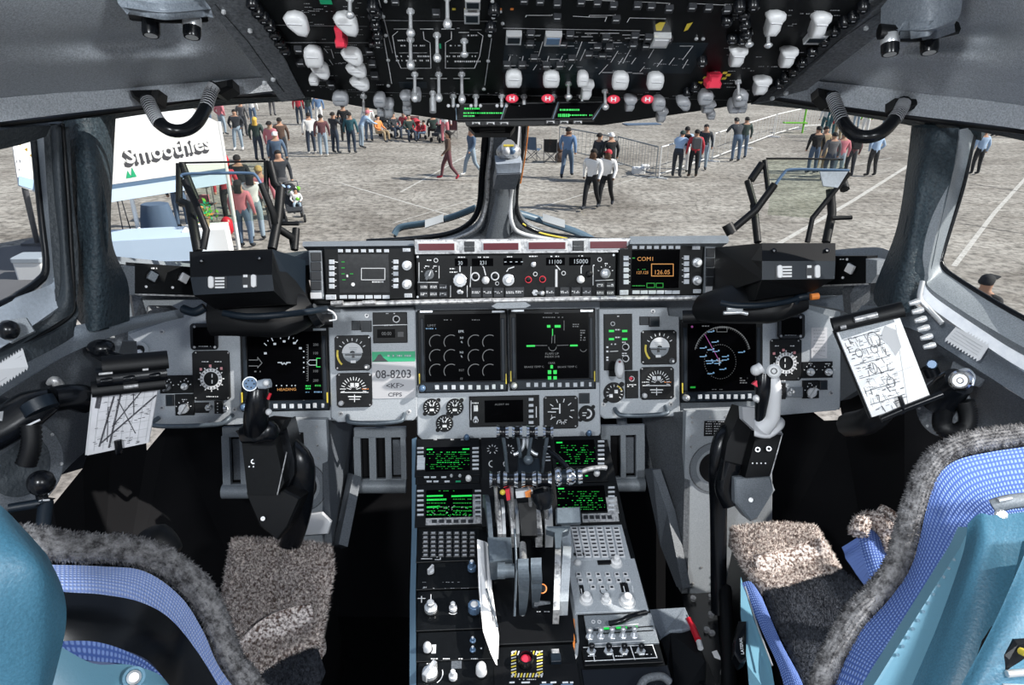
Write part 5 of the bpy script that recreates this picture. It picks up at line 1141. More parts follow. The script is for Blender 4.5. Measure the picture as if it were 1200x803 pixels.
# panel seams and printed lines
m = MB('mark'); h = .0006
def L(*p, w=.9, mm='mark'): ln(m, O, p, w, h, mm)
L((444,0),(452,30),(460,62),mm='markdim'); L((450,45),(459,98),mm='mark'); L((449,24),(582,25),w=.8,mm='markdim'); L((576,45),(568,100),mm='markdim'); L((462,34),(480,34)); L((493,34),(507,34),w=1.4); L((518,34),(532,34),w=1.4)
L((466,37),(460,42),(464,67),(470,80),(505,80),(504,50),(497,46),(496,37)); L((529,37),(529,46),(522,50),(522,80),(556,80),(562,66),(566,42),(560,38)); L((468,62),(500,62),w=.7); L((527,62),(560,62),w=.7)
L((538,38),(549,38),w=1.3); L((536,33),(538,33)); L((551,35),(564,35),w=.7)
for x in (486,514,541): L((x-9,92),(x+9,92),w=1.5)
for r_ in ((464,64,504,68),(523,64,562,68),(464,69,503,73),(524,70,563,74),(466,46,475,49),(484,52,498,55),(467,52,478,55),(527,52,540,55),(548,40,560,43)): scrib(m, O, *r_, h, 'mark', 1, .7)
L((388,58),(391,68)); L((380,57),(384,62)); L((386,70),(390,76)); L((300,29),(430,31),w=.6,mm='markdim'); L((330,50),(440,50),w=.8,mm='markdim'); L((392,107),(880,118),w=.5,mm='markdim')
L((590,33),(750,36),w=.7,mm='mark'); 
for a in (616,690,): L((a,20),(a+1,18),(a+31,18),(a+31,17))
L((672,19),(691,20),(711,20),(709,25)); L((735,26),(738,21),(780,22)); L((678,3),(680,0),(720,1),(717,6)); L((745,5),(747,2),(785,4),(780,11)); L((810,4),(850,6),(846,12))
for x0, y0, x1, y1 in ((636,49,631,66),(682,49,675,67),(686,58,680,71),(724,60,716,73),(742,52,730,74),(766,58,760,68),(776,70,770,78),(790,68,784,76),(806,70,800,80),(598,66,595,76),(613,66,611,76),(643,66,640,76),(659,66,655,75),(629,76,625,82),(671,76,667,82),(730,68,725,75),(745,68,740,75),(755,78,750,84),(812,54,800,70),(797,54,812,54),(712,76,702,87)): L((x0,y0),(x1,y1))
for x0, x1, y in ((592,604,77),(609,619,77),(636,646,78),(652,662,78),(620,633,69),(664,676,70),(645,655,69.5),(615,627,53),(659,672,54),(688,700,65.5),(703,716,66),(692,705,57),(708,720,57),(664,677,43),(682,694,43),(706,717,47),(733,745,45),(750,760,46),(736,744,55),(618,632,42),(686,700,39),(704,725,39),(730,755,41),(719,728,50),(690,699,50),(706,740,85),(742,753,86)): L((x0,y),(x1,y),w=1.3,mm='offwhite')
for _ in range(70):
    x, y = random.uniform(595,800), random.uniform(36,84); scrib(m, O, x, y, x+random.uniform(3,9), y+1.3, h, 'markdim', 1, .8)
for _ in range(60):
    x, y = random.uniform(350,440), random.uniform(2,108)
    if x > 300+y*.55: scrib(m, O, x, y, x+random.uniform(4,12), y+1.4, h, 'markdim', 1, .8)
for _ in range(60):
    x, y = random.uniform(830,985), random.uniform(2,108)
    if x < 1000-y*.85: scrib(m, O, x, y, x+random.uniform(4,12), y+1.4, h, 'markdim', 1, .8)
for _ in range(40): x, y = random.uniform(400,900), random.uniform(108,116); scrib(m, O, x, y, x+6, y+1.2, h, 'markdim', 1, .7)
m.set('steelface'); bx(m, O, 468, 96, 500, 103, 0, .0004, 0)
for r_ in ((590,86,760,103),(740,88,765,108),(590,50,820,85)): bx(m, O, *r_, 0, .0003, 0)
for pts in (((768,28),(773,25),(780,25),(775,35),(769,35)),((805,27),(812,25),(806,34),(801,36))):
    m.set('yellow'); m.add([O.w(*O.uv(x, y), h+.0004) for x, y in pts], [list(range(len(pts)))])
for x in range(0, 36, 7): fr(m, O, 530+x*.0+(x*2 if x < 21 else x*2-2), 9.5, 534+(x*2 if x < 21 else x*2-2), 12, h, 'orange' if x > 7 else 'yellow') if x not in (21,) else None
for a, b in ((820,97),(826,91),(832,87),(840,85.5),(849,85.5),(853,88),(848,92)): fr(m, O, a-2, b-1.3, a+3, b+1.3, h, 'yellow')
fr(m, O, 375, 0, 389, 5, h, 'placard_green'); fr(m, O, 514.5, 51, 517, 57, h); 
into(m, base)
m = MB('mark')
# overhead switches: (x, y, length)
def otog(x, y, L=.026, r=.0026, ball_=True, mm='silver', dx=0, lab=None):
    k = O.k(x, y); u, v = O.uv(x, y); m = MB('silver'); m.prism(O, circ(u, v, .0042, 6), 0, .0035, .0006)
    m.set(mm); a = O.w(u, v, .001); b = O.w(u+dx, v-.002, L)
    m.tube([a, a.lerp(b, .8)], [r*.7, r*.8], 8); t = (b-a).normalized()
    if ball_: m.tube([a.lerp(b,.72), a.lerp(b, .8), a.lerp(b, .9), b, b+t*.0015], [r*.8, r*1.5, r*1.8, r*1.4, r*.5], 12)
    else: m.tube([a.lerp(b,.3), b], [r*1.1, r*1.1], 10)
    return m.build('toggle_switch', ov, lab)
for x, y, L_ in ((524,-4,.032),(410,-3,.02),(481,12,.027),(481,45,.034),(512,40,.03),(544,47,.018),(486,86,.034),(514,86,.034),(541,86,.036),(865,95,.024),(666,97,.02),(878,37,.016),(900,38,.016),(709,106,.024)): otog(x, y, L_)
for x in (531,557.5,588,614): otog(x, 112, .012, .0022, False)
for x in (649,665,682): otog(x, 112, .010, .0022)
otog(426,112,.022,.0016,False,'silver_worn',lab='thin silver switch stem hanging over the windshield'); otog(507,108,.026,.004,False,'silver')
for x in (531,557.5,588,614):
    m = MB('offwhite')
    for a in (-5.5,0,5.5): ball(m, O.hit(x+a, 124, .012), .0023, None, 8)
    m.build('lamp_row', ov, 'row of three tiny white lamp domes')
# white winged covers on the left section
def guard(x, y, w, hh, kind, mm='white_cap', nm='switch_guard', lab='white moulded switch cap', drop=.012):
    # x,y centre of the visible cap in the photo
    u, v = O.uv(x, y, drop); k = O.k(x, y)*1.0; W, Hh = w*k/2, hh*k/2; kv = 1/ max(.25, abs(ray(x, y).normalized().dot(O.n)))
    m = MB(mm)
    if kind == 'wedge':   # rounded shell with pointed inner side, thick
        out = [(-.95,.55),(-.6,.85),(0,.95),(.6,.8),(.95,.35),(1,-.1),(1,-.55),(.75,-.9),(.1,-.8),(-.4,-.35),(-.75,0)]
    elif kind == 'cap': out = [(-.75,-.9),(.75,-.9),(.95,-.55),(1,.2),(.85,.75),(.4,1),(-.4,1),(-.85,.75),(-1,.2),(-.95,-.55)]
    else: out = [(-.6,-1),(.45,-1),(.75,-.5),(.7,.2),(1,.55),(.9,.85),(.2,1),(-.6,.95),(-1,.7),(-.9,.4),(-.6,.1)]
    ls = []
    N = (O.n*.9+UP*-.0).normalized()
    c = O.w(u, v, drop)
    # cap built on a plate tilted toward the pilots, thickness along its own normal
    tn = (O.n*.62+Vector((0,-.78,.05))).normalized(); tu = O.u; tv = tn.cross(tu)
    for t, s_ in ((-.012,.8),(-.004,1),(.003,1),(.006,.86),(.0065,.5)):
        ls.append([c+tu*(a*W*s_)+tv*(b*Hh*1.12*s_)+tn*t for a, b in out])
    m.loops(ls, True, True, True, True)
    # moulded rib and pin
    m.set('offwhite' if mm != 'grey_cap' else 'panel_mid'); q = [c+tu*(a*W*.6)+tv*(b*Hh)+tn*.0068 for a, b in ((-1,.25),(1,.2))]; m.tube(q, .0007, 5)
    m.set('black'); st = O.w(*O.uv(x, y-hh*.2, 0), 0); m.tube([st, c], .003, 6)
    return m.build(nm, ov, lab)
for x, y, w_, h_, kd in ((347,28.5,27,26,'wedge'),(405,28.5,27,26,'wedge'),(367.5,67,21,22,'cap'),(375,83.5,20,17,'wedge'),(368,93.5,11,10,'cap'),(412,67,24,19,'wedge'),(417,83,23,15,'wedge'),(421,98.5,22,14,'wedge')): guard(x, y, w_, h_, kd)
m = MB('offwhite'); ptube(m, [(354,44,.78),(354,51,.78),(354,58,.78)], [.0025,.0036,.003], 10); m.build('pull_knob', ov, 'small white pull knob')
def redg(x0, y0, x1, y1, lab):
    m = MB('redcap'); x, y = (x0+x1)/2, (y0+y1)/2; k = O.k(x, y); c = O.hit(x, y, .012); tn = (O.n*.5+Vector((0,-.85,.1))).normalized(); tv = tn.cross(O.u)
    W, Hh = (x1-x0)*k/2, (y1-y0)*k/2
    ls = []
    for t, s_ in ((-.012,1),(.002,1),(.005,.75)): ls.append([c+O.u*(a*W*s_)+tv*(b*Hh*s_)+tn*t for a, b in ((-.9,-1),(.9,-1),(1,-.3),(.7,.1),(.8,1),(-.8,1),(-.7,.1),(-1,-.3))])
    m.loops(ls, True, True, True, False); m.build('red_guard', ov, lab)
redg(392,33,405,55,'glossy red switch guard'); redg(828,87,846,103,'clear red switch guard inside a yellow dashed box')
for x, y, w_, h_ in ((602,92.5,19,18),(646,93,19,17),(727,95,19,18),(768,95.5,19,17.5)): guard(x, y, w_, h_, 'cap')
for x, y, w_, h_ in ((907,27.5,22,24),(960,29.5,22,25),(864,66,21,20),(923,67,20,20)): guard(x, y, w_, h_, 'tee', 'white_cap', 'rotary_knob', 'white finned rotary knob')
for x, y, w_, h_ in ((892,100,21,18),(683,93,13,15),(687,105,17,20)): guard(x, y, w_, h_, 'tee' if x != 683 else 'cap', 'white_cap', 'rotary_knob', 'white rotary knob')
for x, y, w_, h_, kd in ((399,116,18,13,'cap'),(445,118,14,13,'cap'),(447,130,10,10,'cap'),(455,127,15,18,'tee'),(476,116,14,13,'tee'),(477,127,10,12,'cap'),(488,112,11,11,'cap'),(738,121,15,15,'tee'),(772,122,14,14,'cap'),(775,134,14,15,'tee'),(800,122,17,14,'wedge'),(827,115,16,14,'cap'),(829,125,18,11,'tee'),(833,134,9,9,'cap'),(868,116,15,17,'cap'),(860,125,12,13,'cap'),(869,125,11,12,'cap')):
    guard(x, y, w_, h_, kd, 'grey_cap', 'rotary_knob', 'translucent grey knob at the front edge', .018)
for x in (600,642,719,759):
    y = 115.5 if x < 700 else 116.5; m = MB('redcap'); c = O.hit(x, y, .012); pk = Plane(c, (CAM-c)); k = pk.k(x, y); m.prism(pk, [(a*1.55, b) for a, b in circ(0,0,4.9*k,18)], -.008, 0, .001)
    m.set('mark'); 
    for a, b, c_, d in ((-3,-2.6,-1.6,2.4),(1.6,-2.6,3,2.4),(-1.8,-.6,1.8,.5)): fr(m, pk, x+a, y+b, x+c_, y+d, .0004)
    m.build('warning_button', ov, 'oval red button with a white H mark')
# dark push buttons with white legends
def okey(x, y, w_=9, h_=5, mm='key_dark', leg='offwhite', lab=None):
    m = MB(mm); bx(m, O, x-w_/2, y-h_/2, x+w_/2, y+h_/2, 0, .006, .001, hm=.004); m.set(leg); fr(m, O, x-w_/2+1.2, y-h_/2+2, x+w_/2-1.2, y-h_/2+3.4, .0063); return m.build('push_button', ov, lab)
for x, y in ((614,2),(633,3),(653,6),(681,4),(700,5),(719,8),(747,8),(763,9),(784,12),(811,10),(830,11),(852,13),(653,22),(722,24),(622,41),(668,42),(710,46),(660,53),(621,53),(700,56),(714,57),(690,65),(706,66),(626,69),(670,70),(594,77),(612,77),(640,78),(656,78),(744,44),(760,46),(742,54),(757,55),(783,48),(433,61),(436,76),(439,90),(388,100),(350,60),(352,75),(437,52),(463,3),(511,17)): okey(x, y)
for x, y, w_, h_, mm in ((602,47,18,11,'steelface'),(648,48,19,12,'blue_knob'),(554,6,18,11,'steelface'),(553,22,18,12,'steelface'),(774,50,20,12,'offwhite'),(956,47,22,9,'steelface')):
    m = MB('silver'); bx(m, O, x-w_/2, y-h_/2, x+w_/2, y+h_/2, 0, .007, .001, hm=.006); m.set(mm); bx(m, O, x-w_/2+2, y-h_/2+3, x+w_/2-2, y+h_/2-2, .007, .0076, 0, hm=.007); m.build('push_button', ov, 'square button with a silver rim')
# small black knobs along the seams
for x, y in ((437,10),(438,20),(440,31),(442,42),(443,52),(441,17),(296,6),(302,16),(309,23),(316,32),(322,42),(328,52),(334,60),(867,10),(872,19),(873,30),(875,41),(883,8),(870,48),(852,26),(858,47),(823,74),(1012,10),(1000,22),(990,28),(978,38),(966,50),(952,62),(940,75),(930,85),(921,92),(913,100),(806,110),(815,104),(579,14),(575,34)):
    m = MB('black_gloss'); c = O.hit(x, y, .006); m.tube([c-O.n*.006, c+O.n*.002, c+O.n*.004], [.0062,.0062,.004], 12); m.set('offwhite' if (x*7+y) % 3 == 0 else 'markdim'); fr(m, O, x-2, y+3, x+2, y+4, .0105); m.build('push_knob', ov)
for x, y in ((447,18),(449,19),(452,41),(455,70),(455,100),(567,104),(572,71),(574,41),(578,20),(586,13),(589,27),(577,1),(452,1),(816,45),(824,45)): 
    m = MB('silver'); cy(m, O, x, y, 2.2, 0, .002, .0008, n=10); into(m, base)
# annunciator display at the front edge
wd = thing('warning_annunciator', 'trapezoid black warning display with green text hanging from the overhead panel front', 'display', O.hit(620,150))
c = O.hit(620,131,.02); WP = Plane(c, (CAM-c)+Vector((0,0,.1)))
m = MB('black'); m.prism(WP, [WP.uv(x, y) for x, y in ((530,121),(712,118),(697,141),(535,142))], -.02, 0, .001); m.prism(WP, [WP.uv(x, y) for x, y in ((544,141),(660,141),(655,146),(546,147))], -.02, -.002, 0); hb_ = m.build('housing', wd)
m = MB('screen'); 
for pts, mm in (([(534,123),(592,122),(586,139),(536,140)],'screen'),([(596,122),(652,121),(646,138),(590,139)],'placard_dark'),([(656,121),(706,120),(693,138),(650,139)],'screen')):
    m.set('screen'); m.add([WP.w(*WP.uv(x, y, .0006), .0006) for x, y in pts], [[0,1,2,3]])
m.set('blue_grey')
for p in (((593,121),(587,140)),((654,120),(648,139)),((709,119),(695,140)),((534,122),(535,140))): ln(m, WP, p, 1, .001)
for x0, y0, x1, y1 in ((544,126,562,128.5),(543,131.5,590,133.5),(543,135,556,137),(656,127.5,681,130),(654,133,668,137.5),(667,134,694,136)): scrib(m, WP, x0, y0, x1, y1, .001, 'e_green', 1, .92, .2)
m.build('screen', wd)
for x in (558,575,591,645,661,677):
    y = 143.5 if x > 600 else 145; m = MB('silver_worn'); bx(m, WP, x-5, y-2, x+5, y+1.5, -.004, .003, .001); m.set('black'); bx(m, WP, x-3, y-.5, x+3, y+1.5, .003, .004, 0); m.build('button', wd)
m = MB('black'); slab(m, [(548,147,.95),(604,147,.95),(598,156,.95),(556,156,.95)], .02); ptube(m, [(562,151,.94),(592,150,.94)], .005, 8); m.build('mount', wd)
for pts, lab in (([(565,150,1.3),(565,170,1.33),(562,235,1.45)], None),): pass
m = MB('black'); slab(m, [(594,143,1.3),(608,143,1.3),(606,170,1.33),(594,170,1.33)], .02); m.set('black_gloss'); slab(m, [(566,148,1.28),(572,148,1.28),(568,178,1.31),(563,178,1.31)], .01); tag(m.build('compass_bracket'), 'black bracket above the compass on the centre windshield post', 'bracket')
# compass on the centre post
cp = thing('standby_compass', 'grey magnetic compass box with glass dome on the centre windshield post', 'compass', D(597,206,1.3))
m = MB('sill_light'); q = [(581,192,1.30),(612,190,1.30),(611,203,1.31),(582,204,1.31)]; slab(m, q, .06, None, Vector((0,1,.1)), .003); m.set('panel_dark'); slab(m, [(582,205,1.31),(610,204,1.31),(604,222,1.36),(578,222,1.36)], .03); m.build('housing', cp)
m = MB('silver_worn'); ball(m, D(596,178,1.33), .021, None, 14, (1.15,1,.85)); m.set('chrome'); m.tube([D(596,172,1.31), D(596,171,1.33)], .014, 14); m.build('dome', cp, 'clear domed glass')
m = MB('white'); ball(m, D(594,178,1.305), .008, None, 10); m.set('blue_knob'); ball(m, D(600,177,1.305), .007, None, 8); m.set('yellow'); m.tube([D(590,171,1.305), D(602,171,1.305)], .002, 6); m.build('compass_card', cp)
# ================================================================= centre pedestal
PA, PB = PEDA, PEDB
ped = thing('centre_pedestal', 'black centre pedestal between the two seats running under the instrument panel', 'pedestal', D(640,800,1.03)+Vector((0,0,-.5)))
zf = PB.w(0,0).z
m = MB('blackface')
a0, a1 = PA.uv(487,516), PA.uv(712,514); b0, b1 = PB.uv(487,620), PB.uv(735,618); c0, c1 = PB.uv(484,830), PB.uv(795,830)
xl = min(a0[0], c0[0]); T = [PA.w(a0[0], a0[1]), PA.w(a1[0], a1[1]), PB.w(b1[0], b1[1]), PB.w(c1[0], c1[1]-.25), PB.w(c0[0], c0[1]-.25), PB.w(b0[0], b0[1])]
Bt = [Vector((p.x, p.y, .02)) for p in T]; T2 = [p-Vector((0,0,.003)) for p in T]
n = 6; m.add(T2+Bt, [[0,1,2,5],[5,2,3,4],[0,6,7,1],[1,7,8,2],[2,8,9,3],[3,9,10,4],[4,10,11,5],[5,11,6,0]])
m.build('body', ped)
m = MB('blue_grey'); q0 = [PA.hit(485,514), PB.hit(485,620), PB.hit(483,700), PB.hit(483,830)]
m.loops([[p+Vector((-.004,0,-.001)), p+Vector((.006,0,.003)), p+Vector((.006,0,-.02)), p+Vector((-.004,0,-.1))] for p in q0], True, True, True, False); m.build('edge_trim', ped, 'blue-grey left edge trim')
def dev(pl, x0, y0, x1, y1, nm, lab, cat='control panel', mm='blackface', t=.004):
    r0 = thing(nm, lab, cat, pl.hit((x0+x1)/2, y1)); m = MB(mm); bx(m, pl, x0, y0, x1, y1, .0, t, .0008, hm=t); return r0, m.build('face_plate', r0), t
# control display units
def cdu(x0, y0, x1, y1, sx0, sy0, sx1, sy1, bright, lab, worn=False):
    r0, f, h = dev(PA, x0, y0, x1, y1, 'radio_display_unit', lab, 'display')
    m = MB('screen'); bx(m, PA, sx0, sy0, sx1, sy1, h-.001, h+.0006, 0, hm=h); s = m.build('screen', r0); m = MB('e_green'); hh = h+.001
    n = 7; dy = (sy1-sy0)/n
    if bright == 2:
        for a, b, c in ((sx0+1,sx0+20,1),(sx0+30,sx1-1,1),(sx0+1,sx0+24,2),(sx0+1,sx0+14,4)): fr(m, PA, a, sy0+2+c*dy*.95, b, sy0+4+c*dy*.95, hh, 'e_green')
        scrib(m, PA, sx0+15, sy0+.6, sx0+35, sy0+2.2, hh, 'e_green2')
        for i in range(2, n): scrib(m, PA, sx0+1, sy0+1+i*dy, sx0+23, sy0+3+i*dy, hh, 'e_green2', 1, .9); scrib(m, PA, sx0+32, sy0+1+i*dy, sx1-1, sy0+3+i*dy, hh, 'e_green2', 1, .9)
        for _ in range(60): x, y = random.uniform(sx0+1, sx1-2), random.uniform(sy0+dy*4, sy1-1); fr(m, PA, x, y, x+1, y+1, hh, random.choice(('e_green2','markdim','e_green')))
    else:
        fr(m, PA, sx0+1, sy0+2, sx0+8, sy0+3.6, hh, 'e_green'); 
        if bright: fr(m, PA, sx1-9, sy0+1.6, sx1-1, sy0+3.2, hh)
        for i in range(1, 10):
            y = sy0+3+i*(sy1-sy0-4)/10; scrib(m, PA, sx0+1+(12 if i in (3,5,6) else 0), y, sx1-1-(8 if i % 3 == 0 else 0), y+1.4, hh, 'e_green' if (i*3+int(x0)) % 5 == 0 else 'e_green2', 1, .62 if bright else .5)
    into(m, s)
    return r0, f, h
for args in ((487,514,562,558,499,524,551,552,1,'left upper radio display with dense green text on the pedestal',7),(487,567,566,617,499,574,554,606,2,'left lower radio display with bright green bars on the pedestal',7),
             (646,511,707,548,651,516,698,546,0,'right upper radio display with dim green lines beside the throttles',6),(650,566,726,616,653,570,710,600,0,'right lower radio display with dim green text beside the throttles',6)):
    x0, y0, x1, y1, sx0, sy0, sx1, sy1, br, lab, nn = args
    r0, f, h = cdu(x0, y0, x1, y1, sx0, sy0, sx1, sy1, br, lab)
    n = 6
    for i in range(n):
        y = sy0+2+(sy1-sy0-4)*i/(n-1)
        if x0 < 600: key(PA, sx0-10, y-.9, sx0-2.5, y+.9, r0, 'key_white', h+.004, h)
        if sx1 < x1-6: key(PA, sx1+2.5, y-.9, sx1+10, y+.9, r0, 'key_white', h+.004, h)
    if br == 1:
        m = MB('key_white'); bx(m, PA, 489, 538, 498, 552, h, h+.002, 0); m.set('silver_worn')
        for x in (508,528,540): fr(m, PA, x, 514.5, x+4, 516, h+.0005)
        into(m, f); knob(547,514,3.2,r0,'blue_knob',2,PA,.012,'black',h)
    elif br == 2:
        m = MB('silver_worn'); bx(m, PA, 499, 607, 565, 615, h, h+.002, .0005, hm=h); bx(m, PA, 554, 580, 565, 608, h, h+.002, .0005, hm=h); m.set('key_dark')
        for i in range(6): fr(m, PA, 506+i*8.5, 609, 512+i*8.5, 613, h+.0024)
        for i in range(6): fr(m, PA, 557, 582+i*4.2, 563, 584.6+i*4.2, h+.0024)
        into(m, f)
    elif x0 == 646: knob(690,509,3,r0,'blue_knob',2,PA,.012,'black',h)
    else:
        m = MB('silver_worn'); bx(m, PA, 682, 602, 725, 612, h, h+.002, .0005, hm=h); bx(m, PA, 711, 583, 724, 602, h, h+.002, .0005, hm=h); m.set('key_dark')
        for i in range(5): fr(m, PA, 684+i*7, 604, 689+i*7, 608.5, h+.0024)
        into(m, f)
r0, f, h = dev(PA, 487, 558.5, 562, 566.5, 'switch_strip', 'thin strip of white keys between the two left green displays')
for x in (500,508,520): key(PA, x-3, 559, x+3, 560.6, r0, 'key_white', h+.003, h)
for x in (503,511,524,537): key(PA, x-3, 564, x+3, 565.6, r0, 'key_white' if x != 537 else 'placard_green', h+.003, h)
toggle(PA, 529, 558, r0, .008, .0016, h0=h); toggle(PA, 539, 558, r0, .008, .0016, h0=h); knob(549,562,3.5,r0,'white',2,PA,.012,'black',h)
r0, f, h = dev(PA, 646, 549, 712, 565, 'switch_strip', 'silver-rimmed switch strip with white knob between the two right green displays', mm='blackface')
m = MB('silver_worn'); ptube(m, [(680,554,1.33),(690,550,1.33),(705,548,1.33),(711,549,1.33)], .005, 6, None, 10); m.set('e_green'); fr(m, PA, 686, 557, 689, 558.5, h+.0005); into(m, f); knob(699,556,3.6,r0,'white',2,PA,.012,'black',h)
# keyboards
def keys(pl, r0, x0, y0, x1, y1, nx, ny, h, mm, mk, skx=0, leg='mark', skip=()):
    for j in range(ny):
        for i in range(nx):
            if (i, j) in skip: continue
            cx = x0+(x1-x0)*(i+.5)/nx+skx*j; cyy = y0+(y1-y0)*(j+.5)/ny; w_ = (x1-x0)/nx*.4; hh = (y1-y0)/ny*.39
            m = MB(mm); bx(m, pl, cx-w_, cyy-hh, cx+w_, cyy+hh, h, h+.0035, .0008, hm=h+.003); m.set(mk); fr(m, pl, cx-w_*.62, cyy-hh*.55, cx+w_*.62, cyy+hh*.5, h+.0038); m.build('key', r0)
r0, f, h = dev(PB, 489, 620, 562, 658, 'keyboard', 'black alphanumeric keyboard on the left side of the pedestal')
keys(PB, r0, 494, 622, 558, 653, 7, 6, h, 'key_dark', 'markdim'); m = MB('mark')
for p in (((494,655),(506,655)),((510,653),(516,653),(516,656),(510,656))): ln(m, PB, p, 1, h+.0005)
into(m, f)
r0, f, h = dev(PB, 664, 616, 734, 656, 'keyboard', 'sun-bleached grey alphanumeric keyboard on the right side of the pedestal', mm='panel_grey')  # sun patch on this keyboard painted into the pale plate and keys
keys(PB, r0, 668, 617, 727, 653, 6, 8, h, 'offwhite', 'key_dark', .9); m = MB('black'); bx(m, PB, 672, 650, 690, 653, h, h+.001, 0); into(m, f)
# left column panels
r0, f, h = dev(PB, 489, 659, 566, 690, 'intercom_panel', 'black pedestal panel with two knobs below the left keyboard')
knob(505,671,4,r0,'offwhite',1,PB,.014,'black',h); knob(553,668,5,r0,'blue_knob',3,PB,.022,'black',h)
m = MB('markdim'); scrib(m, PB, 496, 687, 500, 690, h+.0004)
for y in (682,689): scrib(m, PB, 495, y, 555, y+1, h+.0004, None, 1, .35)
into(m, f)
r0, f, h = dev(PB, 489, 692, 572, 738, 'radio_unit', 'black radio panel with a serrated white tuning knob on the pedestal')
knob(505,715,7.5,r0,'silver',3,PB,.02,'black',h); knob(531,715,4.6,r0,'offwhite',3,PB,.018,'black',h); knob(556,716,7,r0,'blue_knob',0,PB,.016,'black',h)
m = MB('mark'); ln(m, PB, [(494,699),(494,706)], .9, h+.0005); ln(m, PB, [(490,701.5),(498,701.5)], .9, h+.0005); ln(m, PB, [(505,697),(505,702)], .9, h+.0005); arc(m, PB, 531, 717, 6, 220, 320, 1, h+.0005); into(m, f)
r0, f, h = dev(PB, 489, 740, 576, 774, 'volume_panel', 'black volume panel with small knobs and white captions on the pedestal')
knob(501,762,5,r0,'offwhite',2,PB,.016,'black',h); knob(554,752,3.4,r0,'blue_knob',3,PB,.01,'black',h); knob(554,763,3.4,r0,'blue_knob',3,PB,.01,'black',h)
m = MB('mark')
for x in (505,519,534,552): scrib(m, PB, x, 771, x+8, 773.5, h+.0005)
bx(m, PB, 506, 758, 511, 768, h, h+.001, 0); fr(m, PB, 563, 759, 565, 761, h+.0005); into(m, f)
r0, f, h = dev(PB, 489, 775, 580, 830, 'audio_selector_panel', 'black audio selector panel with a large white pointer knob at the bottom edge')
knob(504,791,9,r0,'silver',1,PB,.018,'black',h); knob(531,795,5,r0,'offwhite',3,PB,.018,'black',h); knob(564,789,6.5,r0,'white',2,PB,.022,'black',h)
m = MB('panel_dark'); bx(m, PB, 529, 777, 541, 786, h, h+.001, 0); m.set('mark'); arc(m, PB, 506, 792, 13, -60, 20, 1, h+.0005); scrib(m, PB, 500, 777, 508, 779, h+.0005); into(m, f)
# right column, sunlit look put into its pale plate, key and knob colours
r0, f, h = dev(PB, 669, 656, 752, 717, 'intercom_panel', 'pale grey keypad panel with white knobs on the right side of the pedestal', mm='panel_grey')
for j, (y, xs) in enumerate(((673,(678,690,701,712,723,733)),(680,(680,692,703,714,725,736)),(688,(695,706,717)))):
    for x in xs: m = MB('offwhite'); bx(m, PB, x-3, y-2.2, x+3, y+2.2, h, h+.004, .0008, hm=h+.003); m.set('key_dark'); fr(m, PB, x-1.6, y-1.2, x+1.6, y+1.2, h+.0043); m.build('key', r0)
m = MB('black'); bx(m, PB, 700, 659, 716, 664, h, h+.002, .0005); bx(m, PB, 679, 688, 684, 698, h, h+.001, 0); bx(m, PB, 727, 685, 736, 696, h, h+.001, 0); arc(m, PB, 707, 695, 4, 0, 320, 1, h+.0005); m.set('mark'); fr(m, PB, 731, 687, 732, 694, h+.0015); fr(m, PB, 681, 690, 682, 696, h+.0015); ln(m, PB, [(741,687),(742,694)], 1, h+.0005); into(m, f)
for x, y, r_ in ((722,661,6),(687,704,6.5),(710,705,5),(735,706,8)): knob(x, y, r_, r0, 'white', 3, PB, .018, 'white_cap', h)
knob(677,660,3.6,r0,'white',2,PB,.006,'white_cap',h)
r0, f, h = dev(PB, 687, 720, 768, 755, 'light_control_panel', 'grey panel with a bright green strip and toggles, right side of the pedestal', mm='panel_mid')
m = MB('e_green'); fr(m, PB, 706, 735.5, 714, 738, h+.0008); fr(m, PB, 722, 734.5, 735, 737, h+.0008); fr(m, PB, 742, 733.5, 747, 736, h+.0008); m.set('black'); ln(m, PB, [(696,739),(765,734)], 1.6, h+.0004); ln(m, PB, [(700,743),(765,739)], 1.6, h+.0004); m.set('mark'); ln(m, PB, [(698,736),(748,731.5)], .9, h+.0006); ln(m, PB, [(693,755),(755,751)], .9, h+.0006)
for x in (695,702): ringm(m, PB, x, 731, 2.4, 1.4, h, h+.001, 'offwhite')
into(m, f)
m = MB('black_gloss'); q = [PB.hit(714,731,.012), PB.hit(728,728,.02), PB.hit(740,722,.022), PB.hit(757,718,.012)]; m.tube(resample(q, 12), .0045, 8); m.build('hand_grip', r0)
for x in (691,704,717,730,743): toggle(PB, x, 747-(x-691)*.03, r0, .016, .003, 1.5, 'silver', dv=.2, h0=h)
r0, f, h = dev(PB, 683, 757, 775, 778, 'trim_panel', 'black panel divided by white lines with four switches on the pedestal right side')
m = MB('mark')
for p in (((684,759),(765,756)),((686,775),(769,771)),((694,760),(697,775)),((716,759),(720,774)),((739,758),(744,773)),((765,757),(770,771))): ln(m, PB, p, 1, h+.0005)
for x, y in ((689,768),(721,768),(742,764),(755,766)): scrib(m, PB, x, y, x+9, y+2, h+.0005)
into(m, f)
for x in (693,713,731,751): toggle(PB, x, 764, r0, .015, .0034, 1.4, 'black_gloss', dv=.1, h0=h)
m = MB('panel_grey'); slab(m, [(668,655,1.245),(683,722,1.15),(688,736,1.12),(682,760,1.09),(673,776,1.06),(676,745,1.1),(672,700,1.16)], .01); m.set('orange'); ptube(m, [(672,726,1.125),(673,750,1.09),(671,768,1.07)], .002, 6); m.build('edge_trim', ped, 'worn pale edge trim of the right column')
m = MB('black_gloss'); bx(m, PB, 683, 780, 790, 830, -.03, -.002, .003); ptube(m, [(750,806,1.0),(757,796,1.01),(775,793,1.02),(785,800,1.02)], .006, 8, 'frame_grey', 14); m.build('aft_cover', ped)
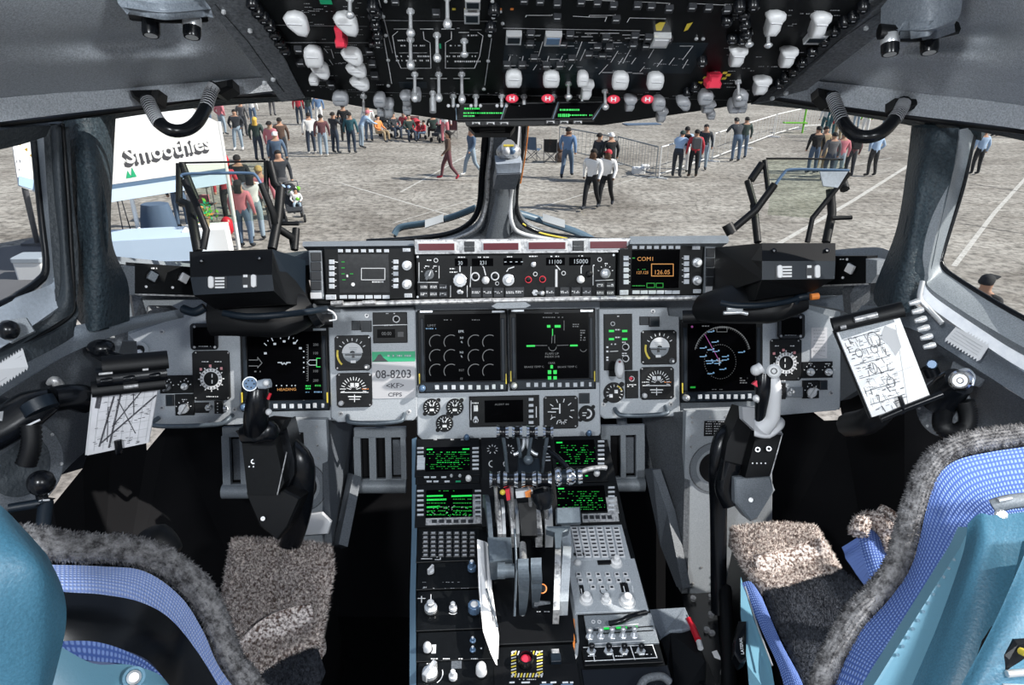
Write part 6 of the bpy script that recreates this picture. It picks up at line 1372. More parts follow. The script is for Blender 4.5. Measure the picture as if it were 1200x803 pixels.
# emergency button panel
r0, f, h = dev(PB, 578, 757, 674, 780, 'emergency_button_panel', 'black panel with a red round push button in a yellow hazard border')
m = MB('black')
B0 = PB.rect(596,766,637,796)
bxs = [(599,763,634,768),(599,789,637,794),(599,763,605,794),(629,763,636,794)]
for x0, y0, x1, y1 in bxs: fr(m, PB, x0, y0, x1, y1, h+.0005, 'black')
for x0, y0, x1, y1 in bxs:
    n = max(2, int(max(x1-x0, y1-y0)/3.4))
    for i in range(n):
        if x1-x0 > y1-y0: a = x0+(x1-x0)*i/n; q = [(a,y1),(a+1.8,y1),(a+3.2,y0),(a+1.4,y0)]
        else: b = y0+(y1-y0)*i/n; q = [(x0,b+2.6),(x0,b+1),(x1,b-.6),(x1,b+1)]
        m.set('yellow' if i % 2 else 'offwhite'); m.add([PB.w(*PB.uv(x, y, h+.0008), h+.0008) for x, y in q], [[0,1,2,3]])
scrib(m, PB, 606, 795.5, 628, 797.5, h+.0005, 'mark'); m.set('black'); into(m, f)
m = MB('black'); bx(m, PB, 578, 780, 680, 830, .0, .004, .0008); m.set('mark')
for x0, x1 in ((597,603),(611,621),(635,640),(645,652),(659,666),(668,672)): fr(m, PB, x0, 799, x1, 801, .0045)
m.set('blue_knob'); fr(m, PB, 633, 801.5, 648, 812, .0045); fr(m, PB, 658, 801.5, 672, 812, .0045); m.build('lower_plate', r0)
m = MB('black_gloss'); u, v = PB.uv(616,778,.004); rk = 9*PB.k(616,778); o_, i_ = circ(u, v, rk, 24), circ(u, v, rk*.82, 24)
m.loops([[PB.w(a, b, .003) for a, b in o_], [PB.w(a, b, .022) for a, b in o_], [PB.w(a, b, .022) for a, b in i_], [PB.w(a, b, .008) for a, b in i_]], True, False, False, False); bt = m.build('button_guard', r0)
m = MB('redcap'); m.loops([[PB.w(u+(a-u)*s_, v+(b-v)*s_, t) for a, b in circ(u, v, rk*.76, 20)] for s_, t in ((1,.006),(1,.013),(.9,.0155),(.5,.0165))], True, False, True); m.build('push_button', bt, 'red domed button')
m = MB('silver_worn'); bx(m, PB, 646, 763, 655, 769, h, h+.006, .001, hm=h); m.set('navy'); bx(m, PB, 645, 769, 657, 779, h, h+.008, .001, hm=h); m.build('toggle_guard', r0)
# ---------------------------------------------------------------- throttle quadrant
tq = thing('throttle_quadrant', 'black throttle quadrant with polished throttle levers in the middle of the pedestal', 'throttle', PB.hit(620,750))
m = MB('black'); bx(m, PA, 564, 513, 646, 562, .0, .004, .001); bx(m, PA, 564, 560, 652, 617, .0, .01, .001, hm=.005)
bx(m, PB, 574, 616, 664, 756, -.01, .005, .001); m.set('mark')
for x in (577,596): ticks(m, PA, x, 528, 4, 6.5, -60, 240, 9, 1, .0045, 'offwhite')
for x in (577,594): arc(m, PA, x, 545, 4, 90, 270, 1, .0045)
for i in range(5): fr(m, PA, 637, 523+i*4, 645, 524.3+i*4, .0045, 'key_white')
fb = m.build('base_plate', tq)
# curved quadrant cheeks
def cheek(x0, x1, y0, y1, d0, d1, mm, w_, bow=.05, nm='slot_rail', lab=None):
    m = MB(mm); q = []
    for i in range(15):
        t = i/14; p = D(x0+(x1-x0)*t, y0+(y1-y0)*t, d0+(d1-d0)*t)+Vector((0,0,bow*math.sin(math.pi*t))); q.append(p)
    m.loops([[p+Vector((-w_,0,-.03)), p+Vector((-w_,0,0)), p+Vector((w_,0,0)), p+Vector((w_,0,-.03))] for p in q], True, True, True, False); return m.build(nm, tq, lab)
for x0, x1, mm, w_ in ((582,586,'silver_worn',.004),(588,591,'silver',.003),(597,602,'silver_worn',.004),(603,607,'silver',.003),(625,632,'silver_worn',.006),(640,644,'silver',.007)): cheek(x0, x1, 585, 626, 1.28, 1.21, mm, w_, .02)
cheek(568,576,580,640,1.29,1.18,'lever_grey',.004,.04); cheek(660,664,600,650,1.26,1.2,'lever_grey',.008,.03,'side_rail','slate grey side rail'); cheek(654,652,640,715,1.16,1.08,'silver_worn',.005,.03); cheek(665,661,640,705,1.16,1.09,'panel_grey',.007,.03)
m = MB('lever_grey'); slab(m, [(571,629,1.17),(599,629,1.17),(600,655,1.13),(573,658,1.13)], .05, None, None, .002); m.build('lever_cover', tq, 'slate grey square cover')
m = MB('lever_grey'); a, b = D(584,669,1.1), D(603,669,1.1); m.tube([a, b], .011, 16); m.tube([D(583,669,1.1), D(592,669,1.1)], .013, 16); m.build('trim_wheel', tq)
# levers : polished grips
def lever(xs, y, d, r, stem, lab):
    t = MB('chrome'); x0, x1 = xs; a, b = D(x0, y, d), D(x1, y, d); n = 12; pts = [a.lerp(b, i/n) for i in range(n+1)]; rs = [r*(1-.22*math.sin(math.pi*i/n)) for i in range(n+1)]
    t.set('black_gloss'); t.tube(pts[2:-2], [q*.99 for q in rs[2:-2]], 18); t.set('chrome'); t.tube(pts[:4], rs[:4], 18); t.tube(pts[-4:], rs[-4:], 18)
    g = t.build('lever_grip', tq, lab)
    t = MB('lever_grey' if y < 540 else 'silver_worn'); c = a.lerp(b, .5); e = D(*stem); t.tube([c, c.lerp(e, .5)+Vector((0,-.005,.01)), e], [.003,.003,.003], 8, True, 1.2); t.build('lever_arm', g)
for i, (x0, x1) in enumerate(((582,596),(600,612),(617,630),(636,648))): lever((x0,x1), 506.5, 1.22, .0125, ((x0+x1)/2+ (6 if i < 2 else -8), 560, 1.28), 'polished steel forward thrust lever grip')
for i, (x0, x1) in enumerate(((574,586),(590,607),(611,628),(630,646))): lever((x0,x1), 562, 1.16, .0145, ((x0+x1)/2+3, 612, 1.23), 'polished steel and black thrust lever grip')
m = MB('chrome'); a, b = D(650,559,1.15), D(682,558,1.15); pts = [a.lerp(b, i/12) for i in range(13)]; rs = [.013,.016,.016,.012,.011,.012,.015,.015,.013,.010,.013,.013,.012]; m.tube(pts, rs, 18); m.set('navy'); m.tube(pts[3:6], [.0125,.0115,.0125], 18); m.tube(pts[9:11], [.0106,.0136], 18); m.build('flap_lever_grip', tq, 'polished dark barrel-shaped grip pointing right')
m = MB('white_cap'); slab(m, [(604,576,1.17),(624,574,1.17),(625,582,1.17),(605,584,1.17)], .02); m.build('lever_block', tq, 'white block'); m = MB('red'); slab(m, [(592,574,1.17),(597,573,1.17),(598,586,1.17),(594,587,1.17)], .01); m.build('lever_tab', tq, 'red tab')
m = MB('orange'); slab(m, [(615,577,1.165),(622,574,1.165),(623,583,1.165),(616,583,1.165)], .004); m.build('lever_tab', tq, 'orange tab'); m = MB('yellow'); ball(m, D(589,577,1.17), .005); m.build('lever_tab', tq, 'yellow tip')
m = MB('silver'); 
for s_ in (-1, 1):
    q = [(616+s_*2,513,1.25),(616+s_*3,524,1.25),(616+s_*9,531,1.25),(616+s_*14,533,1.25)]; m = MB('silver'); ptube(m, q, .0035, 8, None, 12); m.build('linkage', tq)
m = MB('navy'); slab(m, [(607,536,1.24),(632,536,1.24),(634,556,1.22),(606,556,1.22)], .03, None, None, .003); m.set('lever_grey'); ball(m, D(619,539,1.22), .009); m.build('lever_hub', tq)
m = MB('black_gloss'); ptube(m, [(634,575,1.16),(636,584,1.16),(637,596,1.16)], [.02,.02,.012], 12); ptube(m, [(643,528,1.22),(655,538,1.2),(665,549,1.18)], .005, 8); m.build('release_handle', tq)
m = MB('black'); slab(m, [(607,590,1.2),(628,588,1.2),(630,628,1.18),(611,628,1.18)], .06); m.build('slot_block', tq)
# large flap / spoiler levers
for x0, x1, yt, yb, lab in ((607,619,658,715,'slate grey slab lever, left of the pair'),(622,634,657,706,'slate grey slab lever, right of the pair')):
    m = MB('lever_grey'); w_ = (x1-x0)/2*1.1/800; cx = (x0+x1)/2
    q = [(cx,yt,1.06),(cx,yt+12,1.055),(cx+1,yt+26,1.06),(cx,yb-8,1.09),(cx-1,yb,1.12)]
    P_ = resample([D(*p) for p in q], 16); W_ = [w_*(1 if i < 9 else 1-.06*(i-8)) for i in range(17)]
    m.loops([[p+Vector((-w,.0,-.012)), p+Vector((-w,-.003,.008)), p+Vector((w,-.003,.008)), p+Vector((w,0,-.012))] for p, w in zip(P_, W_)], True, True, True, False); m.build('slab_lever', tq, lab)
for a in ((612,628,646,668),(616,650,616,700)): pass
m = MB('silver_worn'); ptube(m, [(612,638,1.15),(613,650,1.12),(613,660,1.09)], .006, 8, None, 8); m.build('slot_rail', tq); m = MB('silver_worn'); ptube(m, [(614,706,1.12),(612,722,1.13),(611,735,1.13)], .005, 8, None, 8); m.build('slot_rail', tq)
m = MB('black_gloss'); bx(m, PB, 624, 626, 638, 640, .005, .02, .002, hm=.02); m.set('mark'); fr(m, PB, 625, 625, 637, 626.5, .0205); m.build('park_switch', tq)
m = MB('orange'); q = D(635.5,690,1.09); pk = Plane(q, CAM-q); ringm(m, pk, 635.5, 690, 5.6, 4.2, 0, .002); m.set('black_gloss'); m.prism(pk, circ(0,0,.0055,14), -.004, .004, .001); m.build('rim_button', tq, 'orange rimmed button')
m = MB('frame_grey'); slab(m, [(626,704,1.1),(645,706,1.1),(645,708,1.1),(626,711,1.1)], .004); m.set('mark'); scrib(m, PB, 629, 716, 644, 718, .0055); m.build('label_plate', tq)
m = MB('lever_grey'); ptube(m, [(603,620,1.13),(605,665,1.1),(603,722,1.09)], .002, 6, None, 10); ptube(m, [(570,690,1.12),(583,735,1.08)], .0015, 6); m.build('side_rail', tq)
# slate cover and its arm right of the throttles
r0 = thing('flap_gate_cover', 'slate grey block on a stem at the left end of the right keyboard', 'lever', D(655,640,1.18))
m = MB('lever_grey'); slab(m, [(652,595,1.17),(680,594,1.17),(681,613,1.16),(652,614,1.16)], .03, None, None, .002); m.build('block', r0); m = MB('lever_grey'); slab(m, [(640,617,1.17),(668,617,1.17),(666,622,1.165),(659,624,1.16),(657,642,1.14),(651,642,1.14),(650,624,1.16),(640,621,1.165)], .015); m.build('stem', r0)
# folded checklists stuffed beside the quadrant
for k_, (pts, lab) in enumerate((([(559,632,1.2),(566,634,1.2),(569,690,1.13),(578,742,1.06),(581,779,1.02),(575,766,1.03),(566,740,1.06),(561,690,1.13)], 'long white folded paper standing at the left side of the throttle quadrant'),
                ([(567,634,1.21),(571,636,1.21),(575,690,1.14),(583,745,1.07),(582,772,1.03),(578,745,1.07),(571,690,1.14)], 'narrow white paper standing between the folded sheet and the throttle quadrant'))):
    m = MB('paper'); slab(m, pts, .004, None, Vector((.6,.3,-.7)).normalized()); tag(m.build('folded_paper'), lab, 'paper')
# step box and fire handle to the right of the pedestal
r0 = thing('floor_box', 'grey-lidded black storage box on the floor right of the pedestal', 'box', D(800,790,1.15)+Vector((0,0,-.05)))
m = MB('panel_mid'); m.ml = ['liner_light']; slab(m, [(757,714,1.25),(803,711,1.25),(813,735,1.2),(800,738,1.19),(785,740,1.19),(773,748,1.18)], .05, None, Vector((0,0,-1)), .003); m.build('lid', r0)
m = MB('black'); slab(m, [(773,748,1.185),(785,740,1.195),(813,736,1.205),(828,775,1.13),(826,830,1.1),(792,830,1.09),(782,775,1.13)], .1, None, Vector((0,0,-1)), .003); m.build('box_body', r0)
m = MB('red'); ptube(m, [(807,726,1.22),(812,736,1.2),(818,750,1.17)], .006, 8); m.set('white'); ptube(m, [(819,752,1.165),(821,760,1.15)], .005, 8); tag(m.build('warning_strap'), 'red strap with white end beside the floor box', 'strap')
r0 = thing('seat_rail', 'black seat rail with bolt heads on the floor beside the right seat', 'rail', D(840,800,1.3))
m = MB('black_gloss'); slab(m, [(799,697,1.4),(838,694,1.4),(850,830,1.05),(825,830,1.05)], .05, None, Vector((0,0,-1))); m.build('rail_body', r0)
for x, y, d in ((812,703,1.37),(833,701,1.37),(828,740,1.26),(834,744,1.25),(848,790,1.12),(833,722,1.3)): m = MB('silver_worn'); c = D(x, y, d); m.tube([c, c+Vector((0,0,.006))], .006, 10); m.build('bolt', r0)
m = MB('white'); slab(m, [(834,764,1.19),(840,762,1.19),(846,774,1.17),(840,777,1.17)], .004); m.build('tag_label', r0, 'small white tag')
# ================================================================= clipboards
def clipboard(pts, lab, left):
    a, b, c, d = [D(*p) for p in pts]      # top-left, top-right, bottom-right, bottom-left of the paper
    o = a; n = (b-a).cross(d-a).normalized()
    if n.dot(CAM-a) < 0: n = -n
    PP = Plane((a+c)/2, n, (b-a)); r0 = thing('clipboard', lab, 'clipboard', d)
    uv = [PP.uv(*p[:2]) for p in pts]
    m = MB('offwhite' if left else 'black')
    ex = [(u*1.05, v*1.03) for u, v in uv]; m.prism(PP, ex, -.016, -.006, .001); m.build('board', r0)
    m = MB('paper' if not left else 'paper_grey')
    m.prism(PP, uv, -.006, .0, 0); 
    h = .0005
    X = lambda s_, t_: tuple(uv[0][i]*(1-s_)*(1-t_)+uv[1][i]*s_*(1-t_)+uv[2][i]*s_*t_+uv[3][i]*(1-s_)*t_ for i in (0, 1))
    def l2(p, q, w=.0006, mm='ink'):
        m.set(mm); A_, B_ = X(*p), X(*q); dx, dy = B_[0]-A_[0], B_[1]-A_[1]; L_ = math.hypot(dx, dy) or 1; nx, ny = -dy/L_*w, dx/L_*w
        m.add([PP.w(A_[0]+nx, A_[1]+ny, h), PP.w(A_[0]-nx, A_[1]-ny, h), PP.w(B_[0]-nx, B_[1]-ny, h), PP.w(B_[0]+nx, B_[1]+ny, h)], [[0,1,2,3]])
    rnd = random.Random(3 if left else 5)
    if left:
        for p, q, w in (((.32,.15),(.18,.9),.0011),((.42,.12),(.34,.95),.0012),((.75,.12),(.35,.62),.0008),((1,.22),(.2,.85),.0011),((.38,.2),(.75,.8),.0006),((.62,.15),(.68,.5),.0006),((.25,.3),(.3,.85),.0006),((.1,.1),(.08,.3),.003)): l2(p, q, w)
        for i in range(7): l2((.1, .1+i*.13), (.95, .1+i*.13), .0003, 'markdim'); l2((.1+i*.14, .1), (.1+i*.14, .95), .0003, 'markdim')
        for i in range(70): x, y = rnd.uniform(.06,.9), rnd.uniform(.02,.97); l2((x,y), (x+.05,y), .0004)
    else:
        for i in range(190):
            x, y = rnd.uniform(.05,.62), rnd.uniform(.1,.95); t = rnd.choice((0,0,1)); l2((x,y), (x+(.06 if not t else rnd.uniform(-.03,.03)), y+(.0 if not t else .07)), rnd.choice((.0003,.0004,.0006)), rnd.choice(('ink','markdim','panel_dark')))
        for j in range(6): l2((.05,.12+.15*j), (.64,.12+.15*j), .0005, 'panel_dark')
        for cx, cy_, r_ in ((.32,.5,.06),(.2,.3,.05),(.45,.3,.05),(.5,.7,.06),(.5,.2,.09)):
            for i in range(14): l2((cx+r_*math.cos(i*.45), cy_+r_*math.sin(i*.45)), (cx+r_*math.cos((i+1)*.45), cy_+r_*math.sin((i+1)*.45)), .0004)
        l2((.03,.06),(.9,.02),.006,'panel_mid'); l2((.9,.1),(.62,.98),.0005,'markdim'); l2((.6,.62),(.92,.6),.0003,'markdim')
        m.set('markdim'); q = [(.74,.08),(.88,.16),(.86,.36),(.72,.44),(.68,.3),(.6,.2)]; m.add([PP.w(*X(*p), h*.8) for p in q], [list(range(6))])
    m.build('paper_sheet', r0)
    m = MB('black'); T0, T1 = (X(-.04,-.01), X(1.1,.0)) if left else (X(-.04,-.02), X(1.08,.0)); k = .001
    q0, q1 = PP.w(*T0, .004), PP.w(*T1, .004); up_ = PP.v
    if left:
        for off, r_, mm in ((.0,.012,'black'),(.015,.014,'black_gloss'),(.031,.014,'black')): m.set(mm); m.tube([q0+up_*off+PP.u*(off*.5), q1+up_*off+PP.u*(off*.2)], r_, 8, True, .6)
        m.set('silver_worn'); m.tube([q0.lerp(q1,.12)+up_*.022+PP.n*.01, q0.lerp(q1,.3)+up_*.022+PP.n*.01], .002, 6); m.tube([q0.lerp(q1,.42)+PP.n*.008, q0.lerp(q1,.62)+PP.n*.008], .003, 6); m.tube([q0.lerp(q1,.7)+up_*.022+PP.n*.01, q0.lerp(q1,.78)+up_*.022+PP.n*.01], .002, 6)
    else:
        m.tube([q0+up_*.006, q1+up_*.006], .011, 8, True, .6); m.set('silver_worn'); m.tube([q0.lerp(q1,.3)+PP.n*.009+up_*.006, q0.lerp(q1,.62)+PP.n*.009+up_*.006], .004, 6); m.tube([q0.lerp(q1,.08)+PP.n*.009, q0.lerp(q1,.16)+PP.n*.009], .003, 6)
    m.build('clamp_bar', r0)
    m = MB('silver')
    ks = ((.2,.012),(.5,.012),(.85,.012)) if left else tuple((1.06+.01*i, -.012*i+.01) for i in range(6))
    for s_, o_ in ks:
        c = q0.lerp(q1, min(s_, 1.0))+PP.n*.010+(up_*o_ if left else up_*(o_)+PP.u*(.012 if s_ > 1 else 0)); m = MB('silver' if not left else 'black_gloss'); m.tube([c-PP.u*.006, c+PP.u*.004, c+PP.u*.008], [.003,.0045,.0035], 8); m.build('clamp_knob', r0)
    m = MB('black_gloss'); e = PP.w(*X(.52 if not left else .5, .97), .002); m.tube([e+up_*.012+PP.n*.004, e+PP.n*.004, e-up_*.008, e-up_*.01-PP.n*.012], .005, 8, True, .6)
    if not left: m.tube([e-PP.u*.03-up_*.012, e-up_*.006, e+PP.u*.05+up_*.002], .005, 8)
    m.build('bottom_clip', r0)
    if left:
        m = MB('black_gloss'); ball(m, D(118,408,1.02), .016, None, 10, (1.3,1,.8)); ptube(m, [(112,411,1.04),(125,418,1.02),(140,422,1.0)], .010, 8); m.set('frame_grey'); slab(m, [(90,400,1.06),(145,395,1.1),(137,420,1.08),(95,418,1.06)], .006); m.build('mounting_arm', r0)
    else:
        m = MB('black'); ptube(m, [(1040,470,1.0),(1020,492,1.02),(995,498,1.1)], .02, 10, None, 10); m.build('mounting_arm', r0)
clipboard([(110,456,.92),(186,447,.96),(174,519,.98),(102,534,.93)], 'clipboard with a graph chart and pale left edge hanging beside the left wing panel', True)
clipboard([(980,388,.94),(1053,369,.92),(1091,467,.90),(1022,489,.92)], 'clipboard with a bright white airport chart hanging at the right side wall', False)
# oxygen hoses and boxes on the side walls
def corr(pts, r, nm, par, lab=None, n=40):
    q = resample([D(*p) for p in pts], n*2); rs = [r*(1 if i % 2 else .84) for i in range(n*2+1)]; m = MB('black'); m.tube(q, rs, 12); return m.build(nm, par, lab)
r0 = thing('oxygen_hose', 'black corrugated hose with a chrome cap clipped to the right side wall', 'hose', D(1115,510,.93))
corr([(1130,470,.93),(1134,485,.93),(1132,500,.93),(1120,507,.93),(1106,502,.93),(1104,490,.94),(1108,478,.95)], .0125, 'hose', r0)
m = MB('black_gloss'); ptube(m, [(1098,476,.96),(1106,464,.95),(1117,452,.93),(1124,447,.92)], [.024,.024,.022,.02], 16); m.build('connector_body', r0)
m = MB('chrome'); q = D(1125,446,.9); pk = Plane(q, CAM-q); m.prism(pk, circ(0,0,.0135,24), -.02, 0, .003); m.set('black_gloss'); ringm(m, pk, 1125, 446, 9.5, 7.5, 0, .004); ringm(m, pk, 1125, 446, 4, 2.4, 0, .004); m.set('silver'); ringm(m, pk, 1125, 446, 7, 5, 0, .005); m.build('end_cap', r0, 'chrome end cap')
m = MB('chrome'); ptube(m, [(1124,436,.91),(1134,434,.91),(1141,442,.91),(1139,452,.91)], .003, 8, None, 12); m.build('clip', r0)
m = MB('panel_dark'); slab(m, [(1118,420,1.0),(1160,440,.96),(1145,453,.97),(1112,440,1.0)], .01); tag(m.build('hose_bracket'), 'dark square mounting plate behind the right corrugated hose', 'plate')
m = MB('blue_knob'); q = D(1092,427,1.02); m.tube([q, q+(CAM-q).normalized()*.02], [.008,.006], 12); m.set('black_gloss'); ptube(m, [(1088,430,1.03),(1093,440,1.03)], .012, 8); tag(m.build('wall_switch'), 'small black switch with a blue cap on the right side wall', 'switch')
r0 = thing('mask_box', 'black oxygen mask regulator with a short corrugated hose on the left side wall', 'oxygen regulator', D(30,540,.9))
m = MB('black_gloss'); ptube(m, [(-40,520,.85),(0,502,.87),(35,480,.89),(62,468,.9)], [.028,.026,.026,.016], 14, None, 16, .8); ptube(m, [(-20,470,.92),(15,482,.9),(40,484,.9)], .014, 10, None, 10); ptube(m, [(62,468,.92),(85,465,.94),(104,470,.97)], .024, 10, None, 10, .7); m.build('regulator_body', r0)
corr([(36,497,.87),(37,515,.87),(35,530,.87),(30,545,.87)], .0125, 'hose', r0, None, 12); corr([(8,478,.92),(20,474,.92),(36,470,.93)], .011, 'hose', r0, None, 10)
m = MB('navy'); ptube(m, [(43,470,.88),(50,482,.88)], .02, 12); m.build('collar', r0); m = MB('offwhite'); ptube(m, [(30,500,.86),(47,492,.865)], .0015, 6); ptube(m, [(-4,490,.86),(4,488,.86)], .007, 8); m.build('tag_stripe', r0)
m = MB('silver_worn'); ptube(m, [(56,450,.96),(64,446,.96),(72,456,.97),(80,468,.98)], [.003,.007,.007,.004], 8, None, 14); tag(m.build('hose_clip'), 'small brass-coloured clip above the left oxygen regulator', 'clip')
r0 = thing('steering_tiller', 'black ball-topped lever on the left side console', 'lever', D(48,610,.9))
m = MB('black_gloss'); ball(m, D(48,566,.88), .0165, None, 14); m.build('ball_knob', r0); m = MB('black_gloss'); ptube(m, [(48,578,.885),(50,586,.89),(52,590,.89)], [.007,.007,.014], 10); m.set('offwhite'); ptube(m, [(45,587,.883),(58,586,.883)], .0012, 6); m.set('navy'); ptube(m, [(10,596,.87),(45,590,.885),(58,592,.89)], .006, 8); ptube(m, [(54,588,.89),(50,625,.87)], .009, 8); m.build('stem', r0)
# ================================================================= seats
def fur_tube(pts, r, sub, name, par, lab, mm='fur_grey', n=16, ru=.004, flat=1.0):
    q = resample([D(*p) for p in pts], sub); m = MB(mm); ls = []; prev = None; tf = []
    for i, p in enumerate(q):
        t = (q[min(i+1, sub)]-q[max(i-1, 0)]).normalized(); a = (prev-t*prev.dot(t)).normalized() if prev is not None else t.orthogonal().normalized(); prev = a; b = t.cross(a); row = []
        for k_ in range(n):
            dn = a*math.cos(2*math.pi*k_/n)+b*math.sin(2*math.pi*k_/n); rr_ = r*(1+.12*noise.noise((p+dn*r)*60)); v = p+dn*rr_; row.append(v)
            for _ in range(2): tf.append((v+t*random.uniform(-.5,.5)*(q[1]-q[0]).length, (dn+t*.3).normalized()))
        ls.append(row)
    m.loops(ls, True, True, True); tufts(m, tf, ru, .0011); return m.build(name, par, lab)
def poly_slab(mb, outline, th, m=None, inset=.0):
    return slab(mb, outline, th, m)
def cushion(rows, th, name, par, lab, mm, mm2, density=1.0, nu=26, nv=26, L=.007, split=None, w_=.0011):
    m = MB(mm); 
    def bmp(i, j):
        e = min(i, 1-i, j, 1-j); return .018*(1-min(1, e*7))**2 - .004*noise.noise(Vector((i*5, j*5, 1)))
    patch(m, rows, nu, nv, th, bmp)
    tf = []; n1 = nu+1; top = m.v[:(nv+1)*n1]
    for i in range(nv):
        for j in range(nu):
            a, b, c, d = top[i*n1+j], top[i*n1+j+1], top[(i+1)*n1+j+1], top[(i+1)*n1+j]; nn = (b-a).cross(d-a).normalized()
            if nn.dot(CAM-a) < 0: nn = -nn
            for _ in range(int(10*density)):
                s_, t_ = random.random(), random.random(); tf.append(((a*(1-s_)+b*s_)*(1-t_)+(d*(1-s_)+c*s_)*t_, nn, (i+t_)/nv))
    if split:
        tufts(m, [(p, n_) for p, n_, f in tf if f < split], L, w_, mm); tufts(m, [(p, n_) for p, n_, f in tf if f >= split], L, w_, mm2)
    else: tufts(m, [(p, n_) for p, n_, f in tf], L, w_, mm)
    return m.build(name, par, lab)
# left seat
s1 = thing('pilot_seat', 'left flight deck seat with blue weave back, black strap and sheepskin cushion', 'seat', Vector((-.55,.75,.0)))
cushion([[(272,632,1.32),(300,631,1.32),(345,633,1.32),(388,640,1.31)], [(262,690,1.2),(300,690,1.2),(345,690,1.2),(391,670,1.24)], [(256,735,1.12),(300,745,1.1),(345,748,1.1),(380,728,1.13)], [(262,790,1.05),(300,800,1.03),(335,770,1.07),(374,757,1.09)]], .07, 'seat_cushion', s1, 'light brown sheepskin seat pad', 'fur_brown', 'fur_brown', 2.2, L=.008)
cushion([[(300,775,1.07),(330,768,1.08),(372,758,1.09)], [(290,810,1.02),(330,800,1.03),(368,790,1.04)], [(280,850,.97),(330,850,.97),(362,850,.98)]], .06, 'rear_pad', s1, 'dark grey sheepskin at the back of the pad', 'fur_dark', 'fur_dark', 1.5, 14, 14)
m = MB('black'); slab(m, [(268,640,1.36),(386,648,1.35),(368,800,1.12),(300,830,1.08)], .3, None, Vector((0,.0,-1))); m.build('seat_base', s1)
rim = [(-40,640,.66),(30,632,.67),(70,640,.68),(110,642,.70),(150,645,.72),(190,657,.74),(222,680,.76),(243,708,.77),(257,740,.78),(270,775,.79),(290,800,.80),(330,850,.82)]
fur_tube(rim, .0145, 90, 'fleece_rim', s1, 'grey sheepskin rim along the seat back', n=20, ru=.0035)
m = MB('blue_fabric_light'); back = [[(-40,660,.655),(60,662,.675),(120,664,.695),(170,670,.715),(212,700,.74),(238,740,.76),(262,790,.775),(320,860,.80)],
        [(-40,690,.63),(60,690,.65),(120,692,.67),(165,704,.69),(200,732,.715),(220,765,.735),(245,810,.75),(290,880,.77)],
        [(-40,790,.60),(60,760,.615),(120,765,.64),(160,772,.66),(190,790,.68),(205,805,.69),(222,840,.70),(250,900,.72)]]
patch(m, back, 40, 16, .05); m.build('backrest', s1, 'light blue woven backrest')
m = MB('black_gloss'); m.ml = ['navy']; m.ml = ['black_gloss']
patch(m, [[(30,688,.618),(76,694,.632),(120,697,.65),(165,706,.672),(200,726,.695),(232,765,.715),(262,815,.735),(290,870,.75)], [(30,720,.595),(76,722,.612),(120,725,.632),(160,735,.652),(190,752,.675),(215,790,.70),(238,830,.715),(262,880,.73)], [(30,752,.588),(76,753,.604),(120,756,.622),(152,764,.64),(178,778,.662),(200,808,.685),(216,840,.70),(236,890,.71)]], 40, 8, .006); m.build('shoulder_strap', s1, 'wide glossy black strap across the back')
m = MB('blue_fabric'); patch(m, [[(60,752,.592),(110,752,.612),(150,764,.632),(180,782,.655),(205,812,.68)], [(70,768,.590),(110,775,.608),(148,779,.628),(172,792,.648),(190,820,.67)]], 24, 3, .01); m.build('webbing', s1, 'rumpled blue webbing under the strap')
m = MB('teal'); patch(m, [[(-60,560,.5),(-30,575,.505),(0,592,.51),(30,622,.52),(55,650,.535)], [(-60,650,.47),(-30,650,.475),(10,650,.485),(50,665,.50),(74,692,.53)], [(-60,740,.46),(-30,740,.465),(10,740,.48),(50,740,.50),(77,735,.525)], [(-60,850,.47),(-30,840,.475),(10,830,.485),(45,815,.50),(62,802,.52)]], 26, 26, .06); m.build('headrest', s1, 'smooth teal headrest shell')
m = MB('teal'); m.ml = ['teal_light']; patch(m, [[(68,756,.575),(110,778,.595),(150,779,.615),(185,790,.635),(200,806,.645)], [(40,830,.555),(110,830,.575),(150,830,.595),(185,830,.61),(210,830,.62)]], 20, 8, .03)
m.set('silver'); c = D(157,794,.60); pk = Plane(c, CAM-c); m.prism(pk, circ(0,0,.006,14), -.004, .003, .002); m.set('teal'); ringm(m, pk, 157, 794, 12, 9, -.003, .001); m.build('back_shell', s1, 'teal back shell with a silver screw')
m = MB('black'); ptube(m, [(165,640,.80),(185,636,.80),(205,650,.80)], [.012,.022,.012], 12, None, 10); m.build('headrest_pad', s1)
# right seat
s2 = thing('copilot_seat', 'right flight deck seat with blue weave back, teal shell and sheepskin cushion', 'seat', Vector((.5,.72,.0)))
cushion([[(856,618,1.34),(895,614,1.34),(925,614,1.34),(955,617,1.33)], [(862,650,1.28),(900,645,1.28),(940,640,1.29),(972,645,1.27)], [(880,678,1.22),(915,680,1.22),(945,670,1.24),(982,664,1.24)], [(893,690,1.2),(925,686,1.21),(955,676,1.225),(984,667,1.235)]], .06, 'seat_cushion', s2, 'light brown sheepskin at the front of the seat pad', 'fur_brown', 'fur_brown', 2.2, 24, 20, .008)
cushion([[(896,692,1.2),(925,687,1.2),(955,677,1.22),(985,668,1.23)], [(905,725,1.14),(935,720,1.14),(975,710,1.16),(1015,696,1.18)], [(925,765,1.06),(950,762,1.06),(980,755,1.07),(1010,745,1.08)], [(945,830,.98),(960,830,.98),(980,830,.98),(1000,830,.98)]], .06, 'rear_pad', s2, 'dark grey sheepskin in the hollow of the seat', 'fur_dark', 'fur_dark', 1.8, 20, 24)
m = MB('blue_fabric'); patch(m, [[(868,684,1.22),(880,682,1.215),(893,700,1.19)], [(893,740,1.12),(902,738,1.11),(915,752,1.08)], [(915,790,1.03),(925,785,1.02),(940,800,1.0)], [(930,860,.96),(945,860,.95),(960,860,.94)]], 8, 20, .02); m.build('seat_side', s2, 'blue woven seat side')
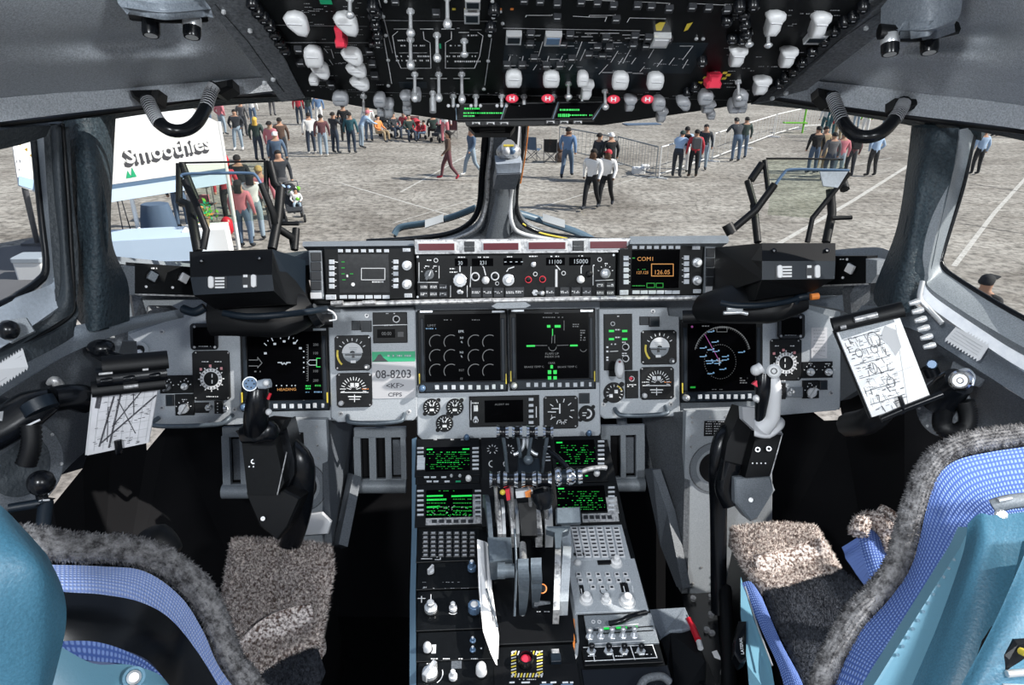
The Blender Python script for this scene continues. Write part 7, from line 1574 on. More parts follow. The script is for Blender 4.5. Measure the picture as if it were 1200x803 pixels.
m = MB('teal_light'); slab(m, [(868,676,1.235),(884,728,1.14),(902,770,1.07),(912,830,1.0),(880,830,1.02),(876,780,1.06),(868,720,1.15)], .03, None, Vector((.3,.5,-.8)).normalized()); m.set('silver'); ptube(m, [(873,688,1.19),(888,735,1.11),(905,780,1.04)], .0015, 6, None, 10); m.build('side_panel', s2, 'pale teal side panel')
m = MB('black_gloss'); slab(m, [(866,727,1.12),(875,727,1.12),(875,772,1.05),(868,776,1.05),(861,765,1.06),(862,748,1.08)], .02, None, None, .003)
c = D(869,757,1.06); pk = Plane(c, (CAM-c)); text(m, pk, 'LATERAL', 869, 757, 3.2, .004, 'mark', 1, 88); m.build('lateral_handle', s2, 'black handle printed LATERAL'); 
m = MB('black'); ptube(m, [(850,690,1.3),(852,740,1.2),(855,830,1.05)], .012, 8, None, 10); m.build('side_post', s2)
m = MB('black'); slab(m, [(862,622,1.38),(955,622,1.37),(985,668,1.27),(1000,760,1.12),(960,830,1.02),(905,800,1.08)], .3, None, Vector((0,.0,-1))); m.build('seat_base', s2)
m = MB('blue_fabric'); patch(m, [[(1004,622,1.02),(1015,618,1.015),(1026,624,1.015),(1034,634,1.01)], [(1010,648,.99),(1020,645,.985),(1030,646,.985),(1042,652,.98)], [(1022,682,.95),(1030,678,.945),(1038,674,.945),(1048,668,.94)]], 12, 16, .06); m.build('armrest', s2, 'blue woven armrest on the far side')
fur_tube([(1006,626,1.0),(1008,614,1.01),(1020,608,1.02),(1036,613,1.01),(1044,626,.99)], .011, 30, 'armrest_fleece', s2, 'pale sheepskin over the armrest', 'fur_brown', 12, .005)
cushion([[(1012,614,1.03),(1040,611,1.03),(1062,611,1.02)], [(1030,625,1.0),(1045,628,1.0),(1066,630,.99)], [(1040,650,.98),(1050,650,.97),(1070,650,.96)]], .04, 'armrest_pad', s2, 'pale sheepskin armrest pad', 'fur_brown', 'fur_brown', 1.2, 12, 12, .005)
rim2 = [(1370,600,.78),(1345,540,.79),(1310,505,.81),(1260,498,.80),(1210,508,.79),(1170,513,.78),(1130,520,.77),(1100,535,.765),(1082,560,.76),(1072,590,.755),(1062,625,.75),(1052,660,.745),(1032,690,.74),(1005,718,.735),(985,750,.73),(970,780,.725),(955,830,.72)]
fur_tube(rim2, .0118, 150, 'fleece_rim', s2, 'grey sheepskin rim along the seat back', n=20, ru=.0035)
m = MB('blue_fabric'); patch(m, [[(1360,610,.77),(1330,545,.78),(1260,515,.785),(1200,524,.775),(1160,530,.765),(1120,540,.755),(1098,560,.75),(1086,595,.745),(1078,630,.74),(1066,668,.735),(1040,705,.73),(1012,735,.725),(990,775,.72),(965,840,.71)],
     [(1345,630,.74),(1310,590,.75),(1260,560,.75),(1215,565,.74),(1175,570,.735),(1145,580,.73),(1125,600,.725),(1110,625,.72),(1095,655,.715),(1075,690,.71),(1052,725,.705),(1030,755,.70),(1010,785,.695),(985,850,.69)],
     [(1350,660,.70),(1300,620,.70),(1260,600,.70),(1225,602,.70),(1195,604,.70),(1170,608,.70),(1150,625,.70),(1135,650,.695),(1115,685,.69),(1095,715,.685),(1075,745,.68),(1055,775,.675),(1035,800,.67),(1010,860,.66)]], 60, 16, .05); m.build('backrest', s2, 'bright blue woven backrest')
m = MB('teal_light'); slab(m, [(1136,618,.672),(1126,640,.67),(1024,803,.648),(994,860,.64),(1070,860,.635),(1085,803,.645),(1125,700,.66)], .02)
m.set('teal')
for i in range(12): t = i/12; c = D(1118-72*t, 656+122*t, .668-.022*t); pk = Plane(c, CAM-c); m.prism(pk, circ(0,0,.0016,8), -.002, .001)
m.build('side_flange', s2, 'light teal riveted flange')
m = MB('teal'); patch(m, [[(1134,614,.655),(1148,602,.65),(1164,604,.645),(1200,600,.64),(1260,590,.63)], [(1128,650,.652),(1146,640,.635),(1168,650,.625),(1200,650,.62),(1260,640,.61)], [(1100,730,.64),(1118,730,.62),(1145,730,.607),(1185,730,.60),(1240,725,.59)], [(1066,810,.63),(1085,810,.61),(1115,810,.595),(1160,810,.585),(1210,810,.58)], [(1040,880,.62),(1060,880,.60),(1090,880,.59),(1130,880,.58),(1180,880,.57)]], 20, 30, .03)
c = D(1173,604,.645); pk = Plane(c, CAM-c); m.set('silver'); m.prism(pk, circ(0,0,.0055,12), -.006, .003, .002); m.build('back_shell', s2, 'teal padded back shell with a silver snap')
m = MB('teal_light'); m.ml = ['teal']; patch(m, [[(1208,632,.59),(1240,630,.585),(1290,625,.58)], [(1168,724,.578),(1200,724,.568),(1290,724,.56)], [(1122,812,.572),(1160,815,.558),(1290,820,.55)], [(1090,880,.565),(1140,880,.552),(1290,880,.545)]], 16, 20, .02); m.build('shell_flap', s2)
m = MB('panel_mid'); ptube(m, [(1163,594,.66),(1185,588,.655),(1230,584,.65)], .007, 8, None, 8, .6); m.set('silver'); ptube(m, [(1170,587,.655),(1185,584,.653)], .0025, 6); m.build('rear_handle', s2, 'grey ribbed carrying handle')
m = MB('black_gloss'); slab(m, [(1192,752,.56),(1240,745,.56),(1240,830,.56),(1160,830,.56),(1168,808,.56),(1180,770,.56)], .03, None, None, .003); m.set('yellow'); c = D(1196,763,.557); m.tube([c, c+Vector((0,-.006,.003))], .003, 8); m.set('silver'); ptube(m, [(1180,790,.557),(1230,786,.557)], .003, 6); ptube(m, [(1176,806,.557),(1230,804,.557)], .003, 6); m.build('recline_mechanism', s2, 'black mechanism with steel rods')
# ================================================================= the apron outside
GZ = 1.45-4.9
GP = Plane((0,0,GZ), (0,0,1))
m = MB('concrete'); m.add([(-300,-60,GZ),(300,-60,GZ),(300,400,GZ),(-300,400,GZ)], [[0,1,2,3]]); m.build('floor', kind=ST)
def gp(x, y): return GP.hit(x, y)
for c_, r_ in (('jean',(.09,.14,.22)),('jean_light',(.3,.38,.46)),('jean_dark',(.03,.045,.075)),('c_black',(.012,.013,.016)),('c_dark',(.03,.035,.045)),('c_green',(.03,.055,.05)),('c_teal',(.03,.11,.14)),('c_white',(.85,.85,.85)),('c_grey',(.12,.12,.13)),
               ('c_blue',(.14,.24,.42)),('c_lblue',(.38,.52,.72)),('c_red',(.5,.04,.06)),('c_pink',(.62,.2,.24)),('c_maroon',(.13,.05,.06)),('c_brown',(.1,.06,.045)),('c_orange',(.75,.28,.08)),('c_yellow',(.7,.45,.08)),('c_khaki',(.35,.27,.17)),
               ('skin_a',(.5,.29,.2)),('skin_b',(.1,.055,.035)),('hair_dark',(.012,.01,.01)),('hair_brown',(.06,.03,.015)),('hair_blond',(.5,.33,.12)),('c_lime',(.2,.6,.05))): mat(c_, r_, .85)
# ---- people: one skinned body per pose, copied with its own clothes
def body_mesh(pose, skirt=False):
    J = dict(pel=(0,0,.95), sp=(0,0,1.12), ch=(0,-.005,1.3), nk=(0,.0,1.455), h0=(0,-.015,1.55), h1=(0,-.005,1.66))
    Rr = dict(pel=(.135,.105), sp=(.125,.095), ch=(.155,.105), nk=(.052,.052), h0=(.084,.092), h1=(.08,.092))
    for s, n in ((-1,'l'),(1,'r')):
        J.update({'sh'+n:(s*.175,0,1.385),'el'+n:(s*.24,.02,1.13),'wr'+n:(s*.25,-.05,.9),'ha'+n:(s*.25,-.08,.81),'hi'+n:(s*.085,0,.9),'kn'+n:(s*.105,-.02,.5),'an'+n:(s*.11,.02,.09),'to'+n:(s*.125,-.15,.045)})
        Rr.update({'sh'+n:(.075,.07),'el'+n:(.05,.05),'wr'+n:(.034,.034),'ha'+n:(.03,.04),'hi'+n:(.095,.095),'kn'+n:(.065,.065),'an'+n:(.046,.05),'to'+n:(.045,.035)})
    if pose == 'walk': J.update(knl=(-.1,-.16,.52), anl=(-.1,-.22,.11), tol=(-.11,-.38,.09), knr=(.1,.06,.5), anr=(.1,.3,.16), tor=(.11,.2,.05), ell=(-.24,.1,1.15), wrl=(-.25,.1,.92), hal=(-.25,.1,.83), elr=(.24,-.04,1.14), wrr=(.24,-.2,.95), har=(.24,-.26,.88))
    if pose == 'camera': J.update(ell=(-.25,-.12,1.2), wrl=(-.1,-.28,1.45), hal=(-.05,-.3,1.52), elr=(.25,-.12,1.2), wrr=(.1,-.28,1.45), har=(.05,-.3,1.52))
    if pose == 'pocket': J.update(ell=(-.27,.06,1.14), wrl=(-.18,-.06,.96), hal=(-.15,-.1,.92), elr=(.27,.06,1.14), wrr=(.18,-.06,.96), har=(.15,-.1,.92), knl=(-.13,-.03,.5), anl=(-.16,.02,.09), tol=(-.19,-.14,.045))
    if pose == 'lean': 
        for k_ in ('sp','ch','nk','h0','h1','shl','shr'): x, y, z = J[k_]; J[k_] = (x, y-(z-.95)*.55, z-(z-.95)*.12)
        J.update(ell=(-.22,-.45,1.12), wrl=(-.18,-.62,1.05), hal=(-.16,-.7,1.04), elr=(.22,-.45,1.12), wrr=(.18,-.62,1.05), har=(.16,-.7,1.04))
    if pose == 'cross': J.update(ell=(-.24,-.04,1.15), wrl=(-.02,-.2,1.17), hal=(.06,-.2,1.19), elr=(.24,-.04,1.15), wrr=(.02,-.17,1.12), har=(-.07,-.18,1.12))
    if pose == 'sit':
        for k_ in list(J):
            if k_[:2] not in ('kn','an','to','hi'): x, y, z = J[k_]; J[k_] = (x, y, z-.48)
        for s, n in ((-1,'l'),(1,'r')): J.update({'hi'+n:(s*.09,-.02,.45),'kn'+n:(s*.13,-.42,.5),'an'+n:(s*.14,-.44,.09),'to'+n:(s*.15,-.6,.045),'wr'+n:(s*.16,-.26,.6),'ha'+n:(s*.14,-.33,.58),'el'+n:(s*.25,-.04,.68)})
    E = [('pel','sp'),('sp','ch'),('ch','nk'),('nk','h0'),('h0','h1')]
    for n in 'lr': E += [('ch','sh'+n),('sh'+n,'el'+n),('el'+n,'wr'+n),('wr'+n,'ha'+n),('pel','hi'+n),('hi'+n,'kn'+n),('kn'+n,'an'+n),('an'+n,'to'+n)]
    ks = list(J); me = bpy.data.meshes.new('b'); me.from_pydata([J[k_] for k_ in ks], [(ks.index(a), ks.index(b)) for a, b in E], [])
    o = bpy.data.objects.new('b', me); COL.objects.link(o); md = o.modifiers.new('s', 'SKIN'); md.use_smooth_shade = True
    sv = me.skin_vertices[0].data
    for i, k_ in enumerate(ks): sv[i].radius = Rr[k_]; sv[i].use_root = (k_ == 'pel')
    ss = o.modifiers.new('u', 'SUBSURF'); ss.levels = 1; ss.render_levels = 1
    dg = bpy.context.evaluated_depsgraph_get(); dg.update(); ev = o.evaluated_get(dg); em = bpy.data.meshes.new_from_object(ev); bpy.data.objects.remove(o)
    em.name = 'person_'+pose
    def dseg(p, a, b):
        a, b = Vector(J[a]), Vector(J[b]); ab = b-a; t = max(0, min(1, (p-a).dot(ab)/ab.length_squared)); return (p-a-ab*t).length, t
    while len(em.materials) < 4: em.materials.append(MATS['c_grey'])
    hz = Vector(J['h0'])
    for pl_ in em.polygons:
        c = pl_.center; best = min(((dseg(c, a, b)[0]-max(Rr[a][0], Rr[b][0])*.5, a, b) for a, b in E)); a, b = best[1], best[2]; t = dseg(c, a, b)[1]
        if b in ('h0','h1') or (b == 'nk' and t > .8): mi = 0
        elif b[:2] == 'ha': mi = 0
        elif b[:2] == 'to' or (b[:2] == 'an' and t > .9): mi = 3
        elif b[:2] in ('kn','an','hi'): mi = 2
        elif b == 'sp' and t < .15: mi = 2
        else: mi = 1
        pl_.material_index = mi; pl_.use_smooth = True
    return em, J
BODY = {}
def hair_mesh(J, long_):
    m = MB('hair_dark'); h0, h1 = Vector(J['h0']), Vector(J['h1']); c = h0.lerp(h1, .62)+Vector((0,.02,.0)); ls = []
    for i in range(1, 7):
        a = math.pi*.62*i/6; ls.append([c+Vector((.088*math.sin(a)*math.cos(k_*.6283), .104*math.sin(a)*math.sin(k_*.6283)+(.02 if i > 4 else 0), .1*math.cos(a))) for k_ in range(10)])
    if long_:
        for q in (.06,.14,.2): ls.append([c+Vector((.08*math.cos(k_*.6283), .05+.045*math.sin(k_*.6283), -.03-q)) for k_ in range(10)])
    m.loops(ls, True, True, True); me = bpy.data.meshes.new('hair'); me.from_pydata(m.v, [], m.f); me.materials.append(MATS['hair_dark']); me.polygons.foreach_set('use_smooth', [True]*len(m.f)); return me
def brim_mesh(J):
    m = MB('c_black'); h1 = Vector(J['h0']).lerp(Vector(J['h1']), .75)+Vector((0,-.09,.0)); m.box3(h1+Vector((0,-.04,.02)), .13, .1, .012, 0, -.2); me = bpy.data.meshes.new('brim'); me.from_pydata(m.v, [], m.f); me.materials.append(MATS['c_black']); return me
def pack_mesh(J):
    m = MB('c_black'); c = Vector(J['ch'])+Vector((0,.15,-.05)); P_ = Plane(c, (0,1,0), (1,0,0)); m.prism(P_, rr(0,0,.28,.4,.08,3), -.06, .09, .03); me = bpy.data.meshes.new('pack'); me.from_pydata(m.v, [], m.f); me.materials.append(MATS['c_black']); return me
HM = {}
PN = 0
def person(x, y, lab, pose='stand', rot=0, top='c_dark', bot='jean', hair='hair_dark', skin='skin_a', shoe='c_dark', ht=1.0, long_=False, cap=None, pack=None, group=None, loc=None):
    if pose not in BODY: BODY[pose] = body_mesh(pose); J = BODY[pose][1]; HM[pose] = (hair_mesh(J, False), hair_mesh(J, True), brim_mesh(J), pack_mesh(J))
    o = bpy.data.objects.new('person', BODY[pose][0]); COL.objects.link(o); o.location = loc if loc is not None else gp(x, y); o.rotation_euler.z = R(rot); o.scale = (ht*1.2, ht*1.15, ht*1.03)
    for i, q in enumerate((skin, top, bot, shoe)): o.material_slots[i].link = 'OBJECT'; o.material_slots[i].material = MATS[q]
    tag(o, lab, 'person', group)
    def ch(me, nm, mm):
        c = bpy.data.objects.new(nm, me); COL.objects.link(c); c.parent = o; c.material_slots[0].link = 'OBJECT'; c.material_slots[0].material = MATS[mm]
    ch(HM[pose][1 if long_ else 0], 'cap' if cap else 'hair', cap or hair)
    if cap: ch(HM[pose][2], 'cap_brim', cap)
    if pack: ch(HM[pose][3], 'backpack', pack)
    return o
P = person   # rot: 0 faces the cockpit, 180 faces away, 90 faces right
P(262,158,'person in a pink top and light jeans behind the smoothie banner',rot=150,top='c_pink',bot='jean_light',pose='pocket')
P(281,176,'person in a dark jacket, light jeans and white shoes facing the cockpit','pocket',10,'c_dark','jean_light',shoe='c_white')
P(287,160,'person in a grey shirt right behind the one with white shoes','stand',170,'c_grey','c_dark')
P(298,148,'person in a white shirt and jeans far back at the left','stand',180,'c_white','jean')
P(305,189,'person with long yellow hair and a green jacket seen from behind','stand',175,'c_green','jean_dark',hair='c_yellow',long_=True)
P(322,196,'person in a bright red-pink top behind the denim jacket','stand',160,'c_pink','jean_dark')
P(333,190,'person in a brown coat beside the red-pink top','stand',200,'c_brown','c_dark')
P(329,214,'person in a denim jacket and a white cap standing behind the stroller','stand',185,'jean','jean_dark',cap='c_white')
P(334,246,'person in a charcoal hooded top bending over the stroller','stand',20,'c_dark','c_grey')
P(366,181,'person in a plain white jacket with dark blue trousers','stand',200,'c_white','jean_dark',shoe='c_white')
P(380,184,'person in a maroon jacket and light jeans with white shoes','stand',190,'c_maroon','jean_light',shoe='c_white')
P(394,180,'person in a black jacket raising a camera near the strollers','camera',150,'c_dark','jean_dark')
P(413,180,'person in a teal jacket, tallest of the group left of the strollers','stand',175,'c_teal','jean_dark')
P(424,174,'person in pale blue with a pink hat beside the teal jacket','lean',120,'c_lblue','jean_light',cap='c_pink')
P(352,146,'distant person in a red shirt under the overhead panel edge','stand',180,'c_red','jean_dark')
P(363,146,'distant person in dark green under the overhead panel edge','stand',170,'c_green','jean')
P(375,147,'distant person in a blue top and white trousers','stand',190,'c_blue','c_white')
P(405,166,'person in black behind the teal jacket','stand',180,'c_black','c_black')
P(433,166,'person in a white shirt standing behind the seated orange top','stand',180,'c_white','jean')
P(444,166,'seated person in an orange top at the left end of the seated row','sit',60,'c_orange','c_khaki')
P(320,136,'distant person in light clothes far beyond the crowd','stand',180,'c_lblue','c_grey')
P(197,144,'distant person in pale blue seen through the left grab handle','stand',200,'c_lblue','jean_light')
P(215,141,'distant person in white seen through the left grab handle','stand',160,'c_white','jean_light')
P(245,146,'distant person in navy left of the pink top','stand',180,'c_dark','jean')
for x, y, lab, a, t, bt in ((462,162,'seated person in navy with long hair, leftmost beside the red chair',30,'c_dark','jean_dark'),(474,160,'seated person in a red scarf in the seated row',330,'c_red','jean_dark'),(480,165,'seated person in dark green right of the red scarf',20,'c_green','jean_dark'),
                            (508,163,'seated person with broad dark green back, right of the red chair',190,'c_green','c_black'),(497,164,'seated child in a red shirt in the seated row',300,'c_red','jean')): P(x, y, lab, 'sit', a, t, bt, long_='long' in lab, ht=.75 if 'child' in lab else 1)
P(522,168,'person in a white coat standing at the right end of the seated row','stand',180,'c_white','c_pink')
P(526,211,'person in a long dark coat and red boots walking left','walk',-80,'c_brown','c_maroon',shoe='c_red',long_=True)
P(553,207,'person in a grey-blue jacket and light jeans walking beside the centre post','walk',-60,'jean','jean_light',shoe='c_white')
P(290,290,'person in a pink hooded top and grey jeans seen from behind','stand',175,'c_pink','jean',long_=True,ht=.95)
P(303,282,'person in a pale blue shirt right of the pink hooded top','stand',190,'c_white','jean_light',long_=True)
P(313,272,'person in a light pink shirt with blond hair behind the left head-up display','stand',190,'c_pink','c_grey',hair='hair_blond')
P(272,262,'person in black with a red front left of the pink hooded top','stand',20,'c_red','c_black',hair='hair_brown',long_=True)
P(288,254,'person in black standing behind the pink hooded top','stand',185,'c_black','c_black')
P(216,268,'person in dark jeans hidden behind the smoothie stand','stand',180,'c_dark','jean')
P(664,209,'person in a blue long-sleeved shirt and jeans walking away','walk',160,'c_blue','jean',hair='hair_dark',ht=1.05)
P(692,246,'person in a white shirt and black trousers with arms down, bareheaded','walk',-30,'c_white','c_black',skin='skin_b',ht=1.04)
P(709,243,'person in a white shirt and black trousers wearing a red cap','walk',-30,'c_white','c_black',skin='skin_b',cap='c_red')
P(700,212,'person in a dark hooded top left of the white-capped one','stand',120,'c_dark','c_black',ht=.97)
P(713,214,'person in a black jacket and white cap seen from behind','stand',190,'c_black','c_black',cap='c_white')
P(792,208,'person in a light blue shirt and dark trousers leaning on the barrier','lean',150,'c_lblue','c_dark',cap='c_green')
P(800,203,'person in pale clothes with a black backpack between the blue and red ones','stand',170,'c_lblue','c_white',pack='c_black')
P(811,208,'person in a red jacket and black shorts with a backpack','stand',175,'c_red','c_black',pack='c_grey',shoe='c_brown')
P(822,199,'person in a navy jacket and jeans facing the cockpit','stand',-20,'c_dark','jean_light')
P(861,190,'person in a black shirt and blue jeans leaning on the white barrier','lean',180,'c_dark','jean',ht=1.06)
P(869,186,'person in black beside the one leaning on the white barrier','stand',180,'c_green','jean')
P(950,204,'person in a black jacket and jeans left of the group at right','stand',180,'c_black','jean',ht=1.03)
P(959,202,'person in tan with dark hair behind the black jackets','stand',10,'c_khaki','c_khaki')
P(968,212,'person in a charcoal jacket in the middle of the right group','stand',180,'c_grey','jean_dark')
P(979,211,'person in a pink shirt and light jeans in the right group','stand',175,'c_pink','jean_light')
P(993,208,'person in a black and pink top and dark skirt with a backpack','stand',180,'c_maroon','c_dark',pack='c_black')
P(1019,207,'person in a light blue shirt with hands on hips, black trousers','pocket',190,'c_lblue','c_black',shoe='c_black')
P(1012,160,'distant person in a lime green shirt right of the right group','stand',180,'c_lime','c_white')
P(1002,151,'distant person in pale blue near the lime green shirt','stand',180,'c_lblue','jean_light')
P(964,160,'distant person in white behind the right group','stand',180,'c_white','c_teal'); P(980,166,'distant person in a red shirt behind the right group','stand',180,'c_red','c_khaki'); P(972,162,'distant person in teal behind the right group','stand',180,'c_teal','c_teal')
P(1036,156,'distant person in white right of the right grab handle','stand',180,'c_white','jean_light')
P(1141,205,'person in a pale blue shirt and black trousers at the right window edge','stand',180,'c_lblue','c_black')
P(1166,160,'distant person in white trousers at the top of the right window','stand',180,'c_white','c_white'); P(1192,162,'distant person in striped grey at the top of the right window','stand',180,'c_grey','c_grey')
q = ray(1156,334); t_ = (GZ+1.60-CAM.z)/q.z; hp_ = CAM+q*t_
P(0,0,'person with a black helmet just below the right side window','stand',120,'c_black','c_black',cap='c_black',loc=Vector((hp_.x, hp_.y, GZ)))
# ---- smoothie stand
def lp(x, y, d): return D(x, y, d)
st = thing('smoothie_stand', 'white smoothie stand canopy with Smoothies lettering at far left', 'stall', gp(262,298))
A_, B_ = gp(60,345), gp(266,296)                       # front line of the stand on the ground
fx = (B_-A_).normalized(); fn = Vector((fx.y, -fx.x, 0)); fn = fn if fn.dot(CAM-A_) > 0 else -fn
SP = Plane(A_, fn, fx)
def sz(x, y): return SP.uv(x, y)
m = MB('white'); tl, tr, br_, bl = sz(100,120), sz(255,143), sz(262,198), sz(100,222)
m.prism(SP, [(tl[0], tr[1]*1.0), (tr[0], tr[1]), (tr[0], br_[1]), (tl[0], br_[1])], -.05, 0)
zt, zb = tr[1], br_[1]
fx0, fx1 = tl[0], tr[0]
ban = m.build('banner', st)
def sm(px, py): return SP.uv(px, py)
m = MB('ink'); c0 = sm(187,178)
def stx(s_, u, v, hh, h, mm, rot=0, st_=1.0):
    m.set(mm)
    if s_ not in TX: text(MB(), SP, s_, 187, 178, 1, 0, 'ink')
    vs, fs = TX[s_]; c, sn = math.cos(R(rot)), math.sin(R(rot)); m.add([SP.w(u+(a*st_*c-b*sn)*hh, v+(a*st_*sn+b*c)*hh, h) for a, b in vs], fs)
e0, e1 = sm(136,184), sm(240,170)
W_ = e1[0]-e0[0]; hh = W_/8.7; cu, cv = (e0[0]+e1[0])/2+.13, (e0[1]+e1[1])/2
stx('Smoothies', cu-.04, cv-.05, hh*1.5, .004, 'ink', 3, 1.0); stx('Smoothies', cu-.015, cv-.02, hh*1.5, .006, 'ink', 3, 1.0); stx('Smoothies', cu+.025, cv+.03, hh*1.5, .009, 'c_white', 3, 1.0)
m.set('jean'); 
for x, y0, y1 in ((148,200,209),(153,196,208)): a, b = sm(x, y0), sm(x, y1); m.set('placard_green'); m.add([SP.w(a[0]-.04, b[1], .01), SP.w(a[0]+.08, b[1], .01), SP.w(a[0]+.02, a[1], .01)], [[0,1,2]])
into(m, ban)
m = MB('c_lblue'); m.ml = ['sill_blue'] if 'sill_blue' in MATS else ['c_lblue']
a = sm(262,199); b = sm(262,216); m = MB('sheet_blue') if 'sheet_blue' in MATS else MB('c_white')
mat('sheet_blue', (.55,.68,.85), .7); m = MB('sheet_blue'); m.prism(SP, [(fx0, a[1]), (fx1, a[1]), (fx1, b[1]), (fx0, b[1])], -.06, -.01); m.build('awning', st, 'pale blue fabric valance')
m = MB('blue_knob'); m.prism(SP, [(fx0, a[1]+.03), (fx1, a[1]+.03), (fx1, a[1]-.06), (fx0, a[1]-.06)], -.01, .0); m.build('awning_edge', st)
m = MB('c_white'); tp = [SP.w(fx0, zt, -.02), SP.w(fx1, zt, -.02), SP.w(fx1, zt+.35, -1.6), SP.w(fx0, zt+.35, -1.6)]; m.loops([tp, [p+Vector((0,0,-.03)) for p in tp]], True, True, True, False); m.build('canopy', st)
for u in (fx1+.04, sm(181,262)[0]):
    m = MB('c_white'); b0 = SP.w(u, 0, -.03 if u > fx1 else -.9); m.tube([b0, Vector((b0.x, b0.y, GZ+(zt if u > fx1 else a[1])))], .05, 8); m.build('pole', st)
def table(x, y, w_, d_, hgt, lab, mm='c_white', rz=0):
    c = gp(x, y); r0 = thing('display_table', lab, 'table', c); m = MB(mm)
    M_ = Matrix.Rotation(rz, 3, 'Z'); n = 24; ls = []
    for z, s_ in ((hgt+.02,1.0),(hgt-.25,1.03),(.05,1.06)): ls.append([c+M_ @ Vector((px_*w_/2*s_, py_*d_/2*s_, z)) for px_, py_ in ((-1,-1),(0,-1.02),(1,-1),(1.02,0),(1,1),(0,1.02),(-1,1),(-1.02,0))])
    m.loops(ls, True, True, False, False); m.build('tablecloth', r0)
    for sx, sy in ((-1,-1),(1,-1),(1,1),(-1,1)): m = MB('c_grey'); p = c+M_ @ Vector((sx*w_*.42, sy*d_*.42, 0)); m.tube([p, p+Vector((0,0,hgt-.02))], .02, 6); m.build('leg', r0)
    return c, hgt+.02, M_
c1, z1, M1 = table(168,315,2.4,1.0,.78,'white-clothed table in front of the smoothie stand','sheet_blue',.2)
c2, z2, M2 = table(248,306,.9,.7,.8,'small white-clothed table carrying flowers at the right of the smoothie stand','c_white',.2)
def plant(c, lab, r_=.22, cols=('c_lime','placard_green','c_yellow','c_orange')):
    r0 = thing('potted_flowers', lab, 'plant', c); m = MB('c_khaki'); m.tube([c, c+Vector((0,0,.18))], [.09,.12], 10); m.build('pot', r0)
    m = MB(cols[0])
    for i in range(90):
        m.set(random.choice(cols)); p = c+Vector((random.gauss(0,r_*.5), random.gauss(0,r_*.5), .2+abs(random.gauss(0,r_*.7)))); d = Vector((random.uniform(-1,1), random.uniform(-1,1), random.uniform(-.3,1))).normalized()*.07; e = d.orthogonal().normalized()*.03; m.add([p-d, p+e, p+d, p-e], [[0,1,2,3]])
    m.build('foliage', r0)
plant(c2+Vector((0,0,z2)), 'green and orange potted flowers on the small white table'); plant(gp(232,285), 'green and yellow potted flowers on the ground by the small table', .25)
r0 = thing('merchandise_rack', 'wire rack with white and red goods beside the smoothie stand', 'rack', gp(236,262))
m = MB('c_grey')
for dx in (-.3,.3):
    for dy in (0,.4): p = gp(236,262)+Vector((dx, dy, 0)); m.tube([p, p+Vector((0,0,1.5))], .015, 6)
for z in (.5,1.0,1.45): m.box3(gp(236,262)+Vector((0,.2,z)), .7,.45,.02)
m.build('wire_frame', r0)
for i, (dx, z, mm) in enumerate(((-.2,.65,'c_white'),(.1,.62,'c_pink'),(-.15,1.15,'c_white'),(.18,1.12,'c_red'),(0,1.55,'c_khaki'))):
    m = MB(mm); m.box3(gp(236,262)+Vector((dx,.2,z)), .24,.25,.24); m.build('goods_box', r0)
m = MB('jean'); c = gp(190,282); ls = []
for z, s_ in ((0,1),(.5,.9),(.95,.7)): ls.append([c+Vector((.45*s_*math.cos(k_*.52)*(1+.06*(k_ % 2)), .35*s_*math.sin(k_*.52)*(1+.06*(k_ % 2)), z)) for k_ in range(12)])
m.loops(ls, True, True, True); tag(m.build('draped_stack'), 'heap under a blue patterned cloth behind the white-clothed table', 'cloth')
r0 = thing('folding_easel', 'thin dark easel standing on the concrete left of the smoothie stand', 'easel', gp(152,283)); m = MB('c_dark')
for dx, dx2 in ((-.12,-.1),(.1,0)): p = gp(152,282)+Vector((dx,0,0)); m = MB('c_dark'); m.tube([p, p+Vector((dx2-dx,.05,1.1))], .014, 6); m.build('leg', r0)
m = MB('c_dark'); p = gp(152,282); m.tube([p+Vector((-.5,0,.05)), p+Vector((.25,.02,.08))], .012, 6); m.build('crossbar', r0)
for x, y, z, lab in ((271,250,1.5,'glossy red balloon beside the white stand pole'),(268,276,.25,'red balloon low by the foot of the white stand pole')):
    r0 = thing('balloon', lab, 'balloon', gp(x, y)+Vector((0,0,z))); m = MB('red'); ball(m, gp(x, y)+Vector((0,0,z)), .17, None, 14, (1,1,1.5)); m.build('envelope', r0); m = MB('c_white'); m.tube([gp(x, y)+Vector((0,0,z-.25)), gp(x, y)+Vector((0,0,max(.02, z-1.0)))], .004, 4); m.build('string', r0)
# stand seen through the left side window
r0 = thing('banner_stand', 'white promotional banner on a grey pole outside the left side window', 'banner', gp(40,300))
m = MB('c_white'); bp = gp(44,286); d_ = bp.y
slab(m, [(12,150,14.2),(44,150,14.6),(44,226,14.6),(22,218,14.2)], .03); m.set('c_lblue'); slab(m, [(22,206,14.18),(44,212,14.58),(44,224,14.58),(22,217,14.18)], .01)
for x, y in ((22,168),(30,175),(36,182),(40,168)): m.set('c_yellow'); slab(m, [(x-2,y,14.1),(x+2,y-2,14.1),(x+2,y+3,14.1)], .01)
m.build('banner', r0); m = MB('c_grey'); m.tube([D(24,190,14.4), D(30,225,14.4), Vector((bp.x, bp.y, GZ))], .06, 8); m.build('pole', r0)
m = MB('c_grey'); m.box3(bp+Vector((0,0,.04)), .5,.5,.08); m.build('foot', r0)
r0 = thing('cooler_box', 'white plastic cooler on the ground outside the left side window', 'cooler', gp(44,325)); m = MB('c_white'); Pq = Plane(gp(44,325), (0,0,1)); m.prism(Pq, rr(0,0,.6,.45,.05), 0, .4, .02); m.build('tub', r0); m = MB('sill_light'); m.prism(Pq, rr(0,0,.64,.49,.05), .4, .5, .02); m.build('lid', r0)
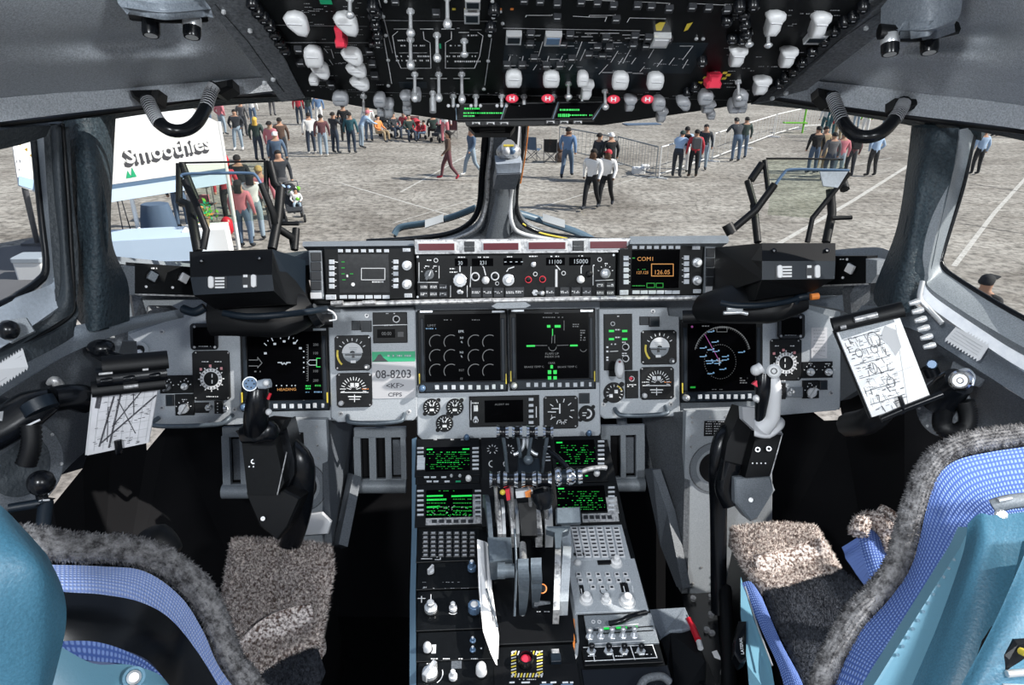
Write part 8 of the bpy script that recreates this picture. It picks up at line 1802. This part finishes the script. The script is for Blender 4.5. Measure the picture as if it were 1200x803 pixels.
m = MB('c_grey'); q_ = [gp(-60,300), gp(52,284), gp(56,345), gp(-60,370)]; m.loops([[p+Vector((0,0,.004)) for p in q_], [p+Vector((0,0,.02)) for p in q_]], True, True, True, False); tag(m.build('ground_mat'), 'dark grey mat on the concrete under the banner outside the left window', 'mat')
# ---- strollers and chairs
def stroller(x, y, lab, seat='c_dark', baby=None, rz=0, hood='c_black'):
    c = gp(x, y); M_ = Matrix.Rotation(R(rz), 3, 'Z'); r0 = thing('stroller', lab, 'stroller', c)
    def w(a, b, z): return c+M_ @ Vector((a, b, z))
    for sx in (-.25,.25):
        for sy in (-.35,.3): m = MB('c_black'); p = w(sx, sy, .11); ax = M_ @ Vector((.025,0,0)); m.tube([p-ax, p+ax], .11, 14); m.build('wheel', r0)
    m = MB('c_grey')
    for sx in (-.25,.25): m.tube([w(sx,-.35,.11), w(sx,.1,.55), w(sx,.5,1.0)], .015, 6); m.tube([w(sx,.3,.11), w(sx,0,.5)], .015, 6)
    m.tube([w(-.25,.5,1.0), w(.25,.5,1.0)], .018, 6); m.tube([w(-.25,-.1,.3), w(.25,-.1,.3)], .012, 6); m.build('frame', r0)
    m = MB(seat); ls = [[w(-.2,y_,z_), w(.2,y_,z_), w(.2,y_+.03,z_-.06), w(-.2,y_+.03,z_-.06)] for y_, z_ in ((-.38,.35),(-.35,.45),(.0,.42),(.22,.8))]; m.loops(ls, True, True, True, False); m.build('seat', r0)
    m = MB(hood); ls = [[w(.22*math.cos(a), .22-.3*math.sin(b_), .72+.3*math.cos(b_)*max(.2, math.sin(a))) for a in [math.pi*i/8 for i in range(9)]] for b_ in (-.6,0,.6,1.0)]; m.loops(ls, False, False, False); m.build('hood', r0)
    return r0, w
stroller(345,258,'dark stroller with white and green cloth carrying a baby, nearest the cockpit','c_dark',rz=20)
P(349,252,'baby in white sitting on the nearest stroller','sit',15,'c_white','jean_light',ht=.52,loc=gp(350,258)+Vector((0,0,.25)))
m = MB('c_lime'); c = gp(342,256)+Vector((0,-.1,.75)); 
for i in range(40): p = c+Vector((random.uniform(-.3,.3), random.uniform(-.15,.15), random.uniform(-.15,.2))); m.set(random.choice(('c_lime','c_white','c_white','c_lblue'))); ball(m, p, random.uniform(.04,.08), None, 6)
tag(m.build('toy_bundle'), 'bundle of white and lime green cloth on the nearest stroller', 'cloth')
stroller(455,160,'black stroller left in the seated row','c_black',rz=60); stroller(490,163,'red-seated stroller between the seated people','c_red',rz=30,hood='c_red'); stroller(515,166,'dark stroller at the right of the seated row','c_dark',rz=-30,hood='c_pink')
def fchair(x, y, mm, lab, rz=0, back=True):
    c = gp(x, y); M_ = Matrix.Rotation(R(rz), 3, 'Z'); r0 = thing('folding_chair', lab, 'chair', c)
    def w(a, b, z): return c+M_ @ Vector((a, b, z))
    for a, b in (((-.25,-.22,0),(.25,-.22,.45)),((.25,-.22,0),(-.25,-.22,.45)),((-.25,.25,0),(.25,.25,.45)),((.25,.25,0),(-.25,.25,.45))): m = MB('c_grey'); m.tube([w(*a), w(*b)], .014, 6); m.build('leg', r0)
    m = MB(mm); ls = [[w(-.25,y_,z_), w(.25,y_,z_), w(.25,y_,z_-.02), w(-.25,y_,z_-.02)] for y_, z_ in ((-.22,.46),(0,.41),(.24,.45))]; m.loops(ls, True, True, True, False); m.build('seat', r0)
    m = MB(mm); ls = [[w(-.26,y_,z_), w(.26,y_,z_), w(.26,y_+.02,z_), w(-.26,y_+.02,z_)] for y_, z_ in ((.24,.46),(.3,.75),(.36,.98))]; m.loops(ls, True, True, True, False); m.build('backrest', r0)
    for s_ in (-.27,.27): m = MB('c_grey'); m.tube([w(s_,.22,0), w(s_,.37,1.0)], .014, 6); m.tube([w(s_,-.22,.45), w(s_,-.22,.62), w(s_,.3,.66)], .012, 6); m.build('arm_post', r0)
fchair(625,187,'jean','folding chair with a faded blue back beside the centre post',150); fchair(645,190,'c_black','folding chair with a black back left of the blue-shirted walker',170); fchair(486,158,'c_red','bright red folding chair in the seated row',180); fchair(530,162,'c_maroon','dark red folding chair at the right end of the seated row',180)
m = MB('c_brown'); ball(m, gp(656,190)+Vector((0,0,.62)), .2, None, 8, (1,.8,1.1)); ball(m, gp(656,190)+Vector((0,0,.2)), .22, None, 8); tag(m.build('shoulder_bag'), 'brown bag beside the black folding chair', 'bag')
# ---- crowd barriers
def barrier(pa, pb, hgt, lab, mm='silver_worn', nb=12, rr_=.02, feet=True, mesh=True):
    a, b = gp(*pa), gp(*pb); r0 = thing('crowd_barrier', lab, 'barrier', a); u = (b-a).normalized(); nn = Vector((-u.y, u.x, 0)); Z = Vector((0,0,1))
    m = MB(mm); m.tube([a+Z*hgt, b+Z*hgt], rr_*1.3, 8); m.build('top_rail', r0); m = MB(mm); m.tube([a+Z*.15, b+Z*.15], rr_, 8); m.build('bottom_rail', r0)
    for p in (a, b): m = MB(mm); m.tube([p, p+Z*hgt], rr_, 8); m.build('post', r0); 
    if feet:
        for p in (a, b): m = MB(mm); m.tube([p-nn*.35+Z*.02, p+nn*.35+Z*.02], rr_*1.2, 8); m.build('foot', r0)
    if mesh:
        for i in range(1, nb): p = a.lerp(b, i/nb); m = MB(mm); m.tube([p+Z*.15, p+Z*hgt], rr_*.35, 5); m.build('bar', r0)
barrier((768,209),(722,194),1.15,'wire barrier panel left of the people at the fence, nearest section','panel_mid',14); barrier((720,193),(655,178),1.1,'wire barrier panel behind the blue-shirted walker','panel_mid',14); barrier((772,209),(830,189),1.15,'white barrier panel behind the red jacket','c_white',8)
barrier((834,189),(872,174),1.15,'white barrier panel under the leaning black shirt','c_white',6); barrier((874,173),(905,161),1.15,'white barrier panel, middle of the right run','c_white',8); barrier((907,160),(935,152),1.15,'white barrier panel near the green post','c_white',8); barrier((940,151),(965,149),1.1,'white barrier panel behind the right group','c_white',8)
r0 = thing('traffic_stand', 'bright green post and table behind the white barriers', 'post', gp(940,156)); m = MB('c_lime'); p = gp(940,156); m.tube([p, p+Vector((0,0,1.5))], .05, 8); m.build('post', r0); m = MB('c_lime'); m.box3(p+Vector((-.5,0,.55)), 1.3,.3,.06); m.build('shelf', r0)
m = MB('c_white'); 
for x, y, s_ in ((748,203,.35),(756,198,.25)): p = gp(x, y); Pq = Plane(p, (0,0,1)); m = MB('c_white'); m.prism(Pq, rr(0,0,s_*1.4,s_,.05), 0, s_*.7, .05); tag(m.build('plastic_bag'), 'white plastic bag on the ground by the wire barrier, '+('larger of the two' if s_ > .3 else 'smaller of the two'), 'bag')
m = MB('jean'); p = gp(752,146); m.box3(p+Vector((0,0,.03)), 2.2,.8,.05,.2); tag(m.build('ground_cover'), 'flat blue-grey metal cover on the concrete under the overhead panel edge', 'cover')
# ---- painted lines and pavement joints
mat('line_white', (.62,.6,.57), .9, 0, (8,(.42,.4,.37),.38,.58)); mat('line_tar', (.1,.095,.09), .9)
def gline(pts, w_, mm='line_white'):
    q = [gp(x, y)+Vector((0,0,.004)) for x, y in pts]; m = MB(mm)
    for a, b in zip(q, q[1:]): u = (b-a).normalized(); n_ = Vector((-u.y, u.x, 0))*w_/2; m.add([a+n_, a-n_, b-n_, b+n_], [[0,1,2,3]])
    m.build('trim_20', kind=ST)
gline([(1068,192),(1000,235),(905,290)], .14); gline([(1210,200),(1165,250),(1118,312)], .12); gline([(1045,185),(880,218)], .06); gline([(560,232),(460,262)], .04); gline([(470,225),(560,175)], .08); gline([(610,250),(760,205)], .06); gline([(400,215),(560,262)], .08,'line_white'); gline([(1135,215),(1205,226)], .08,'line_tar'); gline([(1125,262),(1205,275)], .06,'line_tar')
gline([(600,150),(760,165),(900,190),(1065,205)], .05,'line_tar'); gline([(300,222),(560,205)], .04,'line_tar'); gline([(940,180),(1065,188)], .07,'line_tar')
# ================================================================= light
w = bpy.data.worlds.new('world'); SC.world = w; w.use_nodes = True; nt = w.node_tree
bg = nt.nodes['Background']; tcw = nt.nodes.new('ShaderNodeTexCoord'); sp = nt.nodes.new('ShaderNodeSeparateXYZ'); rp = nt.nodes.new('ShaderNodeValToRGB')
rp.color_ramp.elements[0].position = .48; rp.color_ramp.elements[0].color = (.75,.72,.68,1); rp.color_ramp.elements[1].position = .75; rp.color_ramp.elements[1].color = (.55,.7,1,1)
e_ = rp.color_ramp.elements.new(.53); e_.color = (.86,.92,1,1)
mr = nt.nodes.new('ShaderNodeMapRange'); mr.inputs['From Min'].default_value = -1; mr.inputs['From Max'].default_value = 1
nt.links.new(tcw.outputs['Generated'], sp.inputs[0]); nt.links.new(sp.outputs['Z'], mr.inputs['Value']); nt.links.new(mr.outputs[0], rp.inputs[0]); nt.links.new(rp.outputs[0], bg.inputs['Color'])
bg.inputs['Strength'].default_value = .5
sd = bpy.data.lights.new('sun', 'SUN'); sd.energy = 6.2; sd.angle = R(.6); sd.color = (1,.96,.9); so = bpy.data.objects.new('sun', sd); COL.objects.link(so)
so.rotation_euler = Vector((.98,-.16,.82)).to_track_quat('Z', 'Y').to_euler(); so.location = (5,0,8)
SC.view_settings.view_transform = 'Standard'; SC.view_settings.look = 'None'; SC.view_settings.gamma = 1; SC.view_settings.use_curve_mapping = False
SC.view_settings.exposure = 0.0
# added fill lamps behind the seats, out of view, to brighten the flight deck
for sx in (-1, 1):
    c = Vector((sx*.5, -.28, 1.83)); r0 = thing('dome_light', 'round white dome light on the roof lining behind the '+('left' if sx < 0 else 'right')+' seat', 'lamp', c)
    m = MB('offwhite'); m.tube([c, c+Vector((0,0,.05))], .1, 20); m.build('fixture', r0)
    ld = bpy.data.lights.new('dome_lamp', 'AREA'); ld.shape = 'DISK'; ld.size = .18; ld.energy = 20; ld.color = (.93,.97,1)
    lo = bpy.data.objects.new('dome_lamp', ld); COL.objects.link(lo); lo.location = c-Vector((0,0,.012)); lo.rotation_euler = (R(28),0,0)
GROUPS = {'person':'visitors walking and standing on the apron','crowd_barrier':'barrier panels across the apron','folding_chair':'folding chairs on the apron','stroller':'strollers on the apron','balloon':'red balloons by the smoothie stand',
 'plastic_bag':'white bags on the ground','potted_flowers':'potted flowers by the smoothie stand','display_table':'cloth-covered tables by the smoothie stand','flight_display':'large flight displays on the instrument panel','round_gauge':'small round gauges',
 'attitude_indicator':'standby attitude indicators','course_indicator':'course indicators','radio_compass':'tall ring dials','blank_instrument':'blank square instruments','indicator_light':'small square indicators','knob_panel':'knob panels on the panel wings',
 'toggle_panel':'toggle panels on the panel wings','breaker_strip':'breaker strips','rudder_pedal':'rudder pedals','knee_panel':'knee panels','foot_well_rail':'foot well rails','control_stick':'control sticks','head_up_display':'head-up displays','control_display_unit':'displays beside the autopilot panel',
 'dimmer_strip':'switch strips on the glareshield','lighting_panel':'lighting panels at the glareshield ends','glareshield_bracket':'glareshield brackets','padded_sill':'padded windshield sills','radio_display_unit':'green radio displays on the pedestal','switch_strip':'switch strips on the pedestal',
 'keyboard':'keyboards on the pedestal','intercom_panel':'intercom panels on the pedestal','folded_paper':'papers beside the throttles','clipboard':'clipboards at the side walls','grab_handle':'grab handles at the windshield header','reading_lamp':'reading lamps on the ceiling','instruction_placard':'placards on the side rails',
 'windshield_wiper':'windshield wipers','dome_light':'added fill lights behind the seats'}
for o in bpy.data.objects:
    if o.parent is None and 'label' in o:
        b = o.name.split('.')[0]
        if b in GROUPS and sum(1 for q in bpy.data.objects if q.parent is None and q.name.split('.')[0] == b) > 1: o['group'] = GROUPS[b]
